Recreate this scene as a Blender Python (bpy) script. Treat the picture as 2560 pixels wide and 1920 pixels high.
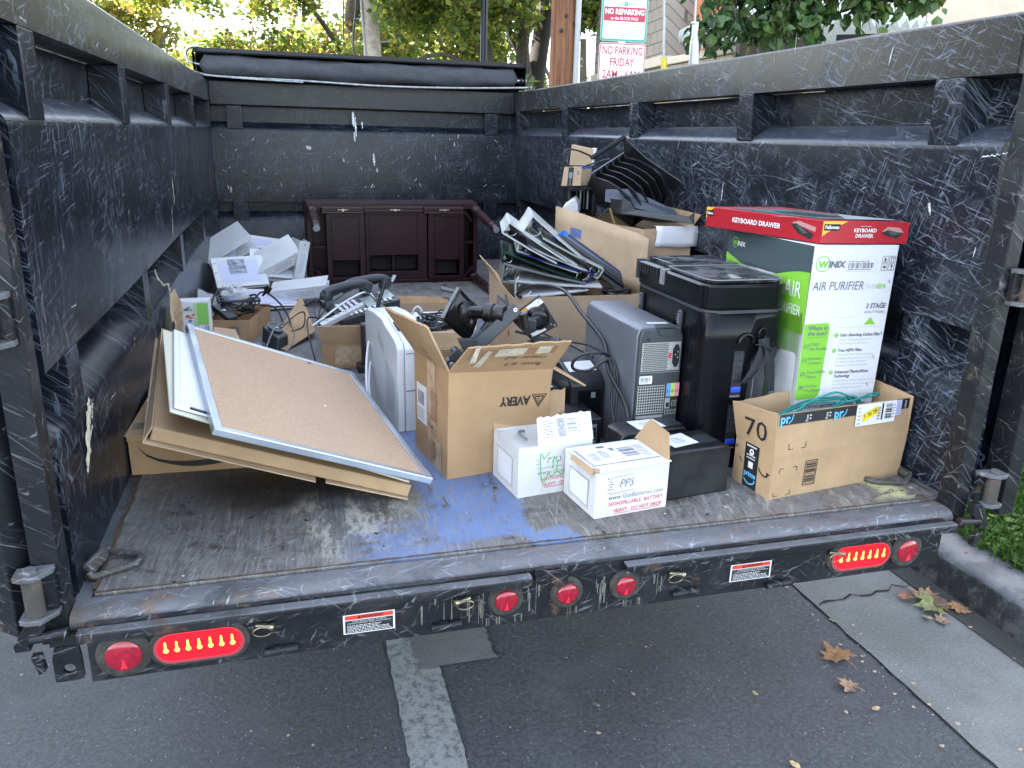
import bpy, bmesh, math, random
from mathutils import Vector as V, Matrix as Mx, noise as mnoise
R = math.radians
for o in list(bpy.data.objects): bpy.data.objects.remove(o)
S = bpy.context.scene
COL = S.collection

# ------------------------------------------------------------------ camera
cam_d = bpy.data.cameras.new('camera'); cam = bpy.data.objects.new('camera', cam_d); COL.objects.link(cam)
cam_d.sensor_width = 36; cam_d.lens = 1984.3/2560*36; cam_d.clip_start = .05; cam_d.clip_end = 3000
yaw, pit, rol = .278009, .3028125, .02674934
fw = V((math.sin(yaw)*math.cos(pit), math.cos(yaw)*math.cos(pit), -math.sin(pit)))
rt = V((math.cos(yaw), -math.sin(yaw), 0)); up = rt.cross(fw)
rt, up = math.cos(rol)*rt+math.sin(rol)*up, -math.sin(rol)*rt+math.cos(rol)*up
mw = Mx((rt, up, -fw)).transposed().to_4x4(); mw.translation = (.4456, -1.55112, .89923)
cam.matrix_world = mw
S.camera = cam

# ------------------------------------------------------------------ sky, sun, exposure
SUN_EL, SUN_AZ = R(33), R(-74)          # azimuth measured from +Y towards +X
W = bpy.data.worlds.new('World'); S.world = W; W.use_nodes = True
nt = W.node_tree; nt.nodes.clear()
sky = nt.nodes.new('ShaderNodeTexSky'); sky.sky_type = 'NISHITA'; sky.sun_disc = False
sky.sun_elevation = SUN_EL; sky.sun_rotation = SUN_AZ; sky.air_density = 1.0; sky.dust_density = .9; sky.ozone_density = 1.0
hs = nt.nodes.new('ShaderNodeHueSaturation'); hs.inputs['Saturation'].default_value = .58
bg = nt.nodes.new('ShaderNodeBackground'); bg.inputs[1].default_value = .15
wo = nt.nodes.new('ShaderNodeOutputWorld')
nt.links.new(sky.outputs[0], hs.inputs['Color']); nt.links.new(hs.outputs[0], bg.inputs[0]); nt.links.new(bg.outputs[0], wo.inputs[0])
sd = bpy.data.lights.new('sun', 'SUN'); sd.energy = 5.0; sd.angle = R(.5); sd.color = (1, .93, .80)
so = bpy.data.objects.new('sun', sd); COL.objects.link(so)
sdir = V((math.sin(SUN_AZ)*math.cos(SUN_EL), math.cos(SUN_AZ)*math.cos(SUN_EL), math.sin(SUN_EL)))
so.location = sdir*50; so.rotation_euler = sdir.to_track_quat('Z', 'Y').to_euler()
S.view_settings.view_transform = 'Standard'; S.view_settings.look = 'None'
S.view_settings.exposure = 2.85; S.view_settings.gamma = 1
S.cycles.max_bounces = 6; S.cycles.diffuse_bounces = 3; S.cycles.glossy_bounces = 3; S.cycles.transmission_bounces = 3; S.cycles.transparent_max_bounces = 6
S.cycles.sample_clamp_indirect = 4

# ------------------------------------------------------------------ materials
class NT:
    def __init__(s, name):
        s.m = bpy.data.materials.new(name); s.m.use_nodes = True; s.t = s.m.node_tree; s.t.nodes.clear()
        s.out = s.n('ShaderNodeOutputMaterial'); s.b = s.n('ShaderNodeBsdfPrincipled')
        s.l(s.b.outputs[0], s.out.inputs[0])
    def n(s, t, **k):
        x = s.t.nodes.new(t)
        for a, v in k.items(): setattr(x, a, v)
        return x
    def l(s, a, b): s.t.links.new(a, b)
    def put(s, sock, v):
        if isinstance(v, bpy.types.NodeSocket): s.l(v, sock)
        elif v is not None:
            if hasattr(sock, 'default_value') and sock.type == 'RGBA' and len(v) == 3: v = (*v, 1)
            sock.default_value = v
    def set(s, **k):
        for a, v in k.items(): s.put(s.b.inputs[a.replace('_', ' ')], v)
    def obj(s): return s.n('ShaderNodeTexCoord').outputs['Object']
    def math(s, op, a, b=None, c=None, clamp=False):
        x = s.n('ShaderNodeMath', operation=op, use_clamp=clamp); s.put(x.inputs[0], a)
        if b is not None: s.put(x.inputs[1], b)
        if c is not None: s.put(x.inputs[2], c)
        return x.outputs[0]
    def mix(s, f, a, b, mode='MIX'):
        x = s.n('ShaderNodeMix', data_type='RGBA', blend_type=mode); s.put(x.inputs[0], f); s.put(x.inputs[6], a); s.put(x.inputs[7], b); return x.outputs[2]
    def noise(s, vec, sc, det=4, rough=.55, dist=0):
        x = s.n('ShaderNodeTexNoise'); s.put(x.inputs['Vector'], vec); s.put(x.inputs['Scale'], sc); x.inputs['Detail'].default_value = det
        x.inputs['Roughness'].default_value = rough; x.inputs['Distortion'].default_value = dist; return x.outputs[0]
    def ramp(s, v, a, b, lo=0., hi=1., smooth=True):
        x = s.n('ShaderNodeMapRange'); x.interpolation_type = 'SMOOTHSTEP' if smooth else 'LINEAR'
        s.put(x.inputs[0], v); s.put(x.inputs[1], a); s.put(x.inputs[2], b); s.put(x.inputs[3], lo); s.put(x.inputs[4], hi); return x.outputs[0]
    def plane(s, pl, warp=0, wsc=3):
        v = s.obj(); sp = s.n('ShaderNodeSeparateXYZ'); s.l(v, sp.inputs[0]); cb = s.n('ShaderNodeCombineXYZ')
        c = [sp.outputs['XYZ'.index(q)] for q in pl]; d = sp.outputs[({'X', 'Y', 'Z'}-set(pl)).pop() == 'Y' and 1 or (0 if 'X' not in pl else 2)]
        s.l(s.math('MULTIPLY_ADD', d, .35, c[0]), cb.inputs[0]); s.l(s.math('MULTIPLY_ADD', d, .8, c[1]), cb.inputs[1]); r = cb.outputs[0]
        if warp:
            nn = s.n('ShaderNodeTexNoise'); s.l(r, nn.inputs['Vector']); nn.inputs['Scale'].default_value = wsc
            ma = s.n('ShaderNodeVectorMath', operation='MULTIPLY_ADD'); s.l(nn.outputs['Color'], ma.inputs[0]); ma.inputs[1].default_value = (warp,)*3; s.l(r, ma.inputs[2]); r = ma.outputs[0]
        return r
    def rot(s, vec, ang, sx, sy, off=0):
        m = s.n('ShaderNodeMapping', vector_type='TEXTURE'); s.l(vec, m.inputs[0]); m.inputs['Location'].default_value = (off, off*.7, 0)
        m.inputs['Rotation'].default_value = (0, 0, R(ang)); m.inputs['Scale'].default_value = (1/sx, 1/sy, 1); return m.outputs[0]
    def scr(s, vec, ang, sc, stretch, w, mask, off):     # thin scratch lines
        v = s.rot(vec, ang, sc/stretch, sc, off)
        x = s.n('ShaderNodeTexVoronoi', feature='DISTANCE_TO_EDGE', voronoi_dimensions='2D'); s.l(v, x.inputs['Vector']); x.inputs['Scale'].default_value = 1
        ln = s.ramp(x.outputs['Distance'], 0, w, 1, 0)
        mk = s.ramp(s.noise(s.rot(vec, ang, sc*.35/stretch*2, sc*.5, off+3), 1, 3), mask, mask+.12)
        return s.math('MULTIPLY', ln, mk)
    def streak(s, vec, ang, sc, stretch, lo, hi, off):   # soft streaks
        return s.ramp(s.noise(s.rot(vec, ang, sc/stretch, sc, off), 1, 5, .65), lo, hi)
    def bump(s, h, st, d=.002):
        x = s.n('ShaderNodeBump'); x.inputs['Strength'].default_value = st; x.inputs['Distance'].default_value = d; s.put(x.inputs['Height'], h); s.l(x.outputs[0], s.b.inputs['Normal'])

MC = {}
def mat(name, col, rough=.5, metal=0, var=0, vsc=8, bump=0, bsc=60, coat=0, em=None, ems=1, alpha=1, trans=0, spec=.5, sss=0):
    if name in MC: return MC[name]
    k = NT(name); k.set(Base_Color=(*col, 1), Roughness=rough, Metallic=metal)
    k.b.inputs['Specular IOR Level'].default_value = spec
    if var:
        nz = k.noise(k.obj(), vsc, 5, .6)
        k.set(Base_Color=k.mix(k.ramp(nz, .3, .7, 0, 1), tuple(c*(1-var) for c in col), tuple(min(1, c*(1+var)) for c in col)))
        k.set(Roughness=k.ramp(nz, .3, .7, max(.02, rough-.08), min(1, rough+.08)))
    if bump: k.bump(k.noise(k.obj(), bsc, 3), bump)
    if coat: k.set(Coat_Weight=coat, Coat_Roughness=.08)
    if em: k.set(Emission_Color=(*em, 1), Emission_Strength=ems)
    if alpha < 1: k.set(Alpha=alpha)
    if trans: k.set(Transmission_Weight=trans)
    MC[name] = k.m; return k.m

def steel(name, pl, base=(.0045, .006, .0105), amt=1., vert=90, dust=.5, fs=1.25):
    """scuffed black painted steel; scratches lie in the plane pl"""
    k = NT(name); p = k.plane(pl); pw = k.plane(pl, .018, 5)
    L_ = [k.scr(pw, g, sc*fs, stt, w, m, of) for g, sc, stt, w, m, of in ((18, 17, 7, .026, .55, 1.3), (-32, 15, 8, .022, .56, 4.1), (vert-6, 24, 8, .030, .54, 7.7), (4, 30, 12, .036, .52, 2.2), (48, 36, 8, .045, .54, 14.2))]
    ln = L_[0]
    for q in L_[1:]: ln = k.math('MAXIMUM', ln, q)
    ln = k.math('MULTIPLY', ln, k.ramp(k.noise(p, 2.3, 3, .6), .38, .62, .15, 1))
    s1 = k.streak(pw, vert, 100*fs, 13, .57, .63, 5.5); s2 = k.streak(pw, vert-82, 125*fs, 20, .58, .64, 9.1); s3 = k.streak(pw, vert-40, 95*fs, 10, .60, .66, 12.4); s4 = k.streak(pw, vert+30, 105*fs, 14, .60, .66, 31.4)
    zone = k.ramp(k.noise(p, 2.6, 7, .72), .38, .58)
    st = k.math('MULTIPLY', k.math('MAXIMUM', k.math('MAXIMUM', s1, s2), k.math('MAXIMUM', s3, s4)), k.ramp(zone, 0, 1, .08, 1))
    chip = k.ramp(k.noise(k.rot(p, vert, 16, 40, 17), 1, 3, .6), .75, .775)
    cloud = k.ramp(k.noise(p, 7, 10, .82), .50, .68)
    col = k.mix(k.math('MULTIPLY', cloud, dust*.85), base, (.036, .044, .062))
    col = k.mix(k.math('MULTIPLY', st, min(1, .78*amt)), col, (.12, .145, .195))
    col = k.mix(k.math('MULTIPLY', ln, min(1, .62*amt)), col, (.21, .235, .285))
    col = k.mix(k.math('MULTIPLY', chip, min(1, .8*amt)), col, (.42, .45, .46))
    rz = k.math('ADD', k.ramp(cloud, 0, 1, .30, .46), k.math('MULTIPLY', st, .12))
    k.set(Base_Color=col, Roughness=rz); k.b.inputs['Specular IOR Level'].default_value = .34
    h = k.math('ADD', k.noise(p, 3, 3), k.math('MULTIPLY', k.noise(p, 90, 2), .03)); k.bump(h, .22, .012)
    return k.m

def rusty(name, pl, base=(.008, .009, .012), rust=.5, rc=(.10, .055, .03), scr=.6):
    k = NT(name); p = k.plane(pl, .02, 9)
    rm = k.ramp(k.noise(p, 9, 6, .72), .62-.18*rust, .70)
    ft = k.noise(p, 55, 3)
    col = k.mix(k.ramp(k.noise(p, 5, 5, .7), .45, .75), base, (.03, .031, .034))
    col = k.mix(k.math('MULTIPLY', rm, .85), col, k.mix(ft, tuple(c*.5 for c in rc), tuple(c*1.6 for c in rc)))
    ln = k.math('MAXIMUM', k.math('MAXIMUM', k.scr(p, 24, 44, 5, .05, .53, 3.3), k.scr(p, -40, 52, 5, .05, .53, 8.3)), k.math('MAXIMUM', k.streak(p, 12, 110, 9, .60, .68, 6.6), k.streak(p, 70, 120, 9, .61, .69, 16.6)))
    col = k.mix(k.math('MULTIPLY', ln, scr), col, (.28, .29, .31))
    k.b.inputs['Specular IOR Level'].default_value = .35
    k.set(Base_Color=col, Roughness=k.ramp(rm, 0, 1, .42, .8)); k.bump(k.noise(p, 40, 4), .3, .003)
    return k.m

def cardmat(name, col, dirt=.25):
    k = NT(name); o = k.obj()
    c = k.mix(k.ramp(k.noise(o, 7, 5, .6), .35, .7), tuple(x*.88 for x in col), tuple(x*1.06 for x in col))
    c = k.mix(k.math('MULTIPLY', k.ramp(k.noise(o, 23, 6, .75), .55, .8), dirt), c, tuple(x*.55 for x in col))
    c = k.mix(k.math('MULTIPLY', k.noise(o, 420, 2), .10), c, tuple(x*.6 for x in col))
    k.set(Base_Color=c, Roughness=.86); k.b.inputs['Specular IOR Level'].default_value = .25
    k.bump(k.math('ADD', k.noise(o, 14, 3), k.math('MULTIPLY', k.noise(o, 160, 2), .15)), .4, .007); return k.m

# ------------------------------------------------------------------ mesh builder
class MB:
    def __init__(s): s.v = []; s.f = []; s.m = []; s.mats = []; s.M = None
    def mi(s, m):
        if m not in s.mats: s.mats.append(m)
        return s.mats.index(m)
    def add(s, vs, fs, m):
        b = len(s.v); i = s.mi(m)
        s.v += [(s.M @ V(p)) if s.M else V(p) for p in vs]
        for f in fs: s.f.append([b+q for q in f]); s.m.append(i)
    def hexa(s, p, m): s.add(p, [(3, 2, 1, 0), (4, 5, 6, 7), (0, 1, 5, 4), (1, 2, 6, 5), (2, 3, 7, 6), (3, 0, 4, 7)], m)
    def box(s, a, b, m):
        (x0, y0, z0), (x1, y1, z1) = a, b
        s.hexa([(x0, y0, z0), (x1, y0, z0), (x1, y1, z0), (x0, y1, z0), (x0, y0, z1), (x1, y0, z1), (x1, y1, z1), (x0, y1, z1)], m)
    def ext(s, pts, vec, m):
        n = len(pts); a = [V(p) for p in pts]; v = V(vec)
        s.add(a+[p+v for p in a], [tuple(range(n-1, -1, -1)), tuple(range(n, 2*n))]+[(i, (i+1) % n, n+(i+1) % n, n+i) for i in range(n)], m)
    def slab(s, q, t, m):
        q = [V(p) for p in q]; n = (q[1]-q[0]).cross(q[-1]-q[0]).normalized(); s.ext([p-n*t for p in q], n*t, m)
    def poly(s, pts, m): s.add(pts, [tuple(range(len(pts)))], m)
    def cyl(s, p0, p1, r, m, r1=None, n=16): s.lathe(p0, p1, [(0, r), (1, r if r1 is None else r1)], m, n)
    def lathe(s, p0, p1, prof, m, n=16, caps=True):
        p0, p1 = V(p0), V(p1); ax = p1-p0; z = ax.normalized(); x = z.orthogonal().normalized(); y = z.cross(x)
        vs = []
        for t, r in prof:
            for i in range(n):
                a = 2*math.pi*i/n; vs.append(p0+ax*t+(x*math.cos(a)+y*math.sin(a))*r)
        fs = [(j*n+i, j*n+(i+1) % n, (j+1)*n+(i+1) % n, (j+1)*n+i) for j in range(len(prof)-1) for i in range(n)]
        if caps: fs += [tuple(range(n-1, -1, -1)), tuple((len(prof)-1)*n+i for i in range(n))]
        s.add(vs, fs, m)
    def tube(s, path, r, m, n=7, sm=4, closed=False, flat=1):
        P = [V(p) for p in path]
        if sm > 1:
            Q = []; L = len(P)
            for i in range(L if closed else L-1):
                a, b, c, d = (P[(i-1) % L], P[i], P[(i+1) % L], P[(i+2) % L]) if closed else (P[max(i-1, 0)], P[i], P[i+1], P[min(i+2, L-1)])
                for k in range(sm):
                    t = k/sm; Q.append(.5*((2*b)+(c-a)*t+(2*a-5*b+4*c-d)*t*t+(3*b-a-3*c+d)*t**3))
            if not closed: Q.append(P[-1])
            P = Q
        N = len(P); vs = []; ref = None
        for i in range(N):
            d = (P[(i+1) % N]-P[i-1]) if closed else (P[min(i+1, N-1)]-P[max(i-1, 0)])
            if d.length < 1e-9: d = V((0, 0, 1))
            d.normalize()
            if ref is None: ref = d.orthogonal().normalized()
            ref = (ref-d*ref.dot(d)); ref = ref.normalized() if ref.length > 1e-6 else d.orthogonal().normalized()
            y = d.cross(ref); rr = r if not isinstance(r, (list, tuple)) else r[0]+(r[1]-r[0])*i/(N-1)
            for k in range(n):
                a = 2*math.pi*k/n; vs.append(P[i]+ref*math.cos(a)*rr+y*math.sin(a)*rr*flat)
        fs = [(j*n+i, j*n+(i+1) % n, ((j+1) % N)*n+(i+1) % n, ((j+1) % N)*n+i) for j in range(N if closed else N-1) for i in range(n)]
        if not closed: fs += [tuple(range(n-1, -1, -1)), tuple((N-1)*n+i for i in range(n))]
        s.add(vs, fs, m)
    def grid(s, P, m):       # P[i][j]
        a, b = len(P), len(P[0]); s.add([p for r in P for p in r], [(i*b+j, i*b+j+1, (i+1)*b+j+1, (i+1)*b+j) for i in range(a-1) for j in range(b-1)], m)
    def build(s, name, par=None, bev=0, sm=None, seg=2, label=None):
        me = bpy.data.meshes.new(name); me.from_pydata(s.v, [], s.f)
        for m in s.mats: me.materials.append(m)
        me.polygons.foreach_set('material_index', s.m); me.update()
        if sm: me.shade_smooth(); me.set_sharp_from_angle(angle=R(sm))
        o = bpy.data.objects.new(name, me); COL.objects.link(o)
        if par is not None: o.parent = par
        if bev:
            b = o.modifiers.new('bevel', 'BEVEL'); b.width = bev; b.segments = seg; b.limit_method = 'ANGLE'; b.angle_limit = R(35)
        if label: o['label'] = label
        return o

def thing(name, label, cat, loc=(0, 0, 0), rz=0, group=None, rot=None, M=None):
    o = bpy.data.objects.new(name, None); COL.objects.link(o); o.empty_display_size = .05
    if M is not None: o.matrix_world = M
    else: o.location = loc; o.rotation_euler = rot if rot else (0, 0, R(rz))
    return tag(o, label, cat, group)
def tag(o, label, cat, group=None):
    o['label'] = label; o['category'] = cat
    if group: o['group'] = group
    return o
def struct(o, kind='structure'): o['kind'] = kind; return o
def frame(o, x, y):           # matrix with given origin, x axis and approximate y axis
    x = V(x).normalized(); z = x.cross(V(y)).normalized(); y = z.cross(x)
    m = Mx((x, y, z)).transposed().to_4x4(); m.translation = V(o); return m
def at(*p): return V(p)

# text as mesh: returns verts, faces (2D)
TC = {}
def textmesh(s, bold=0, shear=0, sp=1, al='CENTER'):
    key = (s, bold, shear, sp, al)
    if key in TC: return TC[key]
    cu = bpy.data.curves.new('t', 'FONT'); cu.body = s; cu.size = 1; cu.align_x = al; cu.align_y = 'CENTER'; cu.offset = bold; cu.shear = shear
    cu.space_character = sp; cu.resolution_u = 2; cu.space_line = .85
    o = bpy.data.objects.new('t', cu); me = o.to_mesh()
    r = ([(v.co.x, v.co.y) for v in me.vertices], [tuple(p.vertices) for p in me.polygons])
    o.to_mesh_clear(); bpy.data.objects.remove(o); bpy.data.curves.remove(cu); TC[key] = r
    return r

class Panel:                  # printed marks lying on a flat face
    def __init__(s, o, u, v, lift=.0006):
        s.o, s.u, s.v = V(o), V(u).normalized(), V(v).normalized(); s.n = s.u.cross(s.v).normalized(); s.b = MB(); s.k = 0; s.lift = lift
    def p(s, u, v, lay): return s.o+s.u*u+s.v*v+s.n*(s.lift*(lay)+s.lift*.5)
    def poly(s, pts, m, lay=1): s.b.poly([s.p(a, b, lay) for a, b in pts], m)
    def rect(s, u0, v0, u1, v1, m, lay=1): s.poly([(u0, v0), (u1, v0), (u1, v1), (u0, v1)], m, lay)
    def rrect(s, u0, v0, u1, v1, r, m, lay=1):
        pts = []
        for cx, cy, a in ((u1-r, v0+r, -90), (u1-r, v1-r, 0), (u0+r, v1-r, 90), (u0+r, v0+r, 180)):
            for k in range(5): t = R(a+k*22.5); pts.append((cx+r*math.cos(t), cy+r*math.sin(t)))
        s.poly(pts, m, lay)
    def frame(s, u0, v0, u1, v1, w, m, lay=2):
        s.rect(u0, v0, u1, v0+w, m, lay); s.rect(u0, v1-w, u1, v1, m, lay); s.rect(u0, v0+w, u0+w, v1-w, m, lay); s.rect(u1-w, v0+w, u1, v1-w, m, lay)
    def text(s, t, u, v, size, m, lay=3, bold=0, shear=0, al='CENTER', rot=0, sp=1, wx=1, fit=None):
        vs, fs = textmesh(t, bold, shear, sp, al); c, q = math.cos(R(rot)), math.sin(R(rot))
        if fit and vs:
            w = max(a for a, b in vs)-min(a for a, b in vs); wx = fit/(w*size)
        out = []
        for a, b in vs:
            a *= size*wx; b *= size; out.append(s.p(u+a*c-b*q, v+a*q+b*c, lay))
        s.b.add(out, fs, m)
    def disc(s, u, v, r, m, lay=2, n=20, ry=None): s.poly([(u+r*math.cos(2*math.pi*i/n), v+(ry or r)*math.sin(2*math.pi*i/n)) for i in range(n)], m, lay)
    def ring(s, u, v, r0, r1, m, lay=2, n=24, a0=0, a1=360):
        for i in range(n):
            a, b = R(a0+(a1-a0)*i/n), R(a0+(a1-a0)*(i+1)/n)
            s.poly([(u+r0*math.cos(a), v+r0*math.sin(a)), (u+r1*math.cos(a), v+r1*math.sin(a)), (u+r1*math.cos(b), v+r1*math.sin(b)), (u+r0*math.cos(b), v+r0*math.sin(b))], m, lay)
    def line(s, pts, w, m, lay=2):
        for (a, b), (c, d) in zip(pts, pts[1:]):
            dx, dy = c-a, d-b; L = math.hypot(dx, dy) or 1; nx, ny = -dy/L*w/2, dx/L*w/2
            s.poly([(a-nx, b-ny), (c-nx, d-ny), (c+nx, d+ny), (a+nx, b+ny)], m, lay)
    def bars(s, u0, v0, u1, v1, n, m, lay=3, seed=1, horiz=False):
        r = random.Random(seed); t = 0; ws = [r.choice((1, 1, 2, 3)) for _ in range(2*n)]; tot = sum(ws)
        for i, w in enumerate(ws):
            if i % 2 == 0:
                if horiz: s.rect(u0, v0+(v1-v0)*t/tot, u1, v0+(v1-v0)*(t+w)/tot, m, lay)
                else: s.rect(u0+(u1-u0)*t/tot, v0, u0+(u1-u0)*(t+w)/tot, v1, m, lay)
            t += w
    def lines(s, u0, v0, u1, v1, n, m, lay=3, seed=2, fill=.5):   # unreadably small print
        r = random.Random(seed); h = (v1-v0)/n
        for i in range(n):
            u = u0; e = u0+(u1-u0)*r.uniform(.7, 1); y = v1-(i+.75)*h
            while u < e:
                w = min(r.uniform(.02, .09)*(u1-u0), e-u); s.rect(u, y, u+w, y+h*fill, m, lay); u += w+.018*(u1-u0)
    def build(s, name, par=None, label=None): return s.b.build(name, par, label=label)
# ------------------------------------------------------------------ materials of the setting
GZ = -.75
def m_asphalt():
    k = NT('asphalt'); o = k.plane('XY')
    f = k.noise(o, 70, 4, .75); g = k.noise(o, 240, 2)
    c = k.mix(k.ramp(f, .28, .74), (.036, .039, .044), (.125, .131, .142))
    c = k.mix(k.math('MULTIPLY', k.ramp(k.noise(o, 1.3, 5, .65), .42, .70), .35), c, (.028, .030, .034))
    c = k.mix(k.math('MULTIPLY', k.ramp(k.noise(o, 3.1, 4, .6), .5, .7), .4), c, (.11, .115, .125))
    v = k.n('ShaderNodeTexVoronoi'); k.l(o, v.inputs['Vector']); v.inputs['Scale'].default_value = 70
    c = k.mix(k.math('MULTIPLY', k.ramp(v.outputs['Distance'], .10, .22, 1, 0), k.ramp(k.noise(o, 33, 2), .52, .62)), c, (.30, .30, .31))
    k.set(Base_Color=c, Roughness=k.ramp(f, .3, .7, .62, .9)); k.bump(k.math('ADD', f, k.math('MULTIPLY', g, .5)), .8, .006); return k.m
def m_concrete(name, col, crack=None):
    k = NT(name); o = k.plane('XY'); f = k.noise(o, 120, 3, .7)
    c = k.mix(k.ramp(k.noise(o, 2.2, 6, .65), .35, .7), tuple(x*.62 for x in col), col)
    c = k.mix(k.math('MULTIPLY', k.ramp(f, .5, .72), .5), c, tuple(x*1.5 for x in col))
    c = k.mix(k.math('MULTIPLY', k.ramp(f, .48, .3), .5), c, tuple(x*.45 for x in col))
    k.set(Base_Color=c, Roughness=.85); k.bump(f, .6, .004); return k.m
def m_stripe():
    k = NT('worn_road_paint'); o = k.plane('XY')
    w = k.ramp(k.noise(o, 38, 5, .75), .36, .56)
    c = k.mix(w, (.13, .137, .14), k.mix(k.noise(o, 14, 4), (.25, .262, .26), (.36, .37, .365)))
    k.set(Base_Color=c, Roughness=.8); k.bump(k.noise(o, 110, 3), .6, .004); return k.m
m_asph = m_asphalt(); m_gut = m_concrete('gutter_concrete', (.22, .225, .215)); m_strp = m_stripe()

def plate(name, pts, z, m, par=None):
    b = MB(); b.poly([(x, y, z) for x, y in pts], m); return b.build(name, par)
struct(plate('road', [(-300, -300), (300, -300), (300, 600), (-300, 600)], GZ, m_asph))
# gutter with an uneven edge towards the asphalt
rg = random.Random(5)
edge = []; y = -4.
while y < 9: edge.append((2.27+rg.uniform(-.004, .004), y)); y += rg.uniform(.02, .07)
b = MB()
for (xa, ya), (xb, yb) in zip(edge, edge[1:]): b.poly([(xa, ya, GZ+.005), (2.81, ya, GZ+.02), (2.81, yb, GZ+.02), (xb, yb, GZ+.005)], m_gut)
struct(b.build('gutter'))
m_crk = mat('crack_dirt', (.012, .012, .011), .95)
b = MB()
for (xa, ya), (xb, yb) in zip(edge, edge[1:]):
    w0, w1 = rg.uniform(.0, .009), rg.uniform(.0, .009)
    b.poly([(xa-w0, ya, GZ+.0035), (xa+.002, ya, GZ+.0035), (xb+.002, yb, GZ+.0035), (xb-w1, yb, GZ+.0035)], m_crk)
cr = [(2.28, .62)]; 
while cr[-1][0] < 2.75: cr.append((cr[-1][0]+rg.uniform(.02, .05), .62+.10*(cr[-1][0]-2.28)+rg.uniform(-.02, .022)))
for (xa, ya), (xb, yb) in zip(cr, cr[1:]):
    w = rg.uniform(.001, .006); z0 = GZ+.009+.015*(xa-2.27)/.54; b.poly([(xa, ya-w, z0), (xb, yb-w, z0+.001), (xb, yb+w, z0+.001), (xa, ya+w, z0)], m_crk)
struct(b.build('pavement_crack'))
# dirty channel at the foot of the kerb
b = MB(); pr = [(2.70, y, GZ+.021) for y in (-4, 9)]
b.poly([(2.70, -4, GZ+.0225), (2.815, -4, GZ+.026), (2.815, 9, GZ+.026), (2.72, 9, GZ+.0235)], m_concrete('gutter_dirt', (.06, .058, .052)))
struct(b.build('gutter_channel'))
b = MB()
def ragged(x0, x1, y0, y1, n, seed, j=.003):
    r = random.Random(seed); L = []; Rr = []
    for i in range(n+1):
        t = i/n; L.append((x0+r.uniform(-j, j), y0+(y1-y0)*t)); Rr.append((x1+r.uniform(-j, j), y0+(y1-y0)*t))
    return L, Rr
L_, R_ = ragged(.688, .842, -2.5, .80, 150, 3)
for i in range(len(L_)-1): b.poly([(*L_[i], GZ+.004), (*R_[i], GZ+.004), (*R_[i+1], GZ+.004), (*L_[i+1], GZ+.004)], m_strp)
struct(b.build('road_marking'))
b = MB(); L_, R_ = ragged(.78, 1.03, .60, .79, 14, 8, .008)
for i in range(len(L_)-1): b.poly([(*L_[i], GZ+.008), (*R_[i], GZ+.008), (*R_[i+1], GZ+.008), (*L_[i+1], GZ+.008)], m_concrete('faded_road_paint', (.20, .205, .20)) if i == 0 else bpy.data.materials['faded_road_paint'])
struct(b.build('faded_road_marking'))

def m_kerb():
    k = NT('kerb_paint'); o = k.obj(); sp = k.n('ShaderNodeSeparateXYZ'); k.l(o, sp.inputs[0])
    n = k.noise(o, 11, 6, .7)
    c = k.mix(k.ramp(n, .45, .6), (.02, .021, .024), (.07, .07, .075))
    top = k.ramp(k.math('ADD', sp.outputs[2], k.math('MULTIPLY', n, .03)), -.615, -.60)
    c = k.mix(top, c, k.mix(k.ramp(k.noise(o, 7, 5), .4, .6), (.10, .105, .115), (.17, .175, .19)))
    c = k.mix(k.ramp(k.noise(o, 8.5, 4, .6), .62, .66), c, (.16, .012, .02))
    c = k.mix(k.ramp(k.noise(o, 19, 3, .6), .70, .73), c, (.33, .33, .33))
    k.set(Base_Color=c, Roughness=.45); k.bump(k.noise(o, 12, 4), .7, .012); return k.m
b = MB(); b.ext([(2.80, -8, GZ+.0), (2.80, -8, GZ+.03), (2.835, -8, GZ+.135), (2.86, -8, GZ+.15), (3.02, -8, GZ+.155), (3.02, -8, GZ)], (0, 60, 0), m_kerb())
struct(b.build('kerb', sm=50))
def m_soil():
    k = NT('lawn_soil'); o = k.obj(); k.set(Base_Color=k.mix(k.noise(o, 6, 5), (.022, .045, .012), (.055, .095, .024)), Roughness=.95); return k.m
struct(plate('lawn', [(3.02, -8), (300, -8), (300, 300), (3.02, 300)], GZ+.13, m_soil()))

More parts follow.
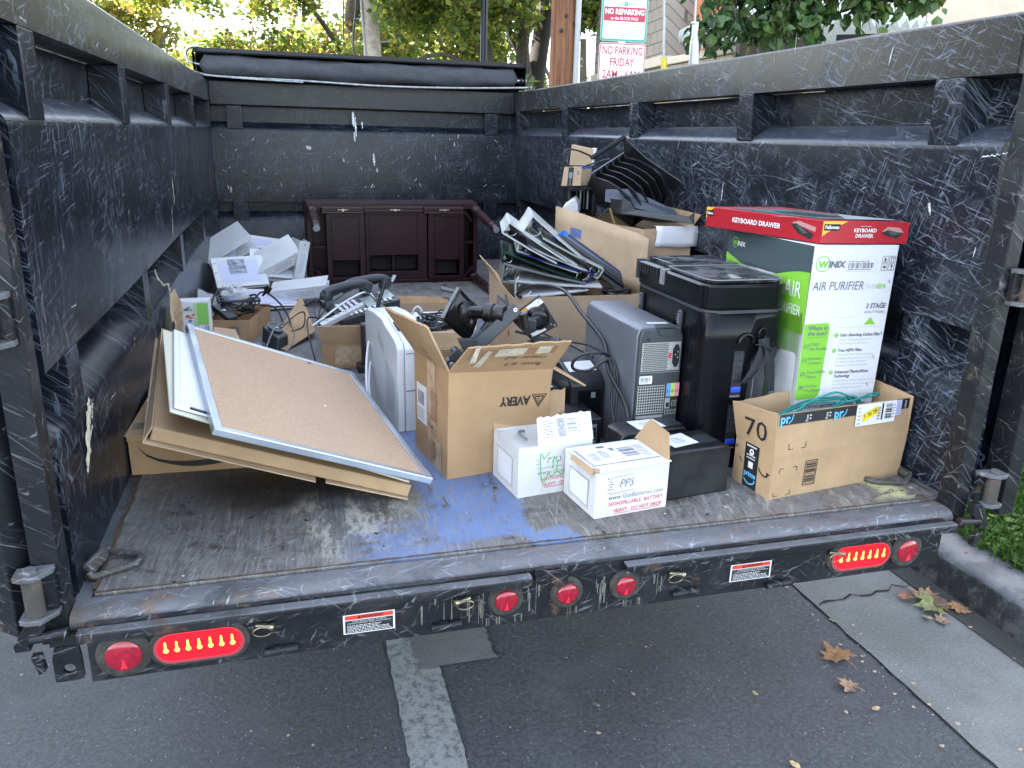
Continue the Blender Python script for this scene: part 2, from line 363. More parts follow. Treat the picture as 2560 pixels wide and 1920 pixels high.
def leafmat(name, c0, c1, trans=.35, rough=.5):
    k = NT(name); g = k.n('ShaderNodeObjectInfo'); o = k.obj()
    c = k.mix(k.ramp(k.noise(o, 2.3, 3), .35, .65), c0, c1)
    c = k.mix(k.math('MULTIPLY', k.ramp(k.noise(o, 31, 2), .5, .7), .5), c, tuple(min(1, x*1.7) for x in c1))
    k.set(Base_Color=c, Roughness=rough)
    tr = k.n('ShaderNodeBsdfTranslucent'); k.l(c, tr.inputs[0]); mx = k.n('ShaderNodeMixShader'); mx.inputs[0].default_value = trans
    k.l(k.b.outputs[0], mx.inputs[1]); k.l(tr.outputs[0], mx.inputs[2]); k.l(mx.outputs[0], k.out.inputs[0]); return k.m
m_grass = leafmat('grass_blade', (.045, .10, .018), (.085, .17, .03), .3)
rg = random.Random(11); b = MB()
vs, fs = [], []
for i in range(34000):
    x = 3.0+abs(rg.gauss(0, .55)); y = rg.uniform(-.6, 2.6)
    if i > 16000: x, y = 3.0+rg.random()**1.4*5.5, rg.uniform(-2.5, 6)
    z = GZ+.13; a = rg.uniform(0, 6.28)
    if rg.random() < .35:      # clover-like broad leaf
        h = rg.uniform(.02, .06); s_ = rg.uniform(.008, .022); n_ = len(vs); t = rg.uniform(-.5, .5)
        for k in range(6): an = a+k*1.047; vs.append((x+s_*math.cos(an), y+s_*math.sin(an), z+h+t*s_*math.cos(an)))
        fs.append(tuple(range(n_, n_+6)))
    else:
        h = rg.uniform(.03, .10); w = rg.uniform(.002, .005); l = rg.uniform(.01, .06); n_ = len(vs)
        dx, dy = math.cos(a), math.sin(a)
        vs += [(x-dy*w, y+dx*w, z), (x+dy*w, y-dx*w, z), (x+dx*l*.4+dy*w, y+dy*l*.4-dx*w, z+h*.7), (x+dx*l, y+dy*l, z+h), (x+dx*l*.4-dy*w, y+dy*l*.4+dx*w, z+h*.7)]
        fs.append((n_, n_+1, n_+2, n_+3, n_+4))
b.add(vs, fs, m_grass); g = b.build('grass'); g['kind'] = 'stuff'; g['label'] = 'green grass and clover growing behind the kerb'; g['category'] = 'grass'

# ------------------------------------------------------------------ the dump trailer
m_yz = steel('scuffed_steel_side', 'YZ'); m_xz = steel('scuffed_steel_front', 'XZ', amt=.7, vert=92, dust=.45)
m_yzr = steel('scuffed_steel_right', 'YZ', (.0065, .008, .013), 1.45, 14, 1.35, 1.4)
m_rail = steel('scuffed_rail', 'YZ', (.020, .019, .0165), 1.2, 20, .9); m_railx = steel('scuffed_front_rail', 'XZ', (.008, .009, .012), .4, 90, .5)
m_ledge = steel('sky_tinted_ledge', 'YZ', (.030, .036, .052), 1.1, 5, .9)  # worn ledge steel with the sky's bluish brightness put into its base colour
m_post = rusty('rusty_post', 'YZ', rust=.35, rc=(.085, .06, .042), scr=.42); m_rust = rusty('rusty_black_steel', 'XZ', rust=.45); m_edge = rusty('worn_bare_edge', 'XZ', (.10, .105, .115), .35)
m_blk = rusty('chipped_black_paint', 'XZ', (.009, .0095, .012), .18, scr=.35)
m_gloss = mat('glossy_black_paint', (.012, .014, .022), .14, var=.2)
TR = thing('dump_trailer', 'black scratched steel dump trailer parked with its rear doors open, loaded with junk', 'trailer', (0, 0, GZ))
TR_off = Mx.Translation((0, 0, -GZ))
def part(b, name, par=None, **k):
    o = b.build(name, par if par is not None else TR, **k)
    if par is None: o.location = (0, 0, -GZ)
    return o
def m_floor():
    k = NT('worn_bed_floor'); p = k.plane('XY', .03, 6); q = k.plane('XY')
    sp = k.n('ShaderNodeSeparateXYZ'); k.l(k.plane('XY', .22, 5), sp.inputs[0]); X, Y = k.math('SUBTRACT', sp.outputs[0], .11), k.math('SUBTRACT', sp.outputs[1], .11)
    n = k.noise(p, 6, 7, .75)
    g1 = k.noise(k.rot(p, 88, 4, 85), 1, 7, .75); g2 = k.noise(k.rot(p, 80, 14, 190, 3.3), 1, 5, .75); g3 = k.noise(q, 24, 8, .8)
    gr = k.math('ADD', k.math('ADD', k.math('MULTIPLY', g1, .32), k.math('MULTIPLY', g2, .30)), k.math('MULTIPLY', g3, .38))
    base = k.mix(k.ramp(gr, .40, .62), (.085, .077, .070), (.21, .2, .187))
    base = k.mix(k.math('MULTIPLY', k.ramp(k.noise(p, 2.1, 6, .7), .45, .62), .6), base, k.mix(gr, (.10, .105, .125), (.21, .215, .24)))
    base = k.mix(k.math('MULTIPLY', k.ramp(k.noise(q, 9, 7, .8), .52, .64), .75), base, (.040, .030, .022))
    st = k.math('MAXIMUM', k.streak(p, 88, 90, 22, .58, .66, 2.2), k.math('MAXIMUM', k.streak(p, 66, 110, 18, .61, .68, 8.2), k.scr(p, 75, 20, 9, .03, .53, 5.1)))
    base = k.mix(k.math('MULTIPLY', st, .6), base, (.30, .29, .275))
    def zone(x0, x1, y0, y1, s=.07):
        a = k.math('MULTIPLY', k.ramp(X, x0-s, x0+s), k.ramp(X, x1-s, x1+s, 1, 0)); c = k.math('MULTIPLY', k.ramp(Y, y0-s, y0+s), k.ramp(Y, y1-s, y1+s, 1, 0)); return k.math('MULTIPLY', a, c)
    # pale dried residue
    pat = k.ramp(k.noise(k.rot(p, 85, 7, 15), 1, 6, .78), .47, .60)
    base = k.mix(k.math('MULTIPLY', k.math('MULTIPLY', zone(.44, .72, .10, .42, .10), pat), .9), base, (.42, .40, .33))
    base = k.mix(k.math('MULTIPLY', k.math('MULTIPLY', zone(1.35, 1.95, -.02, .22, .10), k.ramp(k.noise(k.rot(p, 70, 8, 34), 1, 5, .7), .5, .66)), .75), base, (.33, .31, .27))
    # darker patch under the boards
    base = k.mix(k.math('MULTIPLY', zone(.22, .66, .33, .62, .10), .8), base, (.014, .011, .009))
    # spilled blue paint
    bl = k.math('MULTIPLY', zone(.74, .98, .04, .95, .016), k.ramp(k.noise(k.rot(p, 80, 9, 30), 1, 4, .7), .63, .56))
    bl2 = k.math('MULTIPLY', zone(.55, .80, -.03, .16, .06), k.ramp(k.noise(k.rot(p, 5, 7, 26), 1, 4, .7), .60, .48))
    bl3 = k.math('MULTIPLY', zone(.95, 1.08, .0, .075, .014), .95)
    bl4 = k.math('MULTIPLY', zone(.80, .95, 2.2, 2.75, .05), k.ramp(k.noise(k.rot(p, 100, 4, 34), 1, 3, .6), .55, .66))
    f = k.math('MAXIMUM', k.math('MAXIMUM', bl, k.math('MULTIPLY', bl2, .75)), k.math('MAXIMUM', bl3, bl4))
    base = k.mix(k.math('MULTIPLY', k.math('MULTIPLY', f, k.ramp(gr, .60, .46, .25, 1)), .76), base, k.mix(k.noise(p, 12, 4), (.085, .16, .36), (.14, .235, .45)))
    yl = k.math('MULTIPLY', zone(1.93, 2.02, .02, .15, .02), k.ramp(k.noise(k.rot(p, 30, 9, 30), 1, 4, .7), .58, .5))
    base = k.mix(k.math('MULTIPLY', yl, .85), base, (.50, .49, .24))
    k.set(Base_Color=base, Roughness=k.ramp(n, .3, .7, .38, .64)); k.b.inputs['Specular IOR Level'].default_value = .4
    k.bump(k.math('ADD', k.noise(q, 5, 4), k.math('MULTIPLY', k.noise(q, 70, 3), .12)), .3, .008); return k.m
m_flr = m_floor()
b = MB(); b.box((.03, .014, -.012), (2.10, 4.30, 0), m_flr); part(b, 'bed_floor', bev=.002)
b = MB(); b.box((-.004, .004, -.016), (.026, 4.30, -.004), m_edge); b.box((2.105, .014, -.016), (2.14, 4.30, -.004), m_edge); part(b, 'floor_edge_strip')
b = MB(); r0 = random.Random(17); m_grime = mat('packed_grime', (.075, .050, .032), .95, var=.5, vsc=70)
def grime(p, q, w0, w1, n):
    p, q = V(p), V(q); d = (q-p).normalized(); s_ = V((-d.y, d.x, 0)); L = [(p.lerp(q, i/n), r0.uniform(w0, w1), r0.uniform(w0, w1)) for i in range(n+1)]
    for (a, u, v), (c, x, y) in zip(L, L[1:]): b.poly([a-s_*u, c-s_*x, c+s_*y, a+s_*v], m_grime)
grime((.029, .03, .0012), (.029, 3.2, .0012), .001, .008, 90); grime((.03, .016, .0016), (2.06, .016, .0016), .0005, .005, 120); grime((2.10, .05, .0012), (2.10, 3.0, .0012), .001, .012, 80)
part(b, 'grime')['kind'] = 'stuff'
b = MB(); m_bits = [mat('pale_scrap', (.45, .43, .38), .8), mat('brown_scrap', (.16, .10, .06), .9), mat('dark_scrap', (.02, .02, .02), .8)]
for i in range(420):
    x, y = r0.uniform(.04, 2.07), abs(r0.gauss(0, .9))+.02; s_ = r0.choice((.002, .0025, .003, .004, .008))*r0.uniform(.6, 1.3); a = r0.uniform(0, 6.3); m_ = r0.choice(m_bits)
    if y > 4.2: continue
    b.poly([(x+s_*math.cos(a+k_*1.57)*(1 if k_ % 2 else .45), y+s_*math.sin(a+k_*1.57)*(1 if k_ % 2 else .6), .0015+.0012*(k_ % 2)) for k_ in range(4)], m_)
o = b.build('floor_debris'); o['kind'] = 'stuff'; o['label'] = 'crumbs of cardboard and grit scattered on the trailer floor'; o['category'] = 'debris'

XR = lambda z: 2.08+.05*max(0, 1-z/1.12)
def wallpt(side, u, y, z): return (-u, y, z) if side < 0 else (XR(z)+u, y, z)
D_ = .085
prof = [(0, -.03), (0, .300), (.003, .309), (.012, .320), (D_-.02, .358), (D_, .366), (D_, .450), (.0, .456), (0, .893), (.0015, .903), (.006, .911), (.016, .919), (D_-.02, .948), (D_, .956), (D_, 1.064), (D_, 1.064)]
ys = [.17, 1.13, 2.13, 3.15, 4.2]
for side in (-1, 1):
    mm = m_yz if side < 0 else m_yzr
    b = MB(); n = len(prof)
    yy = [.03+i*(4.30-.03)/24 for i in range(25)]
    b.grid([[wallpt(side, u+(.0025*math.sin(y*2.9+z*4)*(0 < z < 1.0) if u < .02 else 0), y, z) for y in (yy if side < 0 else yy[::-1])] for u, z in (prof if 1 else prof)], mm)
    b.hexa([wallpt(side, u, y, z) for z in (-.03, 1.064) for u, y in (((D_+.002, .03), (D_+.012, .03), (D_+.012, 4.36), (D_+.002, 4.36)) if side > 0 else ((D_+.012, .03), (D_+.002, .03), (D_+.002, 4.36), (D_+.012, 4.36)))], mm)
    # closing faces of the sheet towards the rear
    b.poly([wallpt(side, u, .03, z) for u, z in [(0, -.03), (D_+.002, -.03), (D_+.002, .37)]+[p for p in prof[:6]][::-1]], mm)
    b.poly([wallpt(side, u, .03, z) for u, z in [(0, .456), (D_+.002, .45), (D_+.002, .958)]+[p for p in prof[8:14]][::-1]], mm)
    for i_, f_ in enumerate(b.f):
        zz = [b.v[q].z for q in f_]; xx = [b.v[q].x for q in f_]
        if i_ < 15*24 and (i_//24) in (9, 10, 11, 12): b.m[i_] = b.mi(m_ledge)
    sw = part(b, 'side_wall', sm=40)
    b = MB(); q = [(-.001, 1.067), (-.001, 1.192), (.004, 1.198), (.012, 1.2), (.090, 1.2), (.098, 1.192), (.098, 1.067)]
    if side < 0: q = q[::-1]
    b.ext([wallpt(side, u, .026, z) for u, z in q], (0, 4.32, 0), m_rail); part(b, 'top_rail', sw, sm=40)
    for y0 in ys:
        w = .098
        for z0, z1 in ((.302, .455), (.905, 1.0655)):
            b = MB(); us = (D_-.001, -.0022); us = us if side < 0 else us[::-1]
            p4 = [(us[0], y0), (us[1], y0), (us[1], y0+w), (us[0], y0+w)]
            b.hexa([wallpt(side, u, y, z) for z in (z0, z1) for u, y in p4], mm); part(b, 'post', sw, bev=.002)
# front wall
b = MB(); xs = [-.0+i*2.14/12 for i in range(13)]
pf = [(0, -.03), (0, .295), (.004, .302), (.05, .352), (D_, .358), (D_, .416), (0, .422), (0, .885), (.002, .897), (.01, .908), (.05, .942), (D_, .948), (D_, 1.042), (0, 1.046)]
b.grid([[(x, 4.30+u, z) for x in xs] for u, z in pf], m_xz); b.box((-.06, 4.362, -.03), (2.15, 4.372, 1.2), m_xz)
fwl = part(b, 'front_wall', sm=40)
b = MB(); b.box((-.0, 4.298, 1.047), (2.08, 4.36, 1.197), m_railx); part(b, 'top_rail', fwl, bev=.006)
for x0, x1 in ((.10, .20), (1.86, 1.96)):
    for z0, z1 in ((.296, .42), (.898, 1.0445)): b = MB(); b.box((x0, 4.2975, z0), (x1, 4.359, z1), m_xz); part(b, 'post', fwl, bev=.002)
# paint scrapes, runs and torn residue on the walls
m_cream = mat('dried_cream_paint', (.46, .44, .33), .8, var=.25, vsc=40); m_wht = mat('white_paint_splash', (.55, .58, .58), .7, var=.3, vsc=50); m_prust = mat('bare_rust_scrape', (.20, .12, .085), .8, var=.3, vsc=60)
def scrape(b, o, u, v, path, w, m, seed):
    """ragged thin flake of paint lying on a wall"""
    r = random.Random(seed); o, u, v = V(o), V(u), V(v); n = u.cross(v)*.0015; L, Rr = [], []; N = 26
    for i in range(N+1):
        t = i/N*(len(path)-1); k = min(int(t), len(path)-2); f = t-k; a, c = path[k], path[k+1]
        px, py = a[0]+(c[0]-a[0])*f, a[1]+(c[1]-a[1])*f; ww = w*(math.sin(math.pi*min(1, max(0, (i+.3)/N)))**.5)*r.uniform(.45, 1.3)
        L.append(o+u*(px-ww)+v*(py+r.uniform(-.004, .004))+n); Rr.append(o+u*(px+ww*r.uniform(.5, 1.1))+v*py+n)
    for i in range(N): b.poly([L[i], Rr[i], Rr[i+1], L[i+1]], m)
b = MB(); lw = ((0, 0, 0), (0, 1, 0), (0, 0, 1))
scrape(b, *lw, [(2.06, .70), (2.07, .62), (2.05, .59)], .011, m_cream, 1); scrape(b, *lw, [(1.97, .59), (1.95, .56)], .008, m_cream, 2); scrape(b, *lw, [(1.95, .55), (1.92, .47)], .007, m_cream, 3)
scrape(b, *lw, [(.30, .325), (.285, .28), (.24, .215), (.21, .18)], .030, m_cream, 4); scrape(b, *lw, [(.33, .30), (.28, .25)], .012, m_cream, 5)
scrape(b, *lw, [(3.85, .70), (3.9, .55), (3.92, .50)], .02, m_prust, 6)
for i in range(26):
    r = random.Random(100+i); y, z = r.uniform(.1, 3.2), r.choice((r.uniform(.5, .88), r.uniform(.04, .28), r.uniform(1.08, 1.18))); a = r.uniform(-.9, 1.4); l = r.uniform(.015, .07)
    scrape(b, *lw, [(y, z), (y+l*math.cos(a), z+l*math.sin(a))], r.uniform(.0012, .0035), r.choice((m_wht, m_wht, m_cream)), 200+i)
part(b, 'paint_scrape', label='flakes of cream and white paint scraped along the left side wall')
b = MB(); r0 = random.Random(7)
for i in range(70):
    y, z = r0.uniform(.05, 3.2), r0.choice((r0.uniform(.5, .88), r0.uniform(.5, .88), r0.uniform(1.08, 1.19), r0.uniform(.05, .3))); a = r0.choice((r0.uniform(-.2, .5), r0.uniform(1.2, 2.0))); l = r0.uniform(.012, .09)
    scrape(b, (XR(z)-.001, 0, 0), (0, -1, 0), (0, 0, 1), [(-y, z), (-y+l*math.cos(a), z+l*math.sin(a))], r0.uniform(.001, .004), r0.choice((m_wht, m_wht, mat('dull_scrape', (.22, .23, .25), .6))), 300+i)
part(b, 'paint_scrape', label='white scrapes and scratches on the right side wall')
b = MB(); fo = ((0, 4.30, 0), (1, 0, 0), (0, 0, 1))
for x, z0, z1, w in ((.925, 1.03, .93, .010), (.94, 1.0, .86, .007), (.985, .97, .92, .007), (1.06, .76, .67, .008), (.62, .80, .77, .02), (1.08, .66, .63, .006), (.85, .72, .70, .01), (.93, .90, .83, .006)):
    scrape(b, (0, 4.2965, 0), fo[1], fo[2], [(x, z0), (x+.004, z1)], w, m_wht, int(x*1000))
for i in range(60):
    r = random.Random(500+i); x, z = r.uniform(.05, 2.0), r.uniform(.45, .88); a = r.uniform(0, 3.1); l = r.uniform(.008, .04)
    scrape(b, (0, 4.2965, 0), fo[1], fo[2], [(x, z), (x+l*math.cos(a), z+l*math.sin(a))], r.uniform(.001, .005), m_wht, 700+i)
part(b, 'paint_scrape', label='white paint drips and specks on the front wall')

# rear frame
b = MB(); b.box((-.05, -.058, -.03), (-.0015, .002, 1.26), m_post); part(b, 'rear_post', bev=.003)
b = MB(); b.box((2.076, -.056, -.03), (2.118, .002, 1.26), m_post); part(b, 'rear_post', bev=.003)
b = MB()
q = [(.004, -.02), (.004, -.0035), (-.030, -.0025), (-.046, -.004), (-.056, -.009), (-.062, -.018), (-.063, -.028), (-.058, -.033), (-.058, -.05), (.0, -.05)]
b.ext([(-.0, y, z) for y, z in q][::-1], (2.075, 0, 0), m_flr if 0 else rusty('worn_sill', 'XY', (.12, .12, .132), .6, (.14, .095, .065), .9)); part(b, 'rear_sill', sm=45)
b = MB(); b.box((-.05, -.066, -.053), (2.118, -.0585, -.026), m_rust); part(b, 'sill_channel', bev=.002)
b = MB(); b.box((.03, -.080, -.139), (2.03, -.070, -.012), m_blk)
# left tab with a drilled hole
hc = (-.006, -.103); hr = .011; N = 16; out = []
for i in range(N):
    a = 2*math.pi*i/N; dx, dz = math.cos(a), math.sin(a); t = min((.0235 if dx > 0 else .027)/abs(dx) if abs(dx) > 1e-6 else 9, ((.05 if dz > 0 else .028)/abs(dz)) if abs(dz) > 1e-6 else 9); out.append((hc[0]+dx*t*1.0, hc[1]+dz*t))
for yv in (-.080, -.072):
    for i in range(N):
        j = (i+1) % N; p = [(hc[0]+hr*math.cos(2*math.pi*i/N), yv, hc[1]+hr*math.sin(2*math.pi*i/N)), (out[i][0], yv, out[i][1]), (out[j][0], yv, out[j][1]), (hc[0]+hr*math.cos(2*math.pi*j/N), yv, hc[1]+hr*math.sin(2*math.pi*j/N))]
        b.poly(p, m_blk)
b.box((-.034, -.0795, -.052), (.0295, -.0705, -.030), m_blk); b.box((.0305, -.0815, -.1385), (.06, -.08, -.118), m_blk)
part(b, 'bumper_plate')
for x0, x1 in ((.02, .917), (1.14, 2.05)):
    b = MB(); b.box((x0, -.104, -.0205), (x1, -.082, -.0155), m_edge); b.box((x0, -.104, -.0385), (x1, -.099, -.021), m_rust); part(b, 'step_bar', bev=.0015)
b = MB(); z = [(.926, -.004), (.950, -.002), (.958, -.016), (.985, -.016), (.987, -.006), (1.003, -.006), (1.003, -.055), (.985, -.058), (.965, -.040), (.940, -.036), (.928, -.036)]
b.ext([(x, -.082, zz) for x, zz in z][::-1], (0, -.012, 0), m_rust); part(b, 'latch_bracket', bev=.001)
m_red = mat('red_lens', (.28, .008, .022), .18, coat=.5, var=.2, vsc=120); m_grom = mat('dirty_rubber_grommet', (.035, .033, .028), .85, var=.5, vsc=60)
m_redl = mat('lit_red_lens', (.5, .005, .01), .2, em=(1, .004, .010), ems=.42); m_led = mat('lit_amber_led', (1, .3, .05), .3, em=(1, .34, .03), ems=1.3); m_pale = mat('dim_lens_rim', (.24, .06, .07), .3)
def marker(x, z, r):
    b = MB(); b.lathe((x, -.079, z), (x, -.092, z), [(0, r*1.55), (.5, r*1.55), (.9, r*1.35), (.9, r*1.02)], m_grom, 28); o = part(b, 'marker_light', sm=40)
    b = MB(); b.lathe((x, -.085, z), (x, -.0975, z), [(0, r), (.6, r), (.9, r*.85), (1, r*.25), (1, .001)], m_red, 28); part(b, 'lens', o, sm=50)
    b = MB(); b.ext([(x+r*.18, -.0955, z-r*.85), (x, -.099, z), (x-r*.22, -.0955, z-r*.85)], (0, -.0006, 0), mat('lens_prism', (.75, .03, .06), .15)); part(b, 'lens_prism', o)
for x, z, r in ((.863, -.073, .026), (1.005, -.076, .025), (1.146, -.076, .024), (.093, -.083, .033), (1.921, -.083, .030)): marker(x, z, r)
def stadium(cx, cz, hl, r, y, n=10):
    pts = []
    for s_, a0 in ((1, -90), (-1, 90)):
        for k in range(n+1): a = R(a0+180*k/n); pts.append((cx+s_*hl+r*math.cos(a), y, cz+r*math.sin(a)))
    return pts
for cx in (.232, 1.781):
    cz = -.0815; b = MB(); b.ext(stadium(cx, cz, .054, .042, -.079)[::-1], (0, -.010, 0), m_grom); o = part(b, 'tail_light', bev=.004)
    b = MB(); b.ext(stadium(cx, cz, .052, .034, -.088)[::-1], (0, -.004, 0), m_pale); part(b, 'lens_rim', o)
    b = MB(); b.ext(stadium(cx, cz+.003, .050, .029, -.0915)[::-1], (0, -.004, 0), m_redl); part(b, 'lens', o)
    for i in range(7):
        x = cx-.062+i*.0207; b = MB(); b.lathe((x, -.0953, cz-.001), (x, -.0972, cz-.001), [(0, .0052), (1, .003)], m_led, 10)
        b.poly([(x+.0028, -.0964, cz+.001), (x+.0012, -.0964, cz+.019), (x-.0018, -.0964, cz+.019), (x-.0028, -.0964, cz+.001)], m_led); part(b, 'led', o)
m_paper = mat('white_sticker', (.62, .63, .64), .55, var=.06); m_ink = mat('black_ink', (.012, .012, .013), .6); m_wred = mat('warning_red', (.62, .05, .03), .5)
for x0, x1 in ((.512, .620), (1.420, 1.531)):
    P = Panel((x0, -.0806, -.110), (1, 0, 0), (0, 0, 1)); w = x1-x0; P.rect(0, 0, w, .046, m_paper, 1); P.rect(.004, .0025, w-.004, .032, m_ink, 2); P.rect(.004, .034, w-.004, .044, m_wred, 2)
    P.text('WARNING', w*.56, .0388, .0095, m_ink, 3, bold=.02); P.poly([(w*.27, .0352), (w*.35, .0352), (w*.31, .0428)], m_ink, 3)
    P.text('AVOID SERIOUS INJURY OR DEATH', w/2, .0292, .0044, m_paper, 3, fit=w*.66); P.text('LOADING OR UNLOADING TRAILER CAN BE DANGEROUS', w/2, .0252, .0036, m_paper, 3, fit=w*.84)
    P.lines(.008, .004, w-.008, .022, 5, m_paper, 3, 4, .4)
    o = P.build('warning_sticker', TR); o.location = (0, 0, -GZ)
m_brass = mat('tarnished_pin', (.34, .30, .20), .35, .9, var=.3, vsc=60)
for x, z, a in ((.352, -.060, 1), (.770, -.060, -1), (1.268, -.063, 1), (1.700, -.064, 1)):
    b = MB(); b.cyl((x-.012*a, -.086, z+.003), (x+.022*a, -.096, z+.001), .0055, m_brass); b.cyl((x+.016*a, -.094, z+.001), (x+.024*a, -.0965, z+.001), .0075, m_brass)
    o = part(b, 'hitch_pin', bev=.0008, sm=40)
    b = MB(); b.tube([(x+.018*math.cos(t), -.098-.004*math.sin(t), z-.006+.013*math.sin(t)) for t in [2*math.pi*i/14 for i in range(14)]], .0016, m_brass, 6, 2, True); part(b, 'ring', o, sm=60)
for x, z in ((.383, -.121), (.727, -.117), (1.297, -.116), (1.55, -.128)):
    b = MB(); b.cyl((x-.030, -.088, z-.002), (x+.012, -.088, z), .0075, m_rust); b.cyl((x+.012, -.088, z), (x+.036, -.088, z+.001), .0095, m_post); b.box((x-.012, -.088, z-.010), (x+.006, -.0805, z+.010), m_rust); part(b, 'spring_catch', sm=40)
# grease runs down the bumper
b = MB(); r0 = random.Random(9)
for i in range(44):
    x = r0.uniform(.80, 1.30) if i < 36 else r0.uniform(.6, .8); z0 = r0.uniform(-.07, -.045); L = r0.uniform(.02, .075); w = r0.uniform(.0006, .0025)
    if any(abs(x-c) < .042 for c in (.863, 1.005, 1.146)): z0 = -.118; L = .02
    z1 = max(-.137, z0-L); b.poly([(x-w, -.0807, z0), (x-w*.7, -.0807, z1), (x+w*.6, -.0807, z1), (x+w, -.0807, z0)], mat('grease_run', (.12, .115, .10), .6, var=.4, vsc=80))
part(b, 'grease_run')['kind'] = 'stuff'
# D rings
m_dring = rusty('worn_ring_steel', 'XY', (.06, .056, .052), .5)
b = MB(); b.cyl((.004, .078, .015), (.022, .150, .015), .0155, m_dring, n=20); b.cyl((.003, .076, .015), (.005, .082, .015), .009, m_ink); dr = part(b, 'd_ring_mount', bev=.002, sm=40)
b = MB(); b.tube([(.012, .072, .018), (.020, .070, .007), (.055, .086, .008), (.085, .098, .009), (.099, .118, .009), (.094, .140, .010), (.070, .150, .012), (.036, .162, .014), (.028, .166, .018)], .0075, m_dring, 10, 5); part(b, 'd_ring', dr, sm=60)
b = MB(); b.cyl((2.098, .13, .013), (2.104, .20, .013), .012, m_dring, n=20); dr = part(b, 'd_ring_mount', bev=.002, sm=40)
b = MB(); b.tube([(2.088, .118, .016), (2.06, .105, .008), (2.02, .112, .008), (1.985, .124, .008), (1.968, .150, .008), (1.985, .178, .009), (2.03, .196, .012), (2.09, .212, .016)], .0075, m_dring, 10, 5); part(b, 'd_ring', dr, sm=60)
# hinges and doors
def hinge(cx, z0, z1, s):
    b = MB(); y = -.085; r = .017
    b.box((min(cx, cx-s*.0+s*-.035), -.075, z0-.004), (max(cx, cx-s*.035), -.060, z1+.006), m_rust)
    for z in (z0-.012, z1): b.ext([(cx+s*.026, y-.016, z), (cx+s*.026, y+.02, z), (cx-s*.036, y+.026, z), (cx-s*.036, y+.006, z), (cx-s*.012, y-.024, z), (cx+s*.012, y-.024, z)][::(1 if s > 0 else -1)], (0, 0, .010), m_edge)
    o = part(b, 'door_hinge', bev=.0015)
    b = MB(); b.cyl((cx, y, z0-.002), (cx, y, z1), r, rusty('rusty_hinge_barrel', 'XZ', (.06, .055, .05), .8, (.13, .09, .06), .3) if 'rusty_hinge_barrel' not in bpy.data.materials else bpy.data.materials['rusty_hinge_barrel'], n=20); b.cyl((cx, y, z1+.0105), (cx, y, z1+.017), .012, m_edge, n=6); part(b, 'barrel', o, sm=40)
hinge(-.044, .028, .105, -1); hinge(2.155, .030, .100, 1); hinge(2.13, .555, .62, 1); hinge(-.044, .55, .62, -1)
m_leaf = m_gloss
def door(hx, s, ang, e0, e1):
    """door leaf swung right back past the side of the trailer, built about its hinge line"""
    b = MB(); x0, x1 = sorted((0, s*.035)); b.box((x0, .03, -.02), (x1, 1.05, 1.24), m_leaf); o = b.build('rear_door', TR, bev=.003); o.location = (hx, -.02, -GZ); o.rotation_euler = (0, 0, R(ang))
    b = MB(); b.box((e0, -.042, -.03), (e1, .029, 1.25), m_post); b.build('door_edge', o, bev=.003)
    for z in (.16, .40, .64, .88, 1.12):
        b = MB(); q0, q1 = sorted((-s*.0005, -s*.008)); b.box((q0, .06, z), (q1, 1.03, z+.012), m_leaf); b.build('panel_rib', o, bev=.002)
    return o
door(-.10, -1, 52, -.03, .018); rd = door(2.30, 1, 0, -.075, -.028)
P = Panel((-.0006, .175, .055), (0, -1, 0), (0, 0, 1)); P.text('TRA', 0, 0, .062, mat('faded_blue_lettering', (.16, .20, .36), .4), 2, shear=.25, bold=.02, al='LEFT'); P.build('lettering', rd)
# latch claws under the corner posts
for s, x in ((-1, -.03), (1, 2.10)):
    b = MB(); L = lambda dx: x+s*dx
    q = [(L(.0), .0, .03), (L(.022), 0, .03), (L(.058), 0, -.03), (L(.056), 0, -.043), (L(.030), 0, -.043), (L(.034), 0, -.03), (L(.0), 0, .0)]
    b.ext([(a, -.075, c) for a, _, c in q][::(1 if s < 0 else -1)], (0, -.022, 0), m_rust)
    b.cyl((L(.03), -.09, -.022), (L(-.035), -.09, -.016), .010, m_rust); b.ext([(L(.03), -.09, -.05), (L(.012), -.09, -.05), (L(.008), -.09, -.085), (L(.02), -.09, -.09)][::(1 if s > 0 else -1)], (0, -.018, 0), m_rust)
    part(b, 'door_latch', bev=.0015)
# axle side: wheels under the bed so the trailer stands on the road
for x0 in (-.16, 2.05):
    for y in (1.6, 2.45):
        b = MB(); b.lathe((x0, y, -.42), (x0+.20, y, -.42), [(0, .24), (.03, .31), (.12, .33), (.88, .33), (.97, .31), (1, .24)], mat('tyre_rubber', (.015, .015, .016), .8), 36); o = part(b, 'wheel', sm=40)
        b = MB(); b.lathe((x0-.004, y, -.42), (x0+.204, y, -.42), [(0, .10), (.04, .22), (.05, .225), (.95, .225), (.96, .22), (1, .10)], mat('wheel_rim', (.3, .3, .31), .4, .8), 24); part(b, 'rim', o, sm=40)
b = MB(); b.box((.35, .9, -.26), (.45, 4.2, -.02), m_blk); b.box((1.63, .9, -.26), (1.73, 4.2, -.02), m_blk); b.box((.05, 1.0, -.19), (2.03, 1.08, -.03), m_blk); b.cyl((-.1, 1.6, -.42), (2.2, 1.6, -.42), .04, m_blk); b.cyl((-.1, 2.45, -.42), (2.2, 2.45, -.42), .04, m_blk); part(b, 'chassis')
m_hous = mat('matt_black_housing', (.004, .0045, .0055), .8, spec=.15)
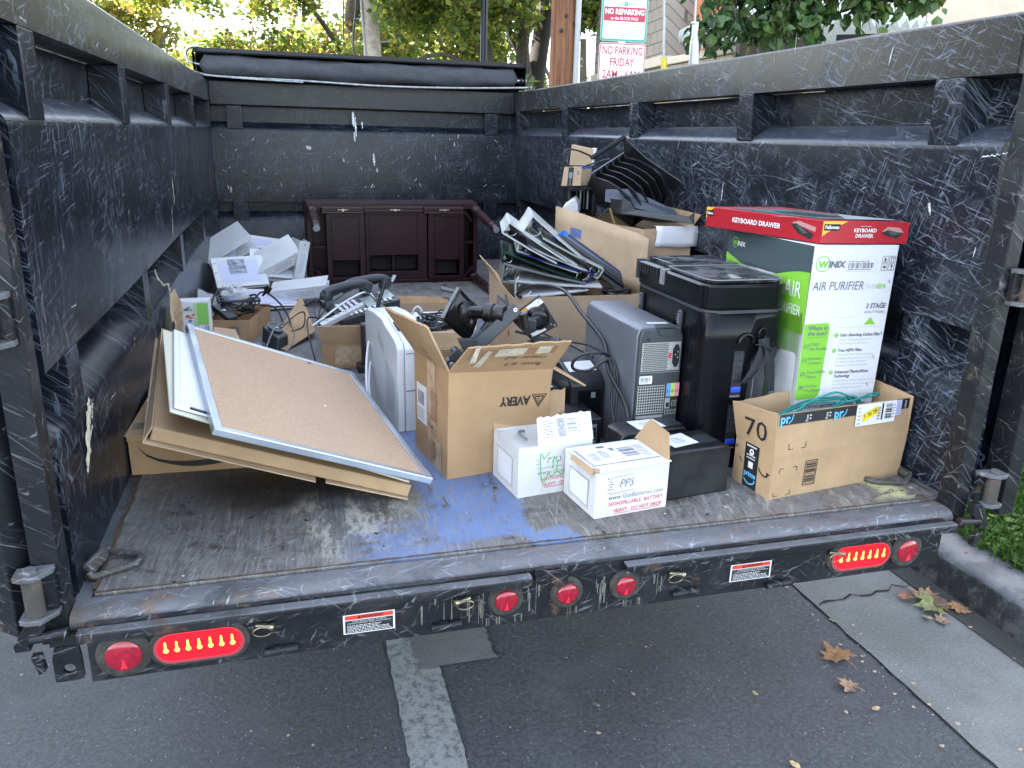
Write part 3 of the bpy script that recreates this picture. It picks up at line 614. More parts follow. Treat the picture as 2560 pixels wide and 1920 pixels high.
# tarp housing on the front wall
m_tarp = NT('black_tarp_mesh'); _k = m_tarp; _o = _k.obj(); _k.set(Base_Color=_k.mix(_k.noise(_o, 14, 5, .7), (.016, .018, .023), (.055, .06, .072)), Roughness=.75); _k.bump(_k.math('ADD', _k.noise(_o, 9, 4), _k.math('MULTIPLY', _k.noise(_o, 240, 2), .25)), .6, .01); m_tarp = _k.m
b = MB(); b.box((-.07, 4.385, 1.20), (2.13, 4.395, 1.385), m_hous); b.ext([(-.07, 4.20, 1.352), (-.07, 4.20, 1.362), (-.07, 4.30, 1.392), (-.07, 4.384, 1.392), (-.07, 4.384, 1.384), (-.07, 4.30, 1.383)][::-1], (2.20, 0, 0), m_hous)
b.box((-.075, 4.22, 1.215), (-.071, 4.39, 1.36), m_hous); b.box((2.1305, 4.22, 1.215), (2.1345, 4.39, 1.39), m_hous); th = part(b, 'tarp_housing', bev=.001)
b = MB(); P_ = []
for i in range(61):
    x = -.035+i*2.11/60; row = []
    for j in range(25):
        a = 2*math.pi*j/24; rr = .066+.016*mnoise.noise(V((x*5, math.cos(a)*1.2, math.sin(a)*1.2)))+.003*mnoise.noise(V((x*22, math.cos(a)*4, math.sin(a)*4)))
        if i in (0, 60): rr *= .2
        row.append((x, 4.24+rr*math.cos(a), 1.283+rr*math.sin(a)-.008*math.sin(math.pi*i/60)))
    P_.append(row)
b.grid(P_, m_tarp); part(b, 'tarp_roll', th, sm=60)
b = MB(); r0 = random.Random(21)
for i in range(150):       # frayed threads
    x = r0.choice((r0.gauss(1.55, .05), r0.gauss(.15, .06), r0.uniform(0, 2.05), r0.gauss(1.82, .06))); a = r0.uniform(.6, 5.6)
    p = V((x, 4.24-.072*abs(math.cos(a)), 1.283+.066*math.sin(a))); d = V((r0.uniform(-1, 1), r0.uniform(-.6, .1), r0.uniform(-1, 1)))*r0.uniform(.006, .022)
    b.tube([p, p+d*.5+V((0, 0, .004)), p+d], .0007, m_tarp, 3, 1)
part(b, 'frayed_thread', th)['kind'] = 'stuff'
m_alu = mat('aluminium', (.55, .57, .60), .38, .9, var=.12, vsc=30)
m_bow = mat('dull_bow_metal', (.30, .31, .32), .45, .7, var=.3, vsc=25)
b = MB(); b.tube([(-.10, 3.3, 1.235), (-.09, 3.7, 1.24), (-.03, 4.05, 1.222), (.10, 4.16, 1.213), (.6, 4.17, 1.208), (1.1, 4.16, 1.196), (1.6, 4.165, 1.203), (2.08, 4.16, 1.222), (2.14, 4.1, 1.225)], .0075, m_bow, 10, 6); part(b, 'tarp_bow', th, sm=60)
b = MB(); b.tube([(-.095, 4.0, 1.232), (-.02, 4.1, 1.216), (.25, 4.14, 1.205), (.6, 4.15, 1.198)], .005, m_bow, 8, 5); part(b, 'tarp_bow', th, sm=60)
b = MB(); b.tube([(-.035, 4.26, 1.395), (-.09, 4.25, 1.385), (-.118, 4.25, 1.345), (-.105, 4.25, 1.30)], .011, m_alu, 8, 4); b.cyl((-.105, 4.25, 1.30), (-.03, 4.25, 1.285), .006, m_alu); part(b, 'tarp_arm', th, sm=50)
b = MB(); b.cyl((2.07, 4.27, 1.275), (2.15, 4.27, 1.275), .014, m_alu); b.cyl((2.10, 4.27, 1.275), (2.118, 4.27, 1.275), .026, m_blk); part(b, 'roller_shaft', th, sm=40)
# ------------------------------------------------------------------ cargo: shared helpers and materials
m_card = cardmat('brown_cardboard', (.39, .25, .135)); m_card2 = cardmat('pale_cardboard', (.47, .345, .225), .15); m_card3 = cardmat('tan_cardboard', (.42, .285, .165)); m_cardw = cardmat('white_printed_cardboard', (.60, .60, .585), .3)
m_tape = mat('brown_packing_tape', (.30, .155, .07), .25, var=.1); m_ctape = mat('clear_packing_tape', (.42, .30, .19), .18, var=.25, vsc=30); m_btape = mat('blue_masking_tape', (.03, .16, .55), .6); m_dtape = mat('dirty_clear_tape', (.50, .44, .33), .4, var=.2, vsc=60)
m_bpl = mat('black_plastic', (.012, .012, .014), .38, var=.3, vsc=12); m_bgl = mat('gloss_black_plastic', (.004, .0045, .006), .16, spec=.32); m_dgr = mat('dark_grey_plastic', (.035, .039, .046), .45, var=.15); m_cable = mat('black_cable', (.010, .011, .013), .42); m_gry = mat('grey_plastic', (.20, .21, .22), .5)
m_whp = mat('white_plastic', (.62, .64, .66), .38, var=.04); m_wbind = mat('white_vinyl', (.60, .615, .62), .35, var=.06, vsc=9); m_chr = mat('chrome_ring', (.62, .60, .56), .22, 1); m_foil = mat('paper_sheet', (.66, .67, .69), .6, var=.05)
m_greyink = mat('grey_ink', (.22, .22, .23), .7); m_blueink = mat('blue_print', (.07, .12, .30), .6); m_redink = mat('red_print', (.55, .06, .09), .65); m_slate = mat('slate_print', (.13, .13, .155), .6)
m_silver = mat('silver_plastic', (.58, .61, .65), .34, .1); m_alum2 = mat('aluminium_frame', (.50, .55, .62), .35, .75, var=.06)
def wt(name, label, cat, base, group=None):          # thing whose parts are modelled in world coordinates
    t = thing(name, label, cat, base, 0, group); t['_b'] = list(base); return t
def cp(b, name, root, par=None, **k):
    q = V(root['_b']); b.v = [p-q for p in b.v]
    return b.build(name, par or root, **k)
def pp(P, name, root, par=None, **k): return cp(P.b, name, root, par, **k)
def done():
    for o in bpy.data.objects:
        if '_b' in o: del o['_b']
def cbody(b, P4, zb, T4, m, t=.004, floor=True):
    """open carton: base corners (counter-clockwise), top corners"""
    B = [V((x, y, zb)) for x, y in P4]; T = [V(p) for p in T4]; c = sum(B, V())/4; ct = sum(T, V())/4
    def inn(p, q):
        d = q-p; d.z = 0; return p+d.normalized()*t*1.4
    Bi = [inn(p, c)+V((0, 0, t)) for p in B]; Ti = [inn(p, ct) for p in T]
    K = 8 if abs((T[1]-T[0]).normalized().dot((B[1]-B[0]).normalized())) < .9995 else 1
    for i in range(4):
        j = (i+1) % 4
        for p, q, r_, w in ((B[i], B[j], T[j], T[i]), (Bi[j], Bi[i], Ti[i], Ti[j])): b.grid([[p.lerp(q, x/K).lerp(w.lerp(r_, x/K), y/K) for x in range(K+1)] for y in range(K+1)], m)
        b.poly([T[i], T[j], Ti[j], Ti[i]], m)
    b.poly(B[::-1], m); b.poly(Bi, m)
def flap(b, a, c, d, e, m, t=.0035, jag=.0, seed=1, n=10, curl=0):
    """board hinged on a-c with its free edge d-e (d next to c)"""
    a, c, d, e = V(a), V(c), V(d), V(e); r = random.Random(seed); nrm = (c-a).cross(e-a).normalized()
    rows = []; K = 4
    for k in range(K+1):
        s_ = k/K; row = []
        for i in range(n+1):
            u = i/n; p = (a.lerp(c, u)).lerp(e.lerp(d, u), s_)+nrm*curl*math.sin(s_*math.pi*.5)*s_
            if k == K and jag: p = p+(e-a).normalized()*r.uniform(-jag, jag)
            row.append(p)
        rows.append(row)
    W_ = n+1; fr = [p for r_ in rows for p in r_]; bk = [p-nrm*t for p in fr]; N = len(fr); f = []
    for k in range(K):
        for i in range(n): q = (k*W_+i, k*W_+i+1, (k+1)*W_+i+1, (k+1)*W_+i); f.append(q); f.append(tuple(N+x for x in q[::-1]))
    brd = [i for i in range(W_)]+[(k+1)*W_-1 for k in range(1, K+1)]+[K*W_+i for i in range(n-1, -1, -1)]+[k*W_ for k in range(K-1, 0, -1)]
    for x, y in zip(brd, brd[1:]+brd[:1]): f.append((y, x, N+x, N+y))
    b.add(fr+bk, f, m)
def cable(pts, r, root, m=None, name='cable', n=6, sm=5):
    b = MB(); b.tube(pts, r, m or m_cable, n, sm); return cp(b, name, root, sm=60)

# --- shipping carton under the boards
t = wt('shipping_carton', 'flat brown carton printed with a curved black arrow, lying under the corkboard', 'carton', (.24, .88, 0))
b = MB(); b.hexa([(.006, .611, 0), (.46, .598, 0), (.475, 1.17, 0), (.018, 1.18, 0), (.004, .614, .112), (.46, .60, .110), (.475, 1.17, .11), (.018, 1.18, .114)], m_card); cp(b, 'carton_body', t, bev=.002)
b = MB(); b.slab([(.0, .606, .116), (.462, .594, .114), (.476, 1.172, .1135), (.018, 1.182, .1175)], .0022, m_card3); b.slab([(.004, .6085, .1135), (.462, .5965, .1115), (.462, .5965, .098), (.004, .6085, .100)][::-1], .0015, m_card3); cp(b, 'lid', t)
P = Panel((.0, .606, .1162), (1, -.026, 0), (.02, 1, .002)); 
P.rect(.006, .285, .066, .448, m_foil, 1); P.lines(.010, .30, .060, .44, 9, m_greyink, 2, 3, .4); P.bars(.012, .395, .058, .425, 14, m_slate, 3, 4); P.bars(.012, .345, .04, .36, 8, m_slate, 3, 9); P.rect(.008, .372, .024, .38, m_slate, 3)
P.frame(.010, .05, .072, .098, .0022, m_slate, 1); P.bars(.014, .054, .069, .094, 13, m_slate, 1, 6)
pp(P, 'shipping_label', t)
P = Panel((.0, .6105, 0), (1, -.0286, 0), (0, 0, 1)); up_, lo = [], []
ux = [.029, .048, .075, .106, .135, .159, .185, .209, .24, .27, .31, .345]; uz = [.083, .060, .0455, .037, .034, .033, .0335, .035, .039, .046, .058, .073]; lz = [.082, .054, .038, .027, .020, .017, .0165, .018, .022, .030, .045, .068]
for i in range(len(ux)-1): P.poly([(ux[i], lz[i]), (ux[i+1], lz[i+1]), (ux[i+1], uz[i+1]), (ux[i], uz[i])], m_ink, 2)
P.poly([(.33, .050), (.385, .082), (.318, .083)], m_ink, 2); pp(P, 'arrow_print', t)

# --- stack of boards leaning over it
c0, c1, c2, c3 = V((.1376, .960, .333)), V((.2696, .163, .281)), V((.7637, .262, .072)), V((.6317, 1.061, .122))
nb = (c2-c1).cross(c0-c1).normalized(); ex = (c2-c1).normalized(); ey = nb.cross(ex)
m_cork = NT('cork'); _o = m_cork.obj(); _n = m_cork.noise(_o, 330, 2, .6)
m_cork.set(Base_Color=m_cork.mix(m_cork.ramp(_n, .35, .68), (.36, .235, .145), m_cork.mix(m_cork.noise(_o, 5, 3), (.47, .33, .225), (.53, .385, .275))), Roughness=.9); m_cork.bump(_n, .3, .002); m_cork = m_cork.m
t = wt('corkboard', 'large cork pinboard in an aluminium frame, lying slanted on top of the stack of boards', 'pinboard', tuple((c1+c2)/2))
fw_ = .020
def fp(u, v, h): return c1+(c2-c1)*u+(c0-c1)*v+nb*h
Lx, Ly = (c2-c1).length, (c0-c1).length; a_, d_ = fw_/Lx, fw_/Ly
b = MB(); b.hexa([fp(a_*.5, d_*.5, -.012), fp(1-a_*.5, d_*.5, -.012), fp(1-a_*.5, 1-d_*.5, -.012), fp(a_*.5, 1-d_*.5, -.012), fp(a_*.5, d_*.5, -.002), fp(1-a_*.5, d_*.5, -.002), fp(1-a_*.5, 1-d_*.5, -.002), fp(a_*.5, 1-d_*.5, -.002)], m_cork); cp(b, 'cork_sheet', t)
b = MB()
for q in ([(0, 0), (1, 0), (1-a_, d_), (a_, d_)], [(1, 0), (1, 1), (1-a_, 1-d_), (1-a_, d_)], [(1, 1), (0, 1), (a_, 1-d_), (1-a_, 1-d_)], [(0, 1), (0, 0), (a_, d_), (a_, 1-d_)]): b.hexa([fp(*p, -.016) for p in q]+[fp(*p, .0015) for p in q], m_alum2)
cp(b, 'frame', t, bev=.002)
b = MB(); 
for (u, v), (su, sv) in (((0, 0), (1, 1)), ((1, 0), (-1, 1)), ((1, 1), (-1, -1)), ((0, 1), (1, -1))):
    b = MB(); b.poly([fp(u, v, .0022), fp(u+su*.05, v, .0022), fp(u+su*.03, v+sv*.02, .0022), fp(u+su*.014, v+sv*.045, .0022), fp(u, v+sv*.07, .0022)][::(1 if su*sv > 0 else -1)], m_alum2); cp(b, 'corner_cap', t)
b = MB(); p = fp(.62, .44, -.001); b.cyl(p, p+nb*.006, .003, m_whp, n=8); p = fp(.70, .95, .001); b.cyl(p+nb*.001, p+nb*.0015, .006, m_dgr, n=12); cp(b, 'push_pin', t)
def board(name, label, cat, q, h0, th, m, m2=None):
    tt = wt(name, label, cat, tuple(q[0])); b = MB(); b.slab([p+nb*h0 for p in q], th, m); cp(b, 'panel', tt, bev=.006 if m2 else .003); return tt
wq = [c1+ex*-.075+ey*.085, c1+ex*.50+ey*-.0, c1+ex*.52+ey*.70, c1+ex*-.05+ey*.80]
t = board('whiteboard', 'white dry erase board with rounded corners sticking out left of the corkboard', 'whiteboard', [c1+ex*-.070+ey*.125, c1+ex*.50+ey*.06, c1+ex*.54+ey*.68, c1+ex*-.030+ey*.775], -.0165, .006, m_whp, 1)
b = MB(); b.slab([c1+ex*-.055+ey*.15+nb*-.0155, c1+ex*.4+ey*.12+nb*-.0155, c1+ex*.4+ey*.65+nb*-.0155, c1+ex*-.015+ey*.74+nb*-.0155], .0012, m_foil); cp(b, 'writing_surface', t)
b = MB(); b.slab([c1+ex*-.035+ey*.128+nb*-.0125, c1+ex*.02+ey*.119+nb*-.0125, c1+ex*.02+ey*.125+nb*-.0125, c1+ex*-.035+ey*.135+nb*-.0125], .003, m_bpl); cp(b, 'clip', t)
t = board('backing_board', 'cream edged board sandwiched between the whiteboard and the flattened carton', 'board', [c1+ex*-.078+ey*.112, c1+ex*.495+ey*.012, c1+ex*.52+ey*.66, c1+ex*-.06+ey*.765], -.024, .006, mat('cream_board', (.52, .51, .40), .6), 1)
A_, B_, T_ = V((.125, .30, .245)), V((.715, .292, .045)), V((.055, 1.06, .300))
e_ = (B_-A_); n2 = e_.cross(T_-A_).normalized(); f_ = n2.cross(e_.normalized())
t = wt('flattened_carton', 'long folded brown cardboard carton lying between the boards and the arrow carton', 'cardboard', tuple(A_))
q = [A_, B_, B_+(T_-A_)*.85, T_]
b = MB(); b.slab([q[0], q[1], q[2], q[3]], .034, m_card3); cp(b, 'carton_body', t, bev=.004)
b = MB(); b.slab([A_-ex*.012-n2*.0365-f_*.012, A_+e_*.62-n2*.0365-f_*.02, A_+e_*.60-n2*.0365+f_*.3, T_-n2*.0365-ex*.014], .003, m_card2); b.slab([A_+e_*.66-n2*.036-f_*.012, B_-n2*.036-f_*.006, B_-n2*.036+f_*.2, A_+e_*.66-n2*.036+f_*.2], .003, m_card2)
b.slab([A_-ex*.003-n2*.001, T_-ex*.003-n2*.001, T_-ex*.006-n2*.036, A_-ex*.012-n2*.036], .003, m_card2); cp(b, 'flap', t)

# --- things along the left wall
t = wt('product_box', 'slim white and green product box standing against the left wall beside the cables', 'box', (.05, 1.85, 0))
q = [(-.0, 1.84, .10), (.12, 1.84, .085), (.115, 1.84, .225), (-.002, 1.84, .225)]; yv = .05
b = MB(); b.hexa([(.004, 1.84, .0), (.122, 1.835, .0), (.124, 1.905, .0), (.006, 1.90, 0), (.003, 1.86, .222), (.116, 1.855, .224), (.122, 1.92, .228), (.006, 1.92, .226)], m_foil); cp(b, 'box_body', t, bev=.001)
P = Panel((.004, 1.838, 0), (1, -.04, 0), (0, .09, 1)); gm = mat('leaf_green_print', (.22, .50, .10), .5)
P.rect(.001, .08, .011, .221, gm, 1); P.rect(.068, .13, .112, .218, gm, 1); P.rect(.055, .13, .068, .218, mat('pale_green_print', (.42, .58, .36), .5), 1); P.frame(.096, .095, .110, .125, .002, m_slate, 2); P.rect(.098, .107, .108, .109, m_slate, 2); P.rect(.098, .115, .108, .117, m_slate, 2)
for i, (u, v, r) in enumerate(((.028, .192, .010), (.038, .20, .007), (.045, .19, .008), (.032, .165, .010), (.044, .158, .009), (.052, .17, .007), (.040, .145, .008))): P.disc(u, v, r, [m_slate, m_greyink, gm, m_redink, mat('orange_print', (.65, .25, .05), .5), m_redink, m_blueink][i], 2, 7, r*.55)
P.lines(.015, .085, .09, .13, 7, m_greyink, 2, 8, .35); pp(P, 'printed_label', t)
t = wt('torn_cardboard', 'ragged strip of grey cardboard standing curled against the left wall', 'cardboard', (.03, 1.5, 0))
b = MB(); r0 = random.Random(4); rows = []
for k in range(9):
    s_ = k/8; rows.append([(.012+.03*s_+.012*math.sin(i*.9+k), 1.36+.028*i+.012*s_+r0.uniform(-.004, .004)*(k in (0, 8)), .0+(.24+.012*math.sin(i*1.9)+.10*max(0, 1-abs(i-5)/3)+.03*(i > 7))*s_) for i in range(11)])
b.grid(rows, m_card2); o = cp(b, 'board', t); md = o.modifiers.new('s', 'SOLIDIFY'); md.thickness = .004
t = wt('vinyl_strip', 'long peeling strip of cream paint film hanging on the left wall above the ragged cardboard', 'strip', (.02, 1.5, .3))
b = MB(); scrape(b, (.006, 0, 0), (0, 1, 0), (0, 0, 1), [(1.33, .44), (1.37, .405), (1.48, .36), (1.60, .345), (1.63, .31), (1.63, .25)], .016, m_cream, 44); o = cp(b, 'film', t); md = o.modifiers.new('s', 'SOLIDIFY'); md.thickness = .003; md.offset = -1

# --- open box of cables
t = wt('cable_box', 'small open brown box heaped with black power cables and adapters', 'box', (.22, 2.15, 0))
P4 = [(.085, 2.06), (.262, 2.03), (.345, 2.38), (.15, 2.42)]; b = MB(); cbody(b, P4, 0, [(x, y, .098) for x, y in P4], m_card); cp(b, 'carton_body', t)
P = Panel((.085, 2.0585, 0), (.177, -.03, 0), (0, 0, 1)); P.frame(.09, .03, .135, .07, .006, m_slate, 1); P.rect(.105, .03, .11, .07, m_slate, 1); P.rect(.12, .03, .125, .07, m_slate, 1); pp(P, 'printed_mark', t)
b = MB(); b.hexa([(.10, 2.07, .03), (.25, 2.05, .03), (.325, 2.36, .03), (.16, 2.4, .03), (.10, 2.075, .085), (.25, 2.055, .085), (.325, 2.36, .085), (.16, 2.4, .085)], m_cable); 
def blob(cx, cy, z, r, n, seed, root, rad=.004, zs=.5, name='power_cable', lab=None, cat='cable', m=None, grp=None):
    rr = random.Random(seed); 
    for i in range(n):
        pts = []; a0 = rr.uniform(0, 6.28); rx, ry = r*rr.uniform(.5, 1), r*rr.uniform(.5, 1); zz = z+rr.uniform(0, zs*r)
        for k in range(9): a = a0+k*rr.uniform(.6, .9); pts.append((cx+rx*math.cos(a)+rr.uniform(-.2, .2)*r, cy+ry*math.sin(a)+rr.uniform(-.2, .2)*r, zz+rr.uniform(-.3, .5)*zs*r))
        b_ = MB(); b_.tube(pts, rad*rr.uniform(.8, 1.2), m or m_cable, 6, 5)
        o = b_.build(name, None, sm=60); tag(o, lab, cat, grp)
blob(.215, 2.20, .105, .10, 10, 31, None, .0042, .55, lab='black power cable tangled in the heap on top of the small open box', grp='cables in the small brown box')
for i, pts in enumerate(([(.12, 2.12, .11), (.10, 2.2, .15), (.14, 2.3, .19), (.22, 2.35, .14), (.28, 2.2, .12), (.22, 2.08, .115)], [(.26, 2.25, .12), (.31, 2.3, .17), (.36, 2.3, .15), (.42, 2.22, .09), (.44, 2.1, .02), (.42, 2.0, .006)], [(.30, 2.3, .11), (.37, 2.28, .10), (.40, 2.2, .05), (.39, 2.08, .006), (.34, 2.02, .006)])):
    b = MB(); b.tube(pts, .0045, m_cable, 7, 6); tag(b.build('power_cable', None, sm=60), ['black power cable arching over the clear bag in the cable box', 'black power cable trailing from the cable box onto the bed floor', 'thin black lead drooping down the side of the cable box'][i], 'cable')
def plug(p, d, lab):
    p, d = V(p), V(d).normalized(); tt = wt('power_plug', lab, 'plug', tuple(p)); b = MB(); b.lathe(p-d*.03, p, [(0, .004), (.6, .007), (1, .012)], m_bpl, 10); cp(b, 'strain_relief', tt, sm=40)
    u = d.orthogonal().normalized(); w = d.cross(u); b = MB(); b.hexa([p+u*a*.014+w*c*.011 for a, c in ((-1, -1), (1, -1), (1, 1), (-1, 1))]+[p+d*.028+u*a*.012+w*c*.009 for a, c in ((-1, -1), (1, -1), (1, 1), (-1, 1))], m_bpl); cp(b, 'plug_body', tt, bev=.002)
plug((.335, 2.30, .175), (.5, -.1, .6), 'black mains plug sticking up at the right edge of the cable box'); 
t = wt('power_adapter', 'grey laptop power brick with white labels on the front of the cable heap', 'adapter', (.155, 2.10, .11))
b = MB(); b.slab([(.105, 2.13, .150), (.175, 2.05, .108), (.215, 2.07, .112), (.145, 2.15, .155)], .028, m_dgr); cp(b, 'case', t, bev=.003)
b = MB(); b.slab([(.137, 2.098, .1325), (.155, 2.078, .1205), (.178, 2.089, .123), (.160, 2.11, .1365)], .0012, m_foil); b.slab([(.163, 2.070, .1165), (.172, 2.058, .111), (.196, 2.07, .1135), (.187, 2.082, .1195)], .0012, m_foil); cp(b, 'rating_label', t)
m_clear = mat('clear_plastic_film', (.75, .80, .85), .12, alpha=.35, var=.1, vsc=40)
t = wt('plastic_bag', 'crumpled clear plastic bag with a blue clip, on the cable heap', 'bag', (.19, 2.24, .13)); b = MB(); rows = []
for i in range(9):
    rows.append([])
    for j in range(17):
        th_, ph = .25+1.5*i/8, 2*math.pi*j/16; r_ = 1+.35*mnoise.noise(V((math.cos(ph)*2.2, math.sin(ph)*2.2, i*.7))); rows[-1].append((.195+.075*math.sin(th_)*math.cos(ph)*r_, 2.25+.09*math.sin(th_)*math.sin(ph)*r_, .13+.085*math.cos(th_)*r_))
b.grid(rows, m_clear); cp(b, 'film', t, sm=50)
b = MB(); b.slab([(.165, 2.2, .165), (.2, 2.19, .15), (.21, 2.215, .155), (.175, 2.225, .17)], .008, m_btape); cp(b, 'blue_clip', t, bev=.002)
t = wt('plastic_bag', 'thin clear plastic bag slumped between left wall and cable box', 'bag', (.06, 2.3, .12)); b = MB(); rows = []
for i in range(7):
    rows.append([(.03+.02*i+.008*mnoise.noise(V((i*.9, j*.8, 3))), 2.28+.03*j, .09+.10*math.sin(math.pi*(j+.5)/6)*(1-.12*i)+.02*mnoise.noise(V((i, j*1.3, 9)))) for j in range(6)])
b.grid(rows, m_clear); cp(b, 'film', t, sm=50)

# --- bits on the floor in front of the cable box
t = wt('cardboard_sheet', 'loose tan cardboard sheet behind the black charging cradle', 'cardboard', (.44, 2.1, 0)); b = MB(); b.slab([(.34, 1.94, .006), (.41, 1.845, .006), (.545, 2.08, .03), (.495, 2.55, .10)], .004, m_card3); cp(b, 'board', t)
t = wt('cardboard_sheet', 'pale rounded cardboard flap next to the blue grey cable clips', 'cardboard', (.2, 1.8, 0)); b = MB(); b.slab([(.13, 1.72, .06), (.245, 1.66, .035), (.235, 1.78, .075), (.215, 1.86, .10), (.13, 1.88, .11)], .004, m_card2); cp(b, 'board', t)
t = wt('charging_cradle', 'black moulded charging cradle with an oval recess, on loose cardboard', 'charger', (.37, 1.92, .0))
b = MB(); b.hexa([(.31, 1.95, .02), (.375, 1.85, .0), (.425, 1.92, .0), (.35, 2.02, .02), (.318, 1.97, .085), (.385, 1.87, .05), (.425, 1.93, .055), (.355, 2.03, .10)], m_dgr); cp(b, 'case', t, bev=.008, seg=3)
b = MB(); c_ = V((.371, 1.955, .0785)); u_, v_ = V((.06, -.09, -.037)).normalized(), V((.04, .06, .01)).normalized(); v_ = (v_-u_*v_.dot(u_)).normalized(); n_ = u_.cross(v_); 
if n_.z < 0: n_ = -n_
b.poly([c_+n_*.004+u_*.038*math.cos(k*.314)+v_*.022*math.sin(k*.314) for k in range(20)], m_bgl); b.tube([c_+n_*.005+u_*.040*math.cos(k*.314)+v_*.024*math.sin(k*.314) for k in range(20)], .0025, m_gry, 5, 1, True); cp(b, 'recess', t)
b = MB(); b.slab([c_+n_*.006+u_*.004, c_+n_*.006+u_*.012, c_+n_*.006+u_*.012+v_*.010, c_+n_*.006+u_*.004+v_*.010], .001, m_foil); cp(b, 'sticker', t)
m_bluegrey = mat('blue_grey_plastic', (.17, .20, .30), .45, var=.1)
for i, (px, py, pz) in enumerate(((.225, 1.70, .055), (.235, 1.62, .045))):
    t = wt('cable_clip', ['blue grey ribbed plastic cable clip, the rear one beside the charging cradle', 'blue grey ribbed plastic cable clip, the front one beside the charging cradle'][i], 'clip', (px, py, 0))
    b = MB(); b.box((px-.0, py, pz-.02), (px+.065, py+.025, pz), m_bluegrey); b.box((px+.02, py+.004, .0), (px+.06, py+.02, pz-.02), m_bpl); cp(b, 'body', t, bev=.003)
    b = MB(); 
    for k in range(4): b.box((px+.066, py-.006+.012*k, pz-.028), (px+.093, py-.001+.012*k, pz+.016), m_bluegrey)
    b.box((px+.0655, py-.004, pz-.022), (px+.085, py+.032, pz-.004), m_bluegrey); cp(b, 'ribs', t, bev=.001)
blob(.315, 1.68, .02, .05, 5, 77, None, .0028, .5, lab='thin dark lead coiled on the floor beside the charging cradle', grp='thin leads beside the charging cradle')
for i, (pts, m_) in enumerate((([(.33, 1.75, .03), (.37, 1.85, .10), (.42, 1.95, .10), (.45, 1.9, .07), (.43, 1.8, .03), (.39, 1.75, .006)], m_gry), ([(.40, 1.95, .08), (.46, 2.1, .10), (.50, 2.15, .10), (.49, 2.0, .07), (.44, 1.92, .07)], m_cable), ([(.53, 1.52, .0), (.52, 1.56, .05), (.505, 1.7, .11), (.51, 1.85, .14), (.56, 1.8, .15), (.62, 1.75, .17)], m_cable))):
    b = MB(); b.tube(pts, .0033, m_, 6, 6); tag(b.build('thin_cable', None, sm=60), ['pale grey lead looping over the black charging cradle', 'thin black lead curling over the tan cardboard sheet', 'thin black lead running from the floor into the telephone box'][i], 'cable')

# --- white ring binders dumped in the back left corner
def wbinder(loc, rot, label, w=.045, open_=0, wid=.26, hgt=.28, lab=1, M=None):
    t = thing('white_binder', label, 'binder', loc, rot=tuple(R(a) for a in rot), group='white binders dumped in the back corner', M=M)
    for i, s_ in enumerate((0, 1)):          # covers: y along spine, x away from spine
        b = MB(); z0 = s_*w; dz = (open_ if s_ else 0)-(w*.55 if s_ and not open_ else 0)
        b.slab([(0, 0, z0), (wid, 0, z0+dz), (wid, hgt, z0+dz), (0, hgt, z0)], .0032, m_wbind); b.build('cover', t, bev=.0012)
    b = MB(); b.box((-.0035, 0, -.003), (-.0003, hgt, w), m_wbind); b.build('spine', t, bev=.0008)
    P = Panel((-.0036, hgt, 0), (0, -1, 0), (0, 0, 1)); P.rect(.05, w*.15, hgt-.05, w*.85, m_foil, 1); 
    P.lines(.07, w*.25, hgt-.07, w*.75, 3, mat('pale_blue_print', (.20, .24, .40), .6), 2, int(loc[0]*900), .3); P.disc(.02, w*.5, .004, m_ink, 2, 10); P.build('spine_label', t)
    if lab:
        dzz = (open_ if open_ else -w*.55); P = Panel((0, 0, w+.0004), (wid, 0, dzz), (0, 1, 0)); P.rect(.03, .03, wid-.03, hgt-.03, mat('binder_insert', (.52, .54, .68), .5), 1)
        if lab == 2: P.rect(.08, .09, .17, .20, mat('photo_print', (.25, .28, .33), .5, var=.6, vsc=40), 2)
        if lab == 3: P.rect(.05, .20, .10, .25, m_slate, 2); P.lines(.05, .05, .2, .12, 4, mat('pale_blue_print', (.20, .24, .40), .6), 2, 5, .3)
        P.build('cover_insert', t)
    b = MB(); b.box((.004, hgt*.12, w*.4), (.012, hgt*.88, w*.6), m_chr)
    for k in (.2, .5, .8): b.tube([(.012+.016*math.cos(q), hgt*k, w*.5+.016*math.sin(q)) for q in [2*math.pi*i/10 for i in range(10)]], .0013, m_chr, 5, 2, True)
    b.build('ring_mechanism', t)
    return t
wbinder((.10, 3.62, .10), (35, 4, -12), 'white binder lying flat with its lilac insert up, rearmost of the heap', .04, 0, .30, .24)
wbinder((.03, 3.25, .12), (14, -26, 12), 'white binder propped on edge by the left wall, its punched spine facing forward', .05, .02, .28, .30, 0)
wbinder((.10, 3.18, .10), (22, -3, 8), 'white binder lying in the middle of the heap under a photo covered one', .04, 0, .30, .27, 1)
wbinder((.07, 2.93, .06), (38, -4, 10), 'white binder with a small landscape photo on its lilac cover', .03, 0, .27, .22, 2)
wbinder((.24, 3.04, .10), (30, 3, 4), 'white binder with a dark square on its cover, beside the photo binder', .035, 0, .24, .24, 3)
wbinder((.40, 3.30, .05), (0, 0, 0), 'white binder tipped up with shiny plastic glare on its spine', .062, .01, .2, .27, 0, frame((.27, 3.02, .135), (-.3, .9, .35), (.84, .1, .42)))
wbinder((.50, 3.12, .02), (0, 0, 0), 'white binder standing upright in front of the dark cabinet', .055, .01, .16, .28, 1, frame((.455, 3.04, .04), (-.25, .95, 0), (.22, 0, .97)))
wbinder((.36, 2.98, .05), (0, 0, 0), 'white binder standing on edge with three lines of print on its spine', .062, .0, .14, .30, 0, frame((.335, 2.80, .075), (.15, .95, .2), (.96, -.12, .14)))
wbinder((.21, 2.62, .02), (9, 2, 18), 'open white binder lying flat beside the cable box, nearest of the heap', .022, 0, .30, .27, 1)

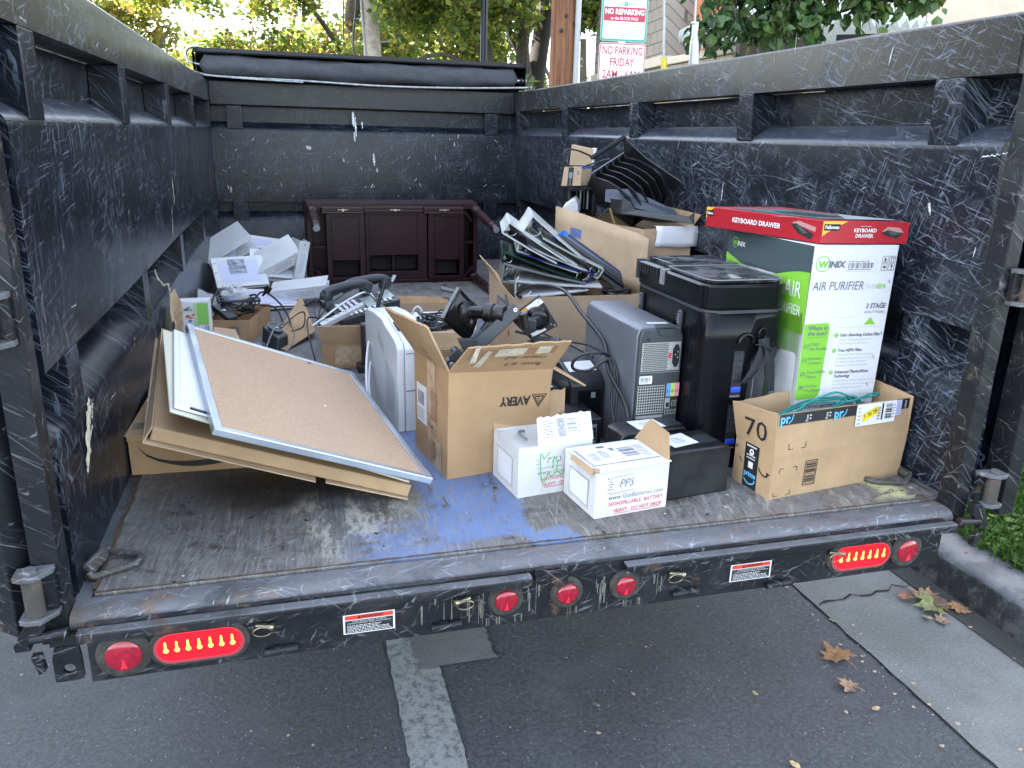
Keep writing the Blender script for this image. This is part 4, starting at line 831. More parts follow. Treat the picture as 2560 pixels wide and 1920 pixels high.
# --- dark desk tipped on its side
m_mah = NT('dark_mahogany'); _o = m_mah.obj(); _n = m_mah.noise(m_mah.rot(_o, 0, 3, 30), 1, 5, .6)
m_mah.set(Base_Color=m_mah.mix(_n, (.013, .0048, .007), (.030, .0095, .012)), Roughness=m_mah.ramp(_n, .3, .7, .30, .42)); m_mah.b.inputs['Specular IOR Level'].default_value = .3; m_mah = m_mah.m
m_dark = mat('unlit_raw_wood', (.018, .011, .012), .8); m_bead = mat('rope_beading', (.12, .075, .065), .4)
t = wt('tipped_desk', 'dark mahogany writing desk with turned legs, tipped on its side against the front wall', 'desk', (1.08, 3.5, 0))
x0, x1, yf = .562, 1.605, 3.40
b = MB(); b.box((x0-.012, yf+.16, .0), (x1+.012, yf+.185, .497), m_mah); cp(b, 'tabletop', t, bev=.006)
b = MB(); b.box((x0, yf-.0, .455), (x1, yf+.158, .493), m_mah); b.box((x0, yf, .004), (x1, yf+.158, .024), m_mah); b.box((x0, yf, .025), (x0+.024, yf+.158, .454), m_mah); b.box((x1-.024, yf, .025), (x1, yf+.158, .454), m_mah); cp(b, 'apron', t, bev=.003)
b = MB(); b.box((x0+.085, yf-.030, .432), (x0+.335, yf-.001, .468), m_mah); b.box((x1-.345, yf-.030, .432), (x1-.095, yf-.001, .468), m_mah); b.box((x0+.336, yf-.012, .440), (x1-.346, yf-.001, .472), m_mah); cp(b, 'drawer_front', t, bev=.003)
b = MB()
for xa, xb, y_, z_ in ((x0+.09, x0+.33, -.031, .436), (x0+.09, x0+.33, -.031, .464), (x1-.34, x1-.10, -.031, .436), (x1-.34, x1-.10, -.031, .464), (x0+.34, x1-.35, -.0125, .445), (x0+.34, x1-.35, -.0125, .468)):
    n_ = int((xb-xa)/.008)
    for k in range(n_): b.box((xa+k*.008, yf+y_-.003, z_-.002), (xa+k*.008+.005, yf+y_, z_+.002), m_bead)
cp(b, 'rope_beading', t)
b = MB()
for x_ in (x0+.21, x1-.22, (x0+x1)/2): b = MB(); b.cyl((x_, yf-.046, .452), (x_, yf-.03, .452), .008, mat('brass_knob', (.45, .40, .30), .3, .9), n=12); b.cyl((x_-.03, yf-.034, .452), (x_+.03, yf-.034, .452), .0028, bpy.data.materials['brass_knob'], n=8); cp(b, 'handle', t, sm=40)
def dpanel(xa, xb, za, zb, hole, y_):
    b = MB(); h0, h1, k0, k1 = hole; f = .022
    b.box((xa, y_, za), (h0, y_+.012, zb), m_mah); b.box((h1, y_, za), (xb, y_+.012, zb), m_mah); b.box((h0, y_, za), (h1, y_+.012, k0), m_mah); b.box((h0, y_, zb-.02), (h1, y_+.012, zb), m_mah); b.box((h0, y_+.004, k1), (h1, y_+.010, zb-.02), m_mah); b.box((h0, y_+.10, k0), (h1, y_+.11, k1), m_dark)
    b.box((xa, y_+.0125, za), (xa+.012, y_+.155, zb), m_mah); b.box((xb-.012, y_+.0125, za), (xb, y_+.155, zb), m_mah); cp(b, 'drawer_bottom', t, bev=.0015)
dpanel(.672, .90, .026, .43, (.702, .866, .046, .148), yf-.012); dpanel(.905, 1.285, .026, .438, (.927, 1.228, .072, .173), yf+.012); dpanel(1.29, 1.516, .026, .43, (1.327, 1.488, .043, .144), yf-.012)
b = MB(); b.box((1.068, yf+.024, .075), (1.08, yf+.09, .17), m_mah); cp(b, 'cross_rail', t); b = MB(); b.box((x0+.025, yf+.03, .215), (.671, yf+.05, .232), m_mah); cp(b, 'cross_rail', t); b = MB(); b.box((1.517, yf+.03, .238), (x1-.025, yf+.05, .255), m_mah); cp(b, 'cross_rail', t)
b = MB()
for xa, za, xb, zb in ((x0+.026, .40, x0+.085, .452), (x1-.026, .385, x1-.085, .452), (x0+.026, .09, x0+.09, .028), (x1-.026, .10, x1-.09, .028)): b = MB(); b.slab([(xa, yf+.02, za), (xa, yf+.06, za), (xb, yf+.06, zb), (xb, yf+.02, zb)], .014, m_mah); cp(b, 'corner_brace', t)
for x_, z_, yt, zt, xt in ((.593, .452, 2.86, .403, .597), (1.586, .455, 2.86, .390, 1.588), (.597, .034, 2.85, .026, .588), (1.580, .032, 2.87, .028, 1.585)):
    b = MB(); b.lathe((x_, yf-.001, z_), (xt, yt, zt), [(0, .030), (.10, .031), (.115, .024), (.13, .0285), (.15, .0285), (.165, .023), (.2, .024), (.5, .026), (.80, .021), (.815, .0245), (.84, .0245), (.855, .019), (.90, .024), (.985, .023), (1, .019)], m_mah, 20); o = cp(b, 'leg', t, sm=35)
    p0, p1 = V((x_, yf, z_)), V((xt, yt, zt)); dv = (p1-p0); b = MB(); b.lathe(p0+dv*.995, p0+dv*1.004, [(0, .019), (1, .018)], m_gry, 16); cp(b, 'foot_pad', t, o)
b = MB(); b.slab([(1.04, yf-.03, .015), (1.062, yf-.03, .012), (1.085, yf-.022, .052), (1.066, yf-.022, .058)], .002, m_foil); o = b.build('paper_tag'); tag(o, 'scrap of torn white paper stuck at the lower middle of the dark desk', 'paper')
b = MB()
for x_ in (.92, 1.31): b = MB(); b.box((x_, yf-.02, .0), (x_+.035, yf+.02, .0035), m_mah); cp(b, 'foot_block', t)
# ------------------------------------------------------------------ centre of the load
# open box with telephones
t = wt('telephone_box', 'open brown box with a creased front flap, holding desk telephones', 'box', (.65, 1.8, 0))
P4 = [(.55, 1.56), (.80, 1.54), (.84, 2.08), (.60, 2.12)]; b = MB(); cbody(b, P4, 0, [(x, y, .10) for x, y in P4], m_card); cp(b, 'carton_body', t)
b = MB(); flap(b, (.55, 1.558, .10), (.80, 1.538, .10), (.80, 1.51, .178), (.535, 1.53, .176), m_card3, jag=.002, seed=3); cp(b, 'flap', t)
b = MB(); flap(b, (.84, 2.08, .10), (.60, 2.12, .10), (.60, 2.14, .165), (.85, 2.10, .165), m_card3, seed=4); cp(b, 'flap', t)
P = Panel((.55, 1.5585, 0), (.25, -.02, 0), (0, 0, 1)); P.rect(.05, .012, .20, .088, m_ctape, 1); r0 = random.Random(3)
for i in range(26):
    u, v = r0.uniform(.06, .17), r0.uniform(.03, .08); P.line([(u, v), (u+r0.uniform(.003, .02), v-r0.uniform(.004, .022))], .0012, mat('tape_crease', (.52, .42, .33), .3), 2)
pp(P, 'tape', t)
b = MB(); b.box((.57, 1.60, .005), (.80, 2.05, .075), m_bpl); cp(b, 'packing', t)
def deskphone(loc, rot, label):
    t = thing('desk_telephone', label, 'telephone', loc, rot=tuple(R(a) for a in rot), group='desk telephones in the open box')
    b = MB(); b.hexa([(0, 0, 0), (.20, 0, 0), (.20, .20, 0), (0, .20, 0), (.0, .0, .025), (.20, 0, .025), (.20, .20, .06), (0, .20, .06)], m_dgr); b.build('base', t, bev=.004)
    b = MB(); k_ = .175
    for i in range(4):
        for j in range(3): b.box((.085+j*.026, .025+i*.024, .030+(.025+i*.024)*k_-.001), (.105+j*.026, .041+i*.024, .034+(.033+i*.024)*k_), m_whp)
    for i in range(7): b.box((.172, .02+i*.022, .029+(.02+i*.022)*k_), (.190, .034+i*.022, .033+(.027+i*.022)*k_), m_whp)
    b.build('keypad', t, bev=.001)
    b = MB(); b.slab([(.085, .135, .0525), (.165, .135, .0525), (.165, .185, .0615), (.085, .185, .0615)], .002, mat('lcd_screen', (.22, .26, .25), .2)); b.build('display', t)
    b = MB(); b.tube([(.035, -.005, .055), (.035, .02, .078), (.035, .06, .09), (.035, .14, .098), (.035, .18, .096), (.035, .215, .078)], .017, m_dgr, 10, 5); b.lathe((.035, .015, .085), (.035, .012, .045), [(0, .017), (.5, .026), (1, .027)], m_dgr, 14); b.lathe((.035, .19, .098), (.035, .193, .058), [(0, .017), (.5, .026), (1, .027)], m_dgr, 14); b.build('handset', t, sm=50)
    b = MB(); b.tube([(.035+.012*math.sin(i*1.3), -.02-.004*i*.5+.008*math.cos(i*1.3), .05-.001*i) for i in range(30)], .003, m_cable, 5, 3); b.build('coiled_cord', t, sm=60)
deskphone((.555, 1.80, .205), (0, 15, -66), 'desk telephone with white keys facing forward, front one in the open telephone box')
deskphone((.65, 1.96, .20), (0, 12, -74), 'desk telephone with a curved dark handset on top, behind the wireless router')
t = wt('wireless_router', 'black router with one upright stick antenna beside the silver computer', 'router', (.76, 1.5, 0)); b = MB(); b.box((.68, 1.46, .0), (.815, 1.53, .03), m_bpl); b.hexa([(.70, 1.475, .03), (.80, 1.475, .03), (.80, 1.525, .03), (.70, 1.525, .03), (.70, 1.475, .19), (.80, 1.475, .19), (.80, 1.525, .19), (.70, 1.525, .19)], m_bpl); cp(b, 'case', t, bev=.004)
b = MB(); b.lathe((.745, 1.49, .185), (.797, 1.50, .352), [(0, .012), (.12, .012), (.14, .0085), (.97, .0062), (1, .003)], m_bpl, 12); cp(b, 'antenna', t, sm=40)
m_strip = mat('pale_grey_plastic', (.42, .44, .45), .45)
t = wt('power_strip', 'pale grey multi socket power strip lying aslant on the telephones', 'power strip', (.62, 1.62, .17)); b = MB(); b.slab([(.545, 1.56, .186), (.555, 1.535, .180), (.735, 1.70, .226), (.725, 1.725, .230)], .022, m_strip); cp(b, 'case', t, bev=.003)
b = MB()
for i in range(6):
    p = V((.557, 1.557, .1875)).lerp(V((.722, 1.708, .2255)), (i+.6)/6.4)
    for dx in (-.005, .005): b.slab([p+V((dx-.0015, -.004, .0005)), p+V((dx+.0015, -.003, .001)), p+V((dx+.001, .004, .002)), p+V((dx-.002, .003, .0015))], .001, m_ink)
cp(b, 'socket', t)
for i, (pts, m_, r_, lb) in enumerate((
    ([(.52, 1.60, .165), (.58, 1.63, .20), (.65, 1.69, .235), (.73, 1.76, .26), (.76, 1.80, .25)], m_whp, .004, 'white lead running up across the telephones'),
    ([(.53, 1.62, .17), (.60, 1.70, .23), (.70, 1.78, .275), (.76, 1.78, .27), (.80, 1.72, .22)], m_cable, .0028, 'thin black lead arching highest over the telephones'),
    ([(.60, 1.74, .14), (.56, 1.95, .10), (.545, 2.15, .12), (.60, 2.35, .13), (.70, 2.40, .13), (.77, 2.2, .14), (.80, 1.95, .17)], m_cable, .0022, 'thin black lead making a wide loop behind the telephone box'),
    ([(.545, 1.62, .16), (.56, 1.72, .21), (.63, 1.80, .25), (.72, 1.79, .275), (.78, 1.70, .235), (.80, 1.62, .17)], m_cable, .0025, 'thin black lead wound between handset and antenna'))):
    b = MB(); b.tube(pts, r_, m_, 6, 6); tag(b.build('cable', None, sm=60), lb, 'cable')
# long open box with networking gear
t = wt('equipment_box', 'long shallow open brown box of black network gear behind the silver computer', 'box', (1.0, 1.7, 0))
P4 = [(.885, 1.30), (1.165, 1.28), (1.185, 2.08), (.90, 2.11)]; b = MB(); cbody(b, P4, 0, [(x, y, .135) for x, y in P4], m_card2); cp(b, 'carton_body', t)
b = MB(); flap(b, (.885, 1.30, .135), (1.165, 1.28, .135), (1.15, 1.30, .185), (.895, 1.32, .185), m_card3, seed=5); cp(b, 'flap', t)
b = MB(); flap(b, (1.185, 2.08, .135), (.90, 2.11, .135), (.90, 2.13, .170), (1.19, 2.10, .163), m_card, jag=.003, seed=6); cp(b, 'flap', t)
b = MB(); b.slab([(.895, 1.32, .187), (1.145, 1.30, .187), (1.15, 1.46, .168), (.90, 1.48, .168)], .004, m_card2); b.slab([(.90, 1.475, .172), (1.15, 1.455, .172), (1.15, 1.49, .172), (.90, 1.51, .172)], .003, m_foil); cp(b, 'corrugated_pad', t)
t = wt('network_switch', 'black network switch with a white top inside the long shallow box', 'switch', (1.0, 1.75, .1)); b = MB(); b.box((.95, 1.70, .02), (1.16, 1.92, .125), m_bpl); cp(b, 'case', t, bev=.003); b = MB(); b.box((.955, 1.71, .1255), (1.155, 1.915, .137), m_whp); cp(b, 'lid', t, bev=.002)
b = MB(); 
for i in range(6): b.box((.962+i*.032, 1.697, .05), (.984+i*.032, 1.6995, .085), m_gry)
cp(b, 'port', t)
t = wt('power_adapter', 'black ridged plug adapter lying behind the silver computer', 'adapter', (.90, 1.5, .15)); b = MB(); b.box((.865, 1.36, .15), (.93, 1.44, .205), m_bpl); b.box((.935, 1.37, .15), (.965, 1.45, .195), m_bgl); b.box((.97, 1.37, .15), (1.0, 1.46, .19), m_bpl); cp(b, 'case', t, bev=.006, seg=3)
t = wt('desk_stand', 'slim black phone stand with a pale edge poking up behind the monitor arms', 'stand', (1.03, 1.5, .15)); b = MB(); b.slab([(1.005, 1.42, .16), (1.03, 1.40, .16), (1.06, 1.42, .30), (1.035, 1.44, .30)], .02, m_bpl); cp(b, 'back', t, bev=.003)
b = MB(); b.slab([(.995, 1.35, .315), (1.08, 1.34, .300), (1.085, 1.37, .310), (1.0, 1.38, .325)], .006, m_dgr); cp(b, 'ledge', t, bev=.002)
blob(.96, 1.40, .17, .065, 5, 57, None, .0042, .5, lab='black cable bundle spilling behind the silver computer', grp='cables behind the silver computer')
blob(1.02, 1.58, .14, .09, 8, 55, None, .0045, .5, lab='dark cable coiled inside the long shallow box', grp='cables in the long shallow box')
b = MB(); b.tube([(.915, 1.66, .15), (.93, 1.66, .20), (.95, 1.66, .215), (.965, 1.65, .19), (.96, 1.65, .15)], .0045, m_whp, 7, 5); tag(b.build('white_cable', None, sm=60), 'white lead bent in a hook above the long shallow box', 'cable')

# silver slim computer
t = thing('silver_computer', 'slim silver desktop computer standing upright left of the tall brown box', 'computer', (.745, .788, 0), 9.5)
w_ = .115; pr = [(0, 0), (0, .268), (.012, .284), (.045, .298), (.13, .318), (.17, .332), (.26, .334), (.36, .326), (.37, .315), (.37, 0)]
b = MB(); b.ext([(.002, y, z) for y, z in pr][::-1], (.024, 0, 0), m_silver); b.build('side_panel', t, bev=.004, sm=40)
b = MB(); b.ext([(.0275, y+(.002 if y < .1 else 0), z-.001) for y, z in pr][::-1], (w_-.029, 0, 0), m_silver); b.build('chassis', t, bev=.003, sm=40)
P = Panel((.0275, .0018, 0), (1, 0, 0), (0, 0, 1)); P.rect(.002, .252, w_-.03, .2545, m_dgr, 1); P.rect(.002, .132, w_-.03, .1345, m_dgr, 1); P.rrect(.036, .02, .044, .056, .003, m_ink, 1); P.disc(.040, .024, .003, m_foil, 2, 10); P.build('front_detail', t)
b = MB(); b.box((.032, .085, .306), (w_-.02, .155, .3225), m_bpl); b.build('top_recess', t)
P = Panel((.0019, .37, 0), (0, -1, 0), (0, 0, 1))
vd = mat('vent_holes', (.20, .22, .25), .6)
for i in range(13):
    for j in range(22):
        if i*.55 < j+2: P.rect(.245+i*.0075-j*.0, .06+j*.0068-i*.0035, .2485+i*.0075, .063+j*.0068-i*.0035, vd, 1)
P.build('vent', t); P = Panel((.0019, .37, 0), (0, -1, 0), (0, 0, 1))
for i in range(10):
    for j in range(6): P.rect(.16+i*.007, .285-j*.0065-i*.004, .163+i*.007, .288-j*.0065-i*.004, vd, 1)
P.build('vent', t)
for pts, lb in (([(.705, 1.16, .22), (.690, 1.10, .21), (.672, 1.00, .16), (.668, .93, .07), (.69, .90, .02), (.71, .84, .012)], 'white lead hanging down the left of the silver computer'), ([(.70, 1.12, .15), (.685, 1.04, .13), (.676, .97, .09), (.68, .92, .04), (.705, .86, .01), (.735, .77, .006)], 'white lead trailing on the blue floor by the silver computer')):
    b = MB(); b.tube(pts, .0042, m_whp, 8, 6); tag(b.build('white_cable', None, sm=60), lb, 'cable')
b = MB(); b.slab([(.655, 1.0, .055), (.70, .93, .045), (.735, .80, .006), (.68, .90, .008)], .0012, m_foil); tag(b.build('paper_sheet'), 'crumpled white paper between the corkboard and the silver computer', 'paper')

# tall brown box with monitor arms
t = wt('tall_box', 'tall open brown box with flaps up, printed upside down, filled with monitor arms', 'box', (.95, .52, 0))
P4 = [(.828, .408), (1.112, .458), (1.065, .712), (.783, .662)]; T4 = [(.832, .410, .302), (1.118, .404, .300), (1.072, .665, .30), (.777, .645, .304)]
b = MB(); cbody(b, P4, 0, T4, m_card, .005); cp(b, 'carton_body', t)
FA, FB = V(T4[0]), V(T4[1])
b = MB(); flap(b, FA, FB, (1.142, .330, .395), (.868, .335, .386), m_card, .005, .0035, 11, 24); cp(b, 'flap', t, sm=30, label='front flap with dirty tape and upside down handwriting')
b = MB(); flap(b, T4[3], T4[0], (.775, .415, .425), (.690, .60, .440), m_card3, .006, .003, 12, 16); cp(b, 'flap', t, sm=30)
b = MB(); flap(b, T4[1], T4[2], (1.19, .60, .245), (1.225, .43, .235), m_card3, .005, .004, 13, 14); cp(b, 'flap', t, sm=30)
fu = (V((1.118, .404, .3))-V((.832, .41, .302))); fv = V((.832, .41, .302))-V((.828, .408, 0))
def facep(u, v): 
    bl, br, tl, tr = V((.828, .408, 0)), V((1.112, .458, 0)), FA, FB; return bl.lerp(br, u).lerp(tl.lerp(tr, u), v)
class QPanel(Panel):     # marks on a slightly twisted face
    def __init__(s, f, w, h): s.f, s.w, s.h = f, w, h; s.b = MB(); s.lift = .0007; s.k = 0
    def p(s, u, v, lay):
        a, e = u/s.w, v/s.h; q = s.f(a, e); n = (s.f(a+.01, e)-q).cross(s.f(a, e+.01)-q).normalized(); return q+n*s.lift*(lay+.6)
P = QPanel(facep, .287, .30)
P.text('AVERY', .187, .212, .036, m_ink, 2, bold=.035, rot=180, fit=.088)
cx, cy = .256, .212
for k in range(3):
    a = R(90+120*k); 
    def rp(r, th): return (cx+r*math.cos(th), cy-.002+r*math.sin(th)*1.05)
for s_, w_2 in ((.021, .0022), (.0135, .0019)):
    tri = [(cx-s_, cy+s_*.72), (cx+s_, cy+s_*.72), (cx, cy-s_*1.05)]; P.line(tri+[tri[0]], w_2, m_ink, 2)
P.line([(cx-.013, cy+.008), (cx+.001, cy-.016)], .0018, m_ink, 2); P.line([(cx-.006, cy+.010), (cx+.004, cy-.008)], .0018, m_ink, 2); P.line([(cx+.013, cy+.008), (cx-.010, cy+.008)], .0018, m_ink, 2)
pp(P, 'printed_logo', t)
def sidep(u, v): return V((.783, .662, 0)).lerp(V((.828, .408, 0)), u).lerp(V((.777, .645, .304)).lerp(FA, u), v)
P = QPanel(sidep, .258, .30); P.rect(.02, .10, .10, .215, m_foil, 1); P.bars(.03, .155, .08, .195, 9, m_greyink, 2, 3); P.lines(.03, .11, .09, .145, 4, m_greyink, 2, 6, .35); P.rect(.105, .06, .165, .30, m_ctape, 1); P.rect(.135, .135, .175, .22, m_tape, 2); P.rect(.15, .0, .215, .09, m_ctape, 1); P.rect(.14, .02, .17, .075, m_tape, 2); P.line([(.115, .118), (.145, .108), (.15, .122)], .003, m_ink, 2); pp(P, 'shipping_label', t)
def flapp(u, v): return FA.lerp(FB, u).lerp(V((.868, .335, .386)).lerp(V((1.142, .330, .395)), u), v)
P = QPanel(flapp, .287, .12)
def scrawl(txt, u, v, size, sp=1.05): P.text(txt, u, v, size, m_ink, 3, shear=.35, rot=178, sp=sp)
scrawl('Room  # 3', .19, .034, .022); scrawl('Computer  Stuff', .185, .064, .0165)
P.rect(.05, .076, .255, .104, m_tape, 1); P.rect(.09, .074, .17, .108, m_dtape, 2); P.rect(.20, .078, .24, .11, m_dtape, 2); P.poly([(.050, .030), (.072, .026), (.074, .100), (.062, .104)], m_dtape, 2); pp(P, 'tape', t)
def fl2(u, v): return V(T4[3]).lerp(V(T4[0]), u).lerp(V((.690, .60, .440)).lerp(V((.775, .415, .425)), u), v)
P = QPanel(fl2, .25, .17); P.text('0/2I/01', .12, .045, .020, m_slate, 2, rot=180); P.text('NOTTIIL', .125, .022, .018, m_slate, 2, rot=180); pp(P, 'printed_code', t)
# stray tape
b = MB(); b.slab([(.886, .333, .385), (.899, .332, .388), (.890, .352, .345), (.874, .352, .342)], .001, m_dtape); cp(b, 'loose_tape', t)

m_arm1 = mat('blue_grey_metal', (.10, .115, .155), .42, .3); m_arm2 = mat('dark_grey_metal', (.040, .045, .052), .45, .3)
t = wt('monitor_arm', 'black monitor arm with a large curved plate, left in the tall brown box', 'monitor arm', (.92, .58, .3))
b = MB(); G = []; pA, pB, pC, pD = V((.8976, .60, .494)), V((.960, .60, .433)), V((.925, .585, .335)), V((.850, .60, .405))
for i in range(9):
    G.append([])
    for j in range(9): u, v = i/8, j/8; G[-1].append(pA.lerp(pB, u).lerp(pD.lerp(pC, u), v)+V((0, -.012*math.sin(math.pi*v), -.004*math.sin(math.pi*u))))
b.grid(G, m_bgl); o = cp(b, 'mounting_plate', t, sm=60); md = o.modifiers.new('s', 'SOLIDIFY'); md.thickness = .006; md.offset = -1
b = MB(); b.slab([(.848, .598, .410), (.893, .598, .494), (.899, .590, .494), (.854, .590, .408)], .004, m_gry); b.slab([(.850, .606, .488), (.886, .60, .480), (.886, .625, .484), (.852, .63, .492)], .006, m_dgr); cp(b, 'edge_trim', t)
b = MB(); b.lathe((.915, .588, .425), (.936, .565, .427), [(0, .030), (.3, .030), (.5, .017), (1, .016)], m_bpl, 24); b.lathe((.930, .572, .427), (.985, .528, .430), [(0, .017), (.55, .018), (.57, .024), (.8, .025), (.82, .021), (1, .021)], m_bgl, 24); cp(b, 'pivot', t, sm=40)
b = MB(); b.lathe((.965, .545, .432), (1.008, .512, .432), [(0, .026), (.4, .026), (.42, .022), (.6, .024), (1, .022), (1, .012)], m_bpl, 24); cp(b, 'joint', t, sm=40)
def bar(b, p, q, w, th, m): 
    p, q = V(p), V(q); d = (q-p).normalized(); n = V((.0, -1, .25)); s_ = d.cross(n).normalized(); n = s_.cross(d).normalized(); b.hexa([p-s_*w-n*th, p+s_*w-n*th, p+s_*w+n*th, p-s_*w+n*th, q-s_*w-n*th, q+s_*w-n*th, q+s_*w+n*th, q-s_*w+n*th], m)
b = MB(); bar(b, (.915, .545, .335), (.983, .545, .432), .011, .004, m_arm1); cp(b, 'link', t, bev=.003)
b = MB(); bar(b, (.948, .5405, .384), (.968, .5405, .412), .003, .001, m_ink); cp(b, 'slot', t)
b = MB(); bar(b, (.875, .50, .300), (1.045, .52, .446), .0175, .013, m_arm2); cp(b, 'boom', t, bev=.003)
b = MB()
for p in ((1.036, .5055, .444), (.895, .492, .356)): p = V(p); b.lathe(p, p+V((0, -.003, .0006)), [(0, .006), (1, .0055)], m_alu, 14); b.lathe(p+V((0, -.0031, .0006)), p+V((0, -.0033, .0006)), [(0, .0028), (1, .0028)], m_ink, 8)
cp(b, 'bolt', t, sm=40)
b = MB(); b.slab([(.872, .50, .372), (.925, .50, .372), (.915, .50, .335), (.885, .50, .345)], .02, m_arm2); b.cyl((.868, .475, .335), (.868, .515, .335), .012, m_arm2); b.cyl((.852, .47, .305), (.852, .50, .305), .017, m_arm2); b.cyl((.852, .4675, .305), (.852, .470, .305), .009, m_alu); b.slab([(.845, .49, .325), (.862, .49, .345), (.885, .49, .335), (.87, .49, .31)], .02, m_arm2); b.cyl((.845, .45, .278), (.845, .50, .278), .016, m_bpl); cp(b, 'elbow', t, bev=.001, sm=40)
b = MB(); b.lathe((.893, .445, .285), (.90, .47, .33), [(0, .014), (.3, .02), (1, .02)], m_arm2, 16); cp(b, 'knob', t, sm=40)
t = wt('monitor_arm', 'monitor arm ending in a square drilled black plate, right in the tall brown box', 'monitor arm', (1.1, .6, .3))
q4 = [V((1.141, .62, .461)), V((1.203, .62, .366)), V((1.122, .62, .338-.012)), V((1.050, .62, .397))]; b = MB(); b.slab(q4[::-1], .004, m_bpl); cp(b, 'mounting_plate', t, bev=.002)
pn = (q4[2]-q4[1]).cross(q4[0]-q4[1]).normalized(); pn = pn if pn.y < 0 else -pn
cc = sum(q4, V())/4
b = MB()
for k in (0, 1, 2, 3):
    for f_, r_ in ((.84, .0032), (.70, .0028)): p = cc.lerp(q4[k], f_)+V((0, -.0008, 0)); b.cyl(p, p+V((0, -.001, 0)), r_, m_gry, n=10)
cp(b, 'hole', t)
b = MB(); u_ = (q4[0]-q4[3]).normalized(); v_ = (q4[2]-q4[3]).normalized(); o_ = q4[3]+V((0, -.0042+.003, 0))
for a0, a1, m_ in ((.02, .055, mat('orange_print', (.65, .25, .05), .5)), (.056, .105, m_foil)): b.slab([o_+u_*a0+v_*.006, o_+u_*a0+v_*.026, o_+u_*a1+v_*.026, o_+u_*a1+v_*.006], .0008, m_)
b.slab([q4[2]+V((0, -.002, 0))+(q4[1]-q4[2])*.12+(q4[3]-q4[2])*.08, q4[2]+V((0, -.002, 0))+(q4[1]-q4[2])*.62+(q4[3]-q4[2])*.08, q4[2]+V((0, -.002, 0))+(q4[1]-q4[2])*.62+(q4[3]-q4[2])*.2, q4[2]+V((0, -.002, 0))+(q4[1]-q4[2])*.12+(q4[3]-q4[2])*.2], .0008, m_foil); cp(b, 'sticker', t)
b = MB(); b.lathe((1.135, .616, .393), (1.130, .595, .391), [(0, .036), (.4, .036), (.8, .030), (1, .018)], m_bgl, 26); b.lathe((1.13, .60, .391), (1.105, .575, .388), [(0, .018), (1, .016)], m_bpl, 16); b.cyl((1.078, .575, .418), (1.088, .575, .375), .014, m_bpl); b.hexa([(1.085, .57, .375), (1.115, .56, .37), (1.12, .59, .372), (1.09, .6, .377), (1.085, .565, .405), (1.115, .555, .398), (1.12, .588, .40), (1.09, .595, .407)], m_dgr); cp(b, 'pivot', t, bev=.002, sm=40)
b = MB(); bar(b, (1.03, .52, .31), (1.125, .60, .325), .012, .010, m_arm2); b.slab([(1.10, .53, .332), (1.175, .53, .330), (1.205, .60, .338), (1.12, .60, .345)], .016, m_arm2); cp(b, 'boom', t, bev=.003)
b = MB(); b.lathe((1.10, .58, .262), (1.165, .545, .258), [(0, .020), (.5, .021), (.55, .024), (1, .024), (1, .013)], m_bpl, 20); b.cyl((1.05, .56, .29), (1.12, .56, .262), .015, m_bpl); cp(b, 'clamp_barrel', t, sm=40)

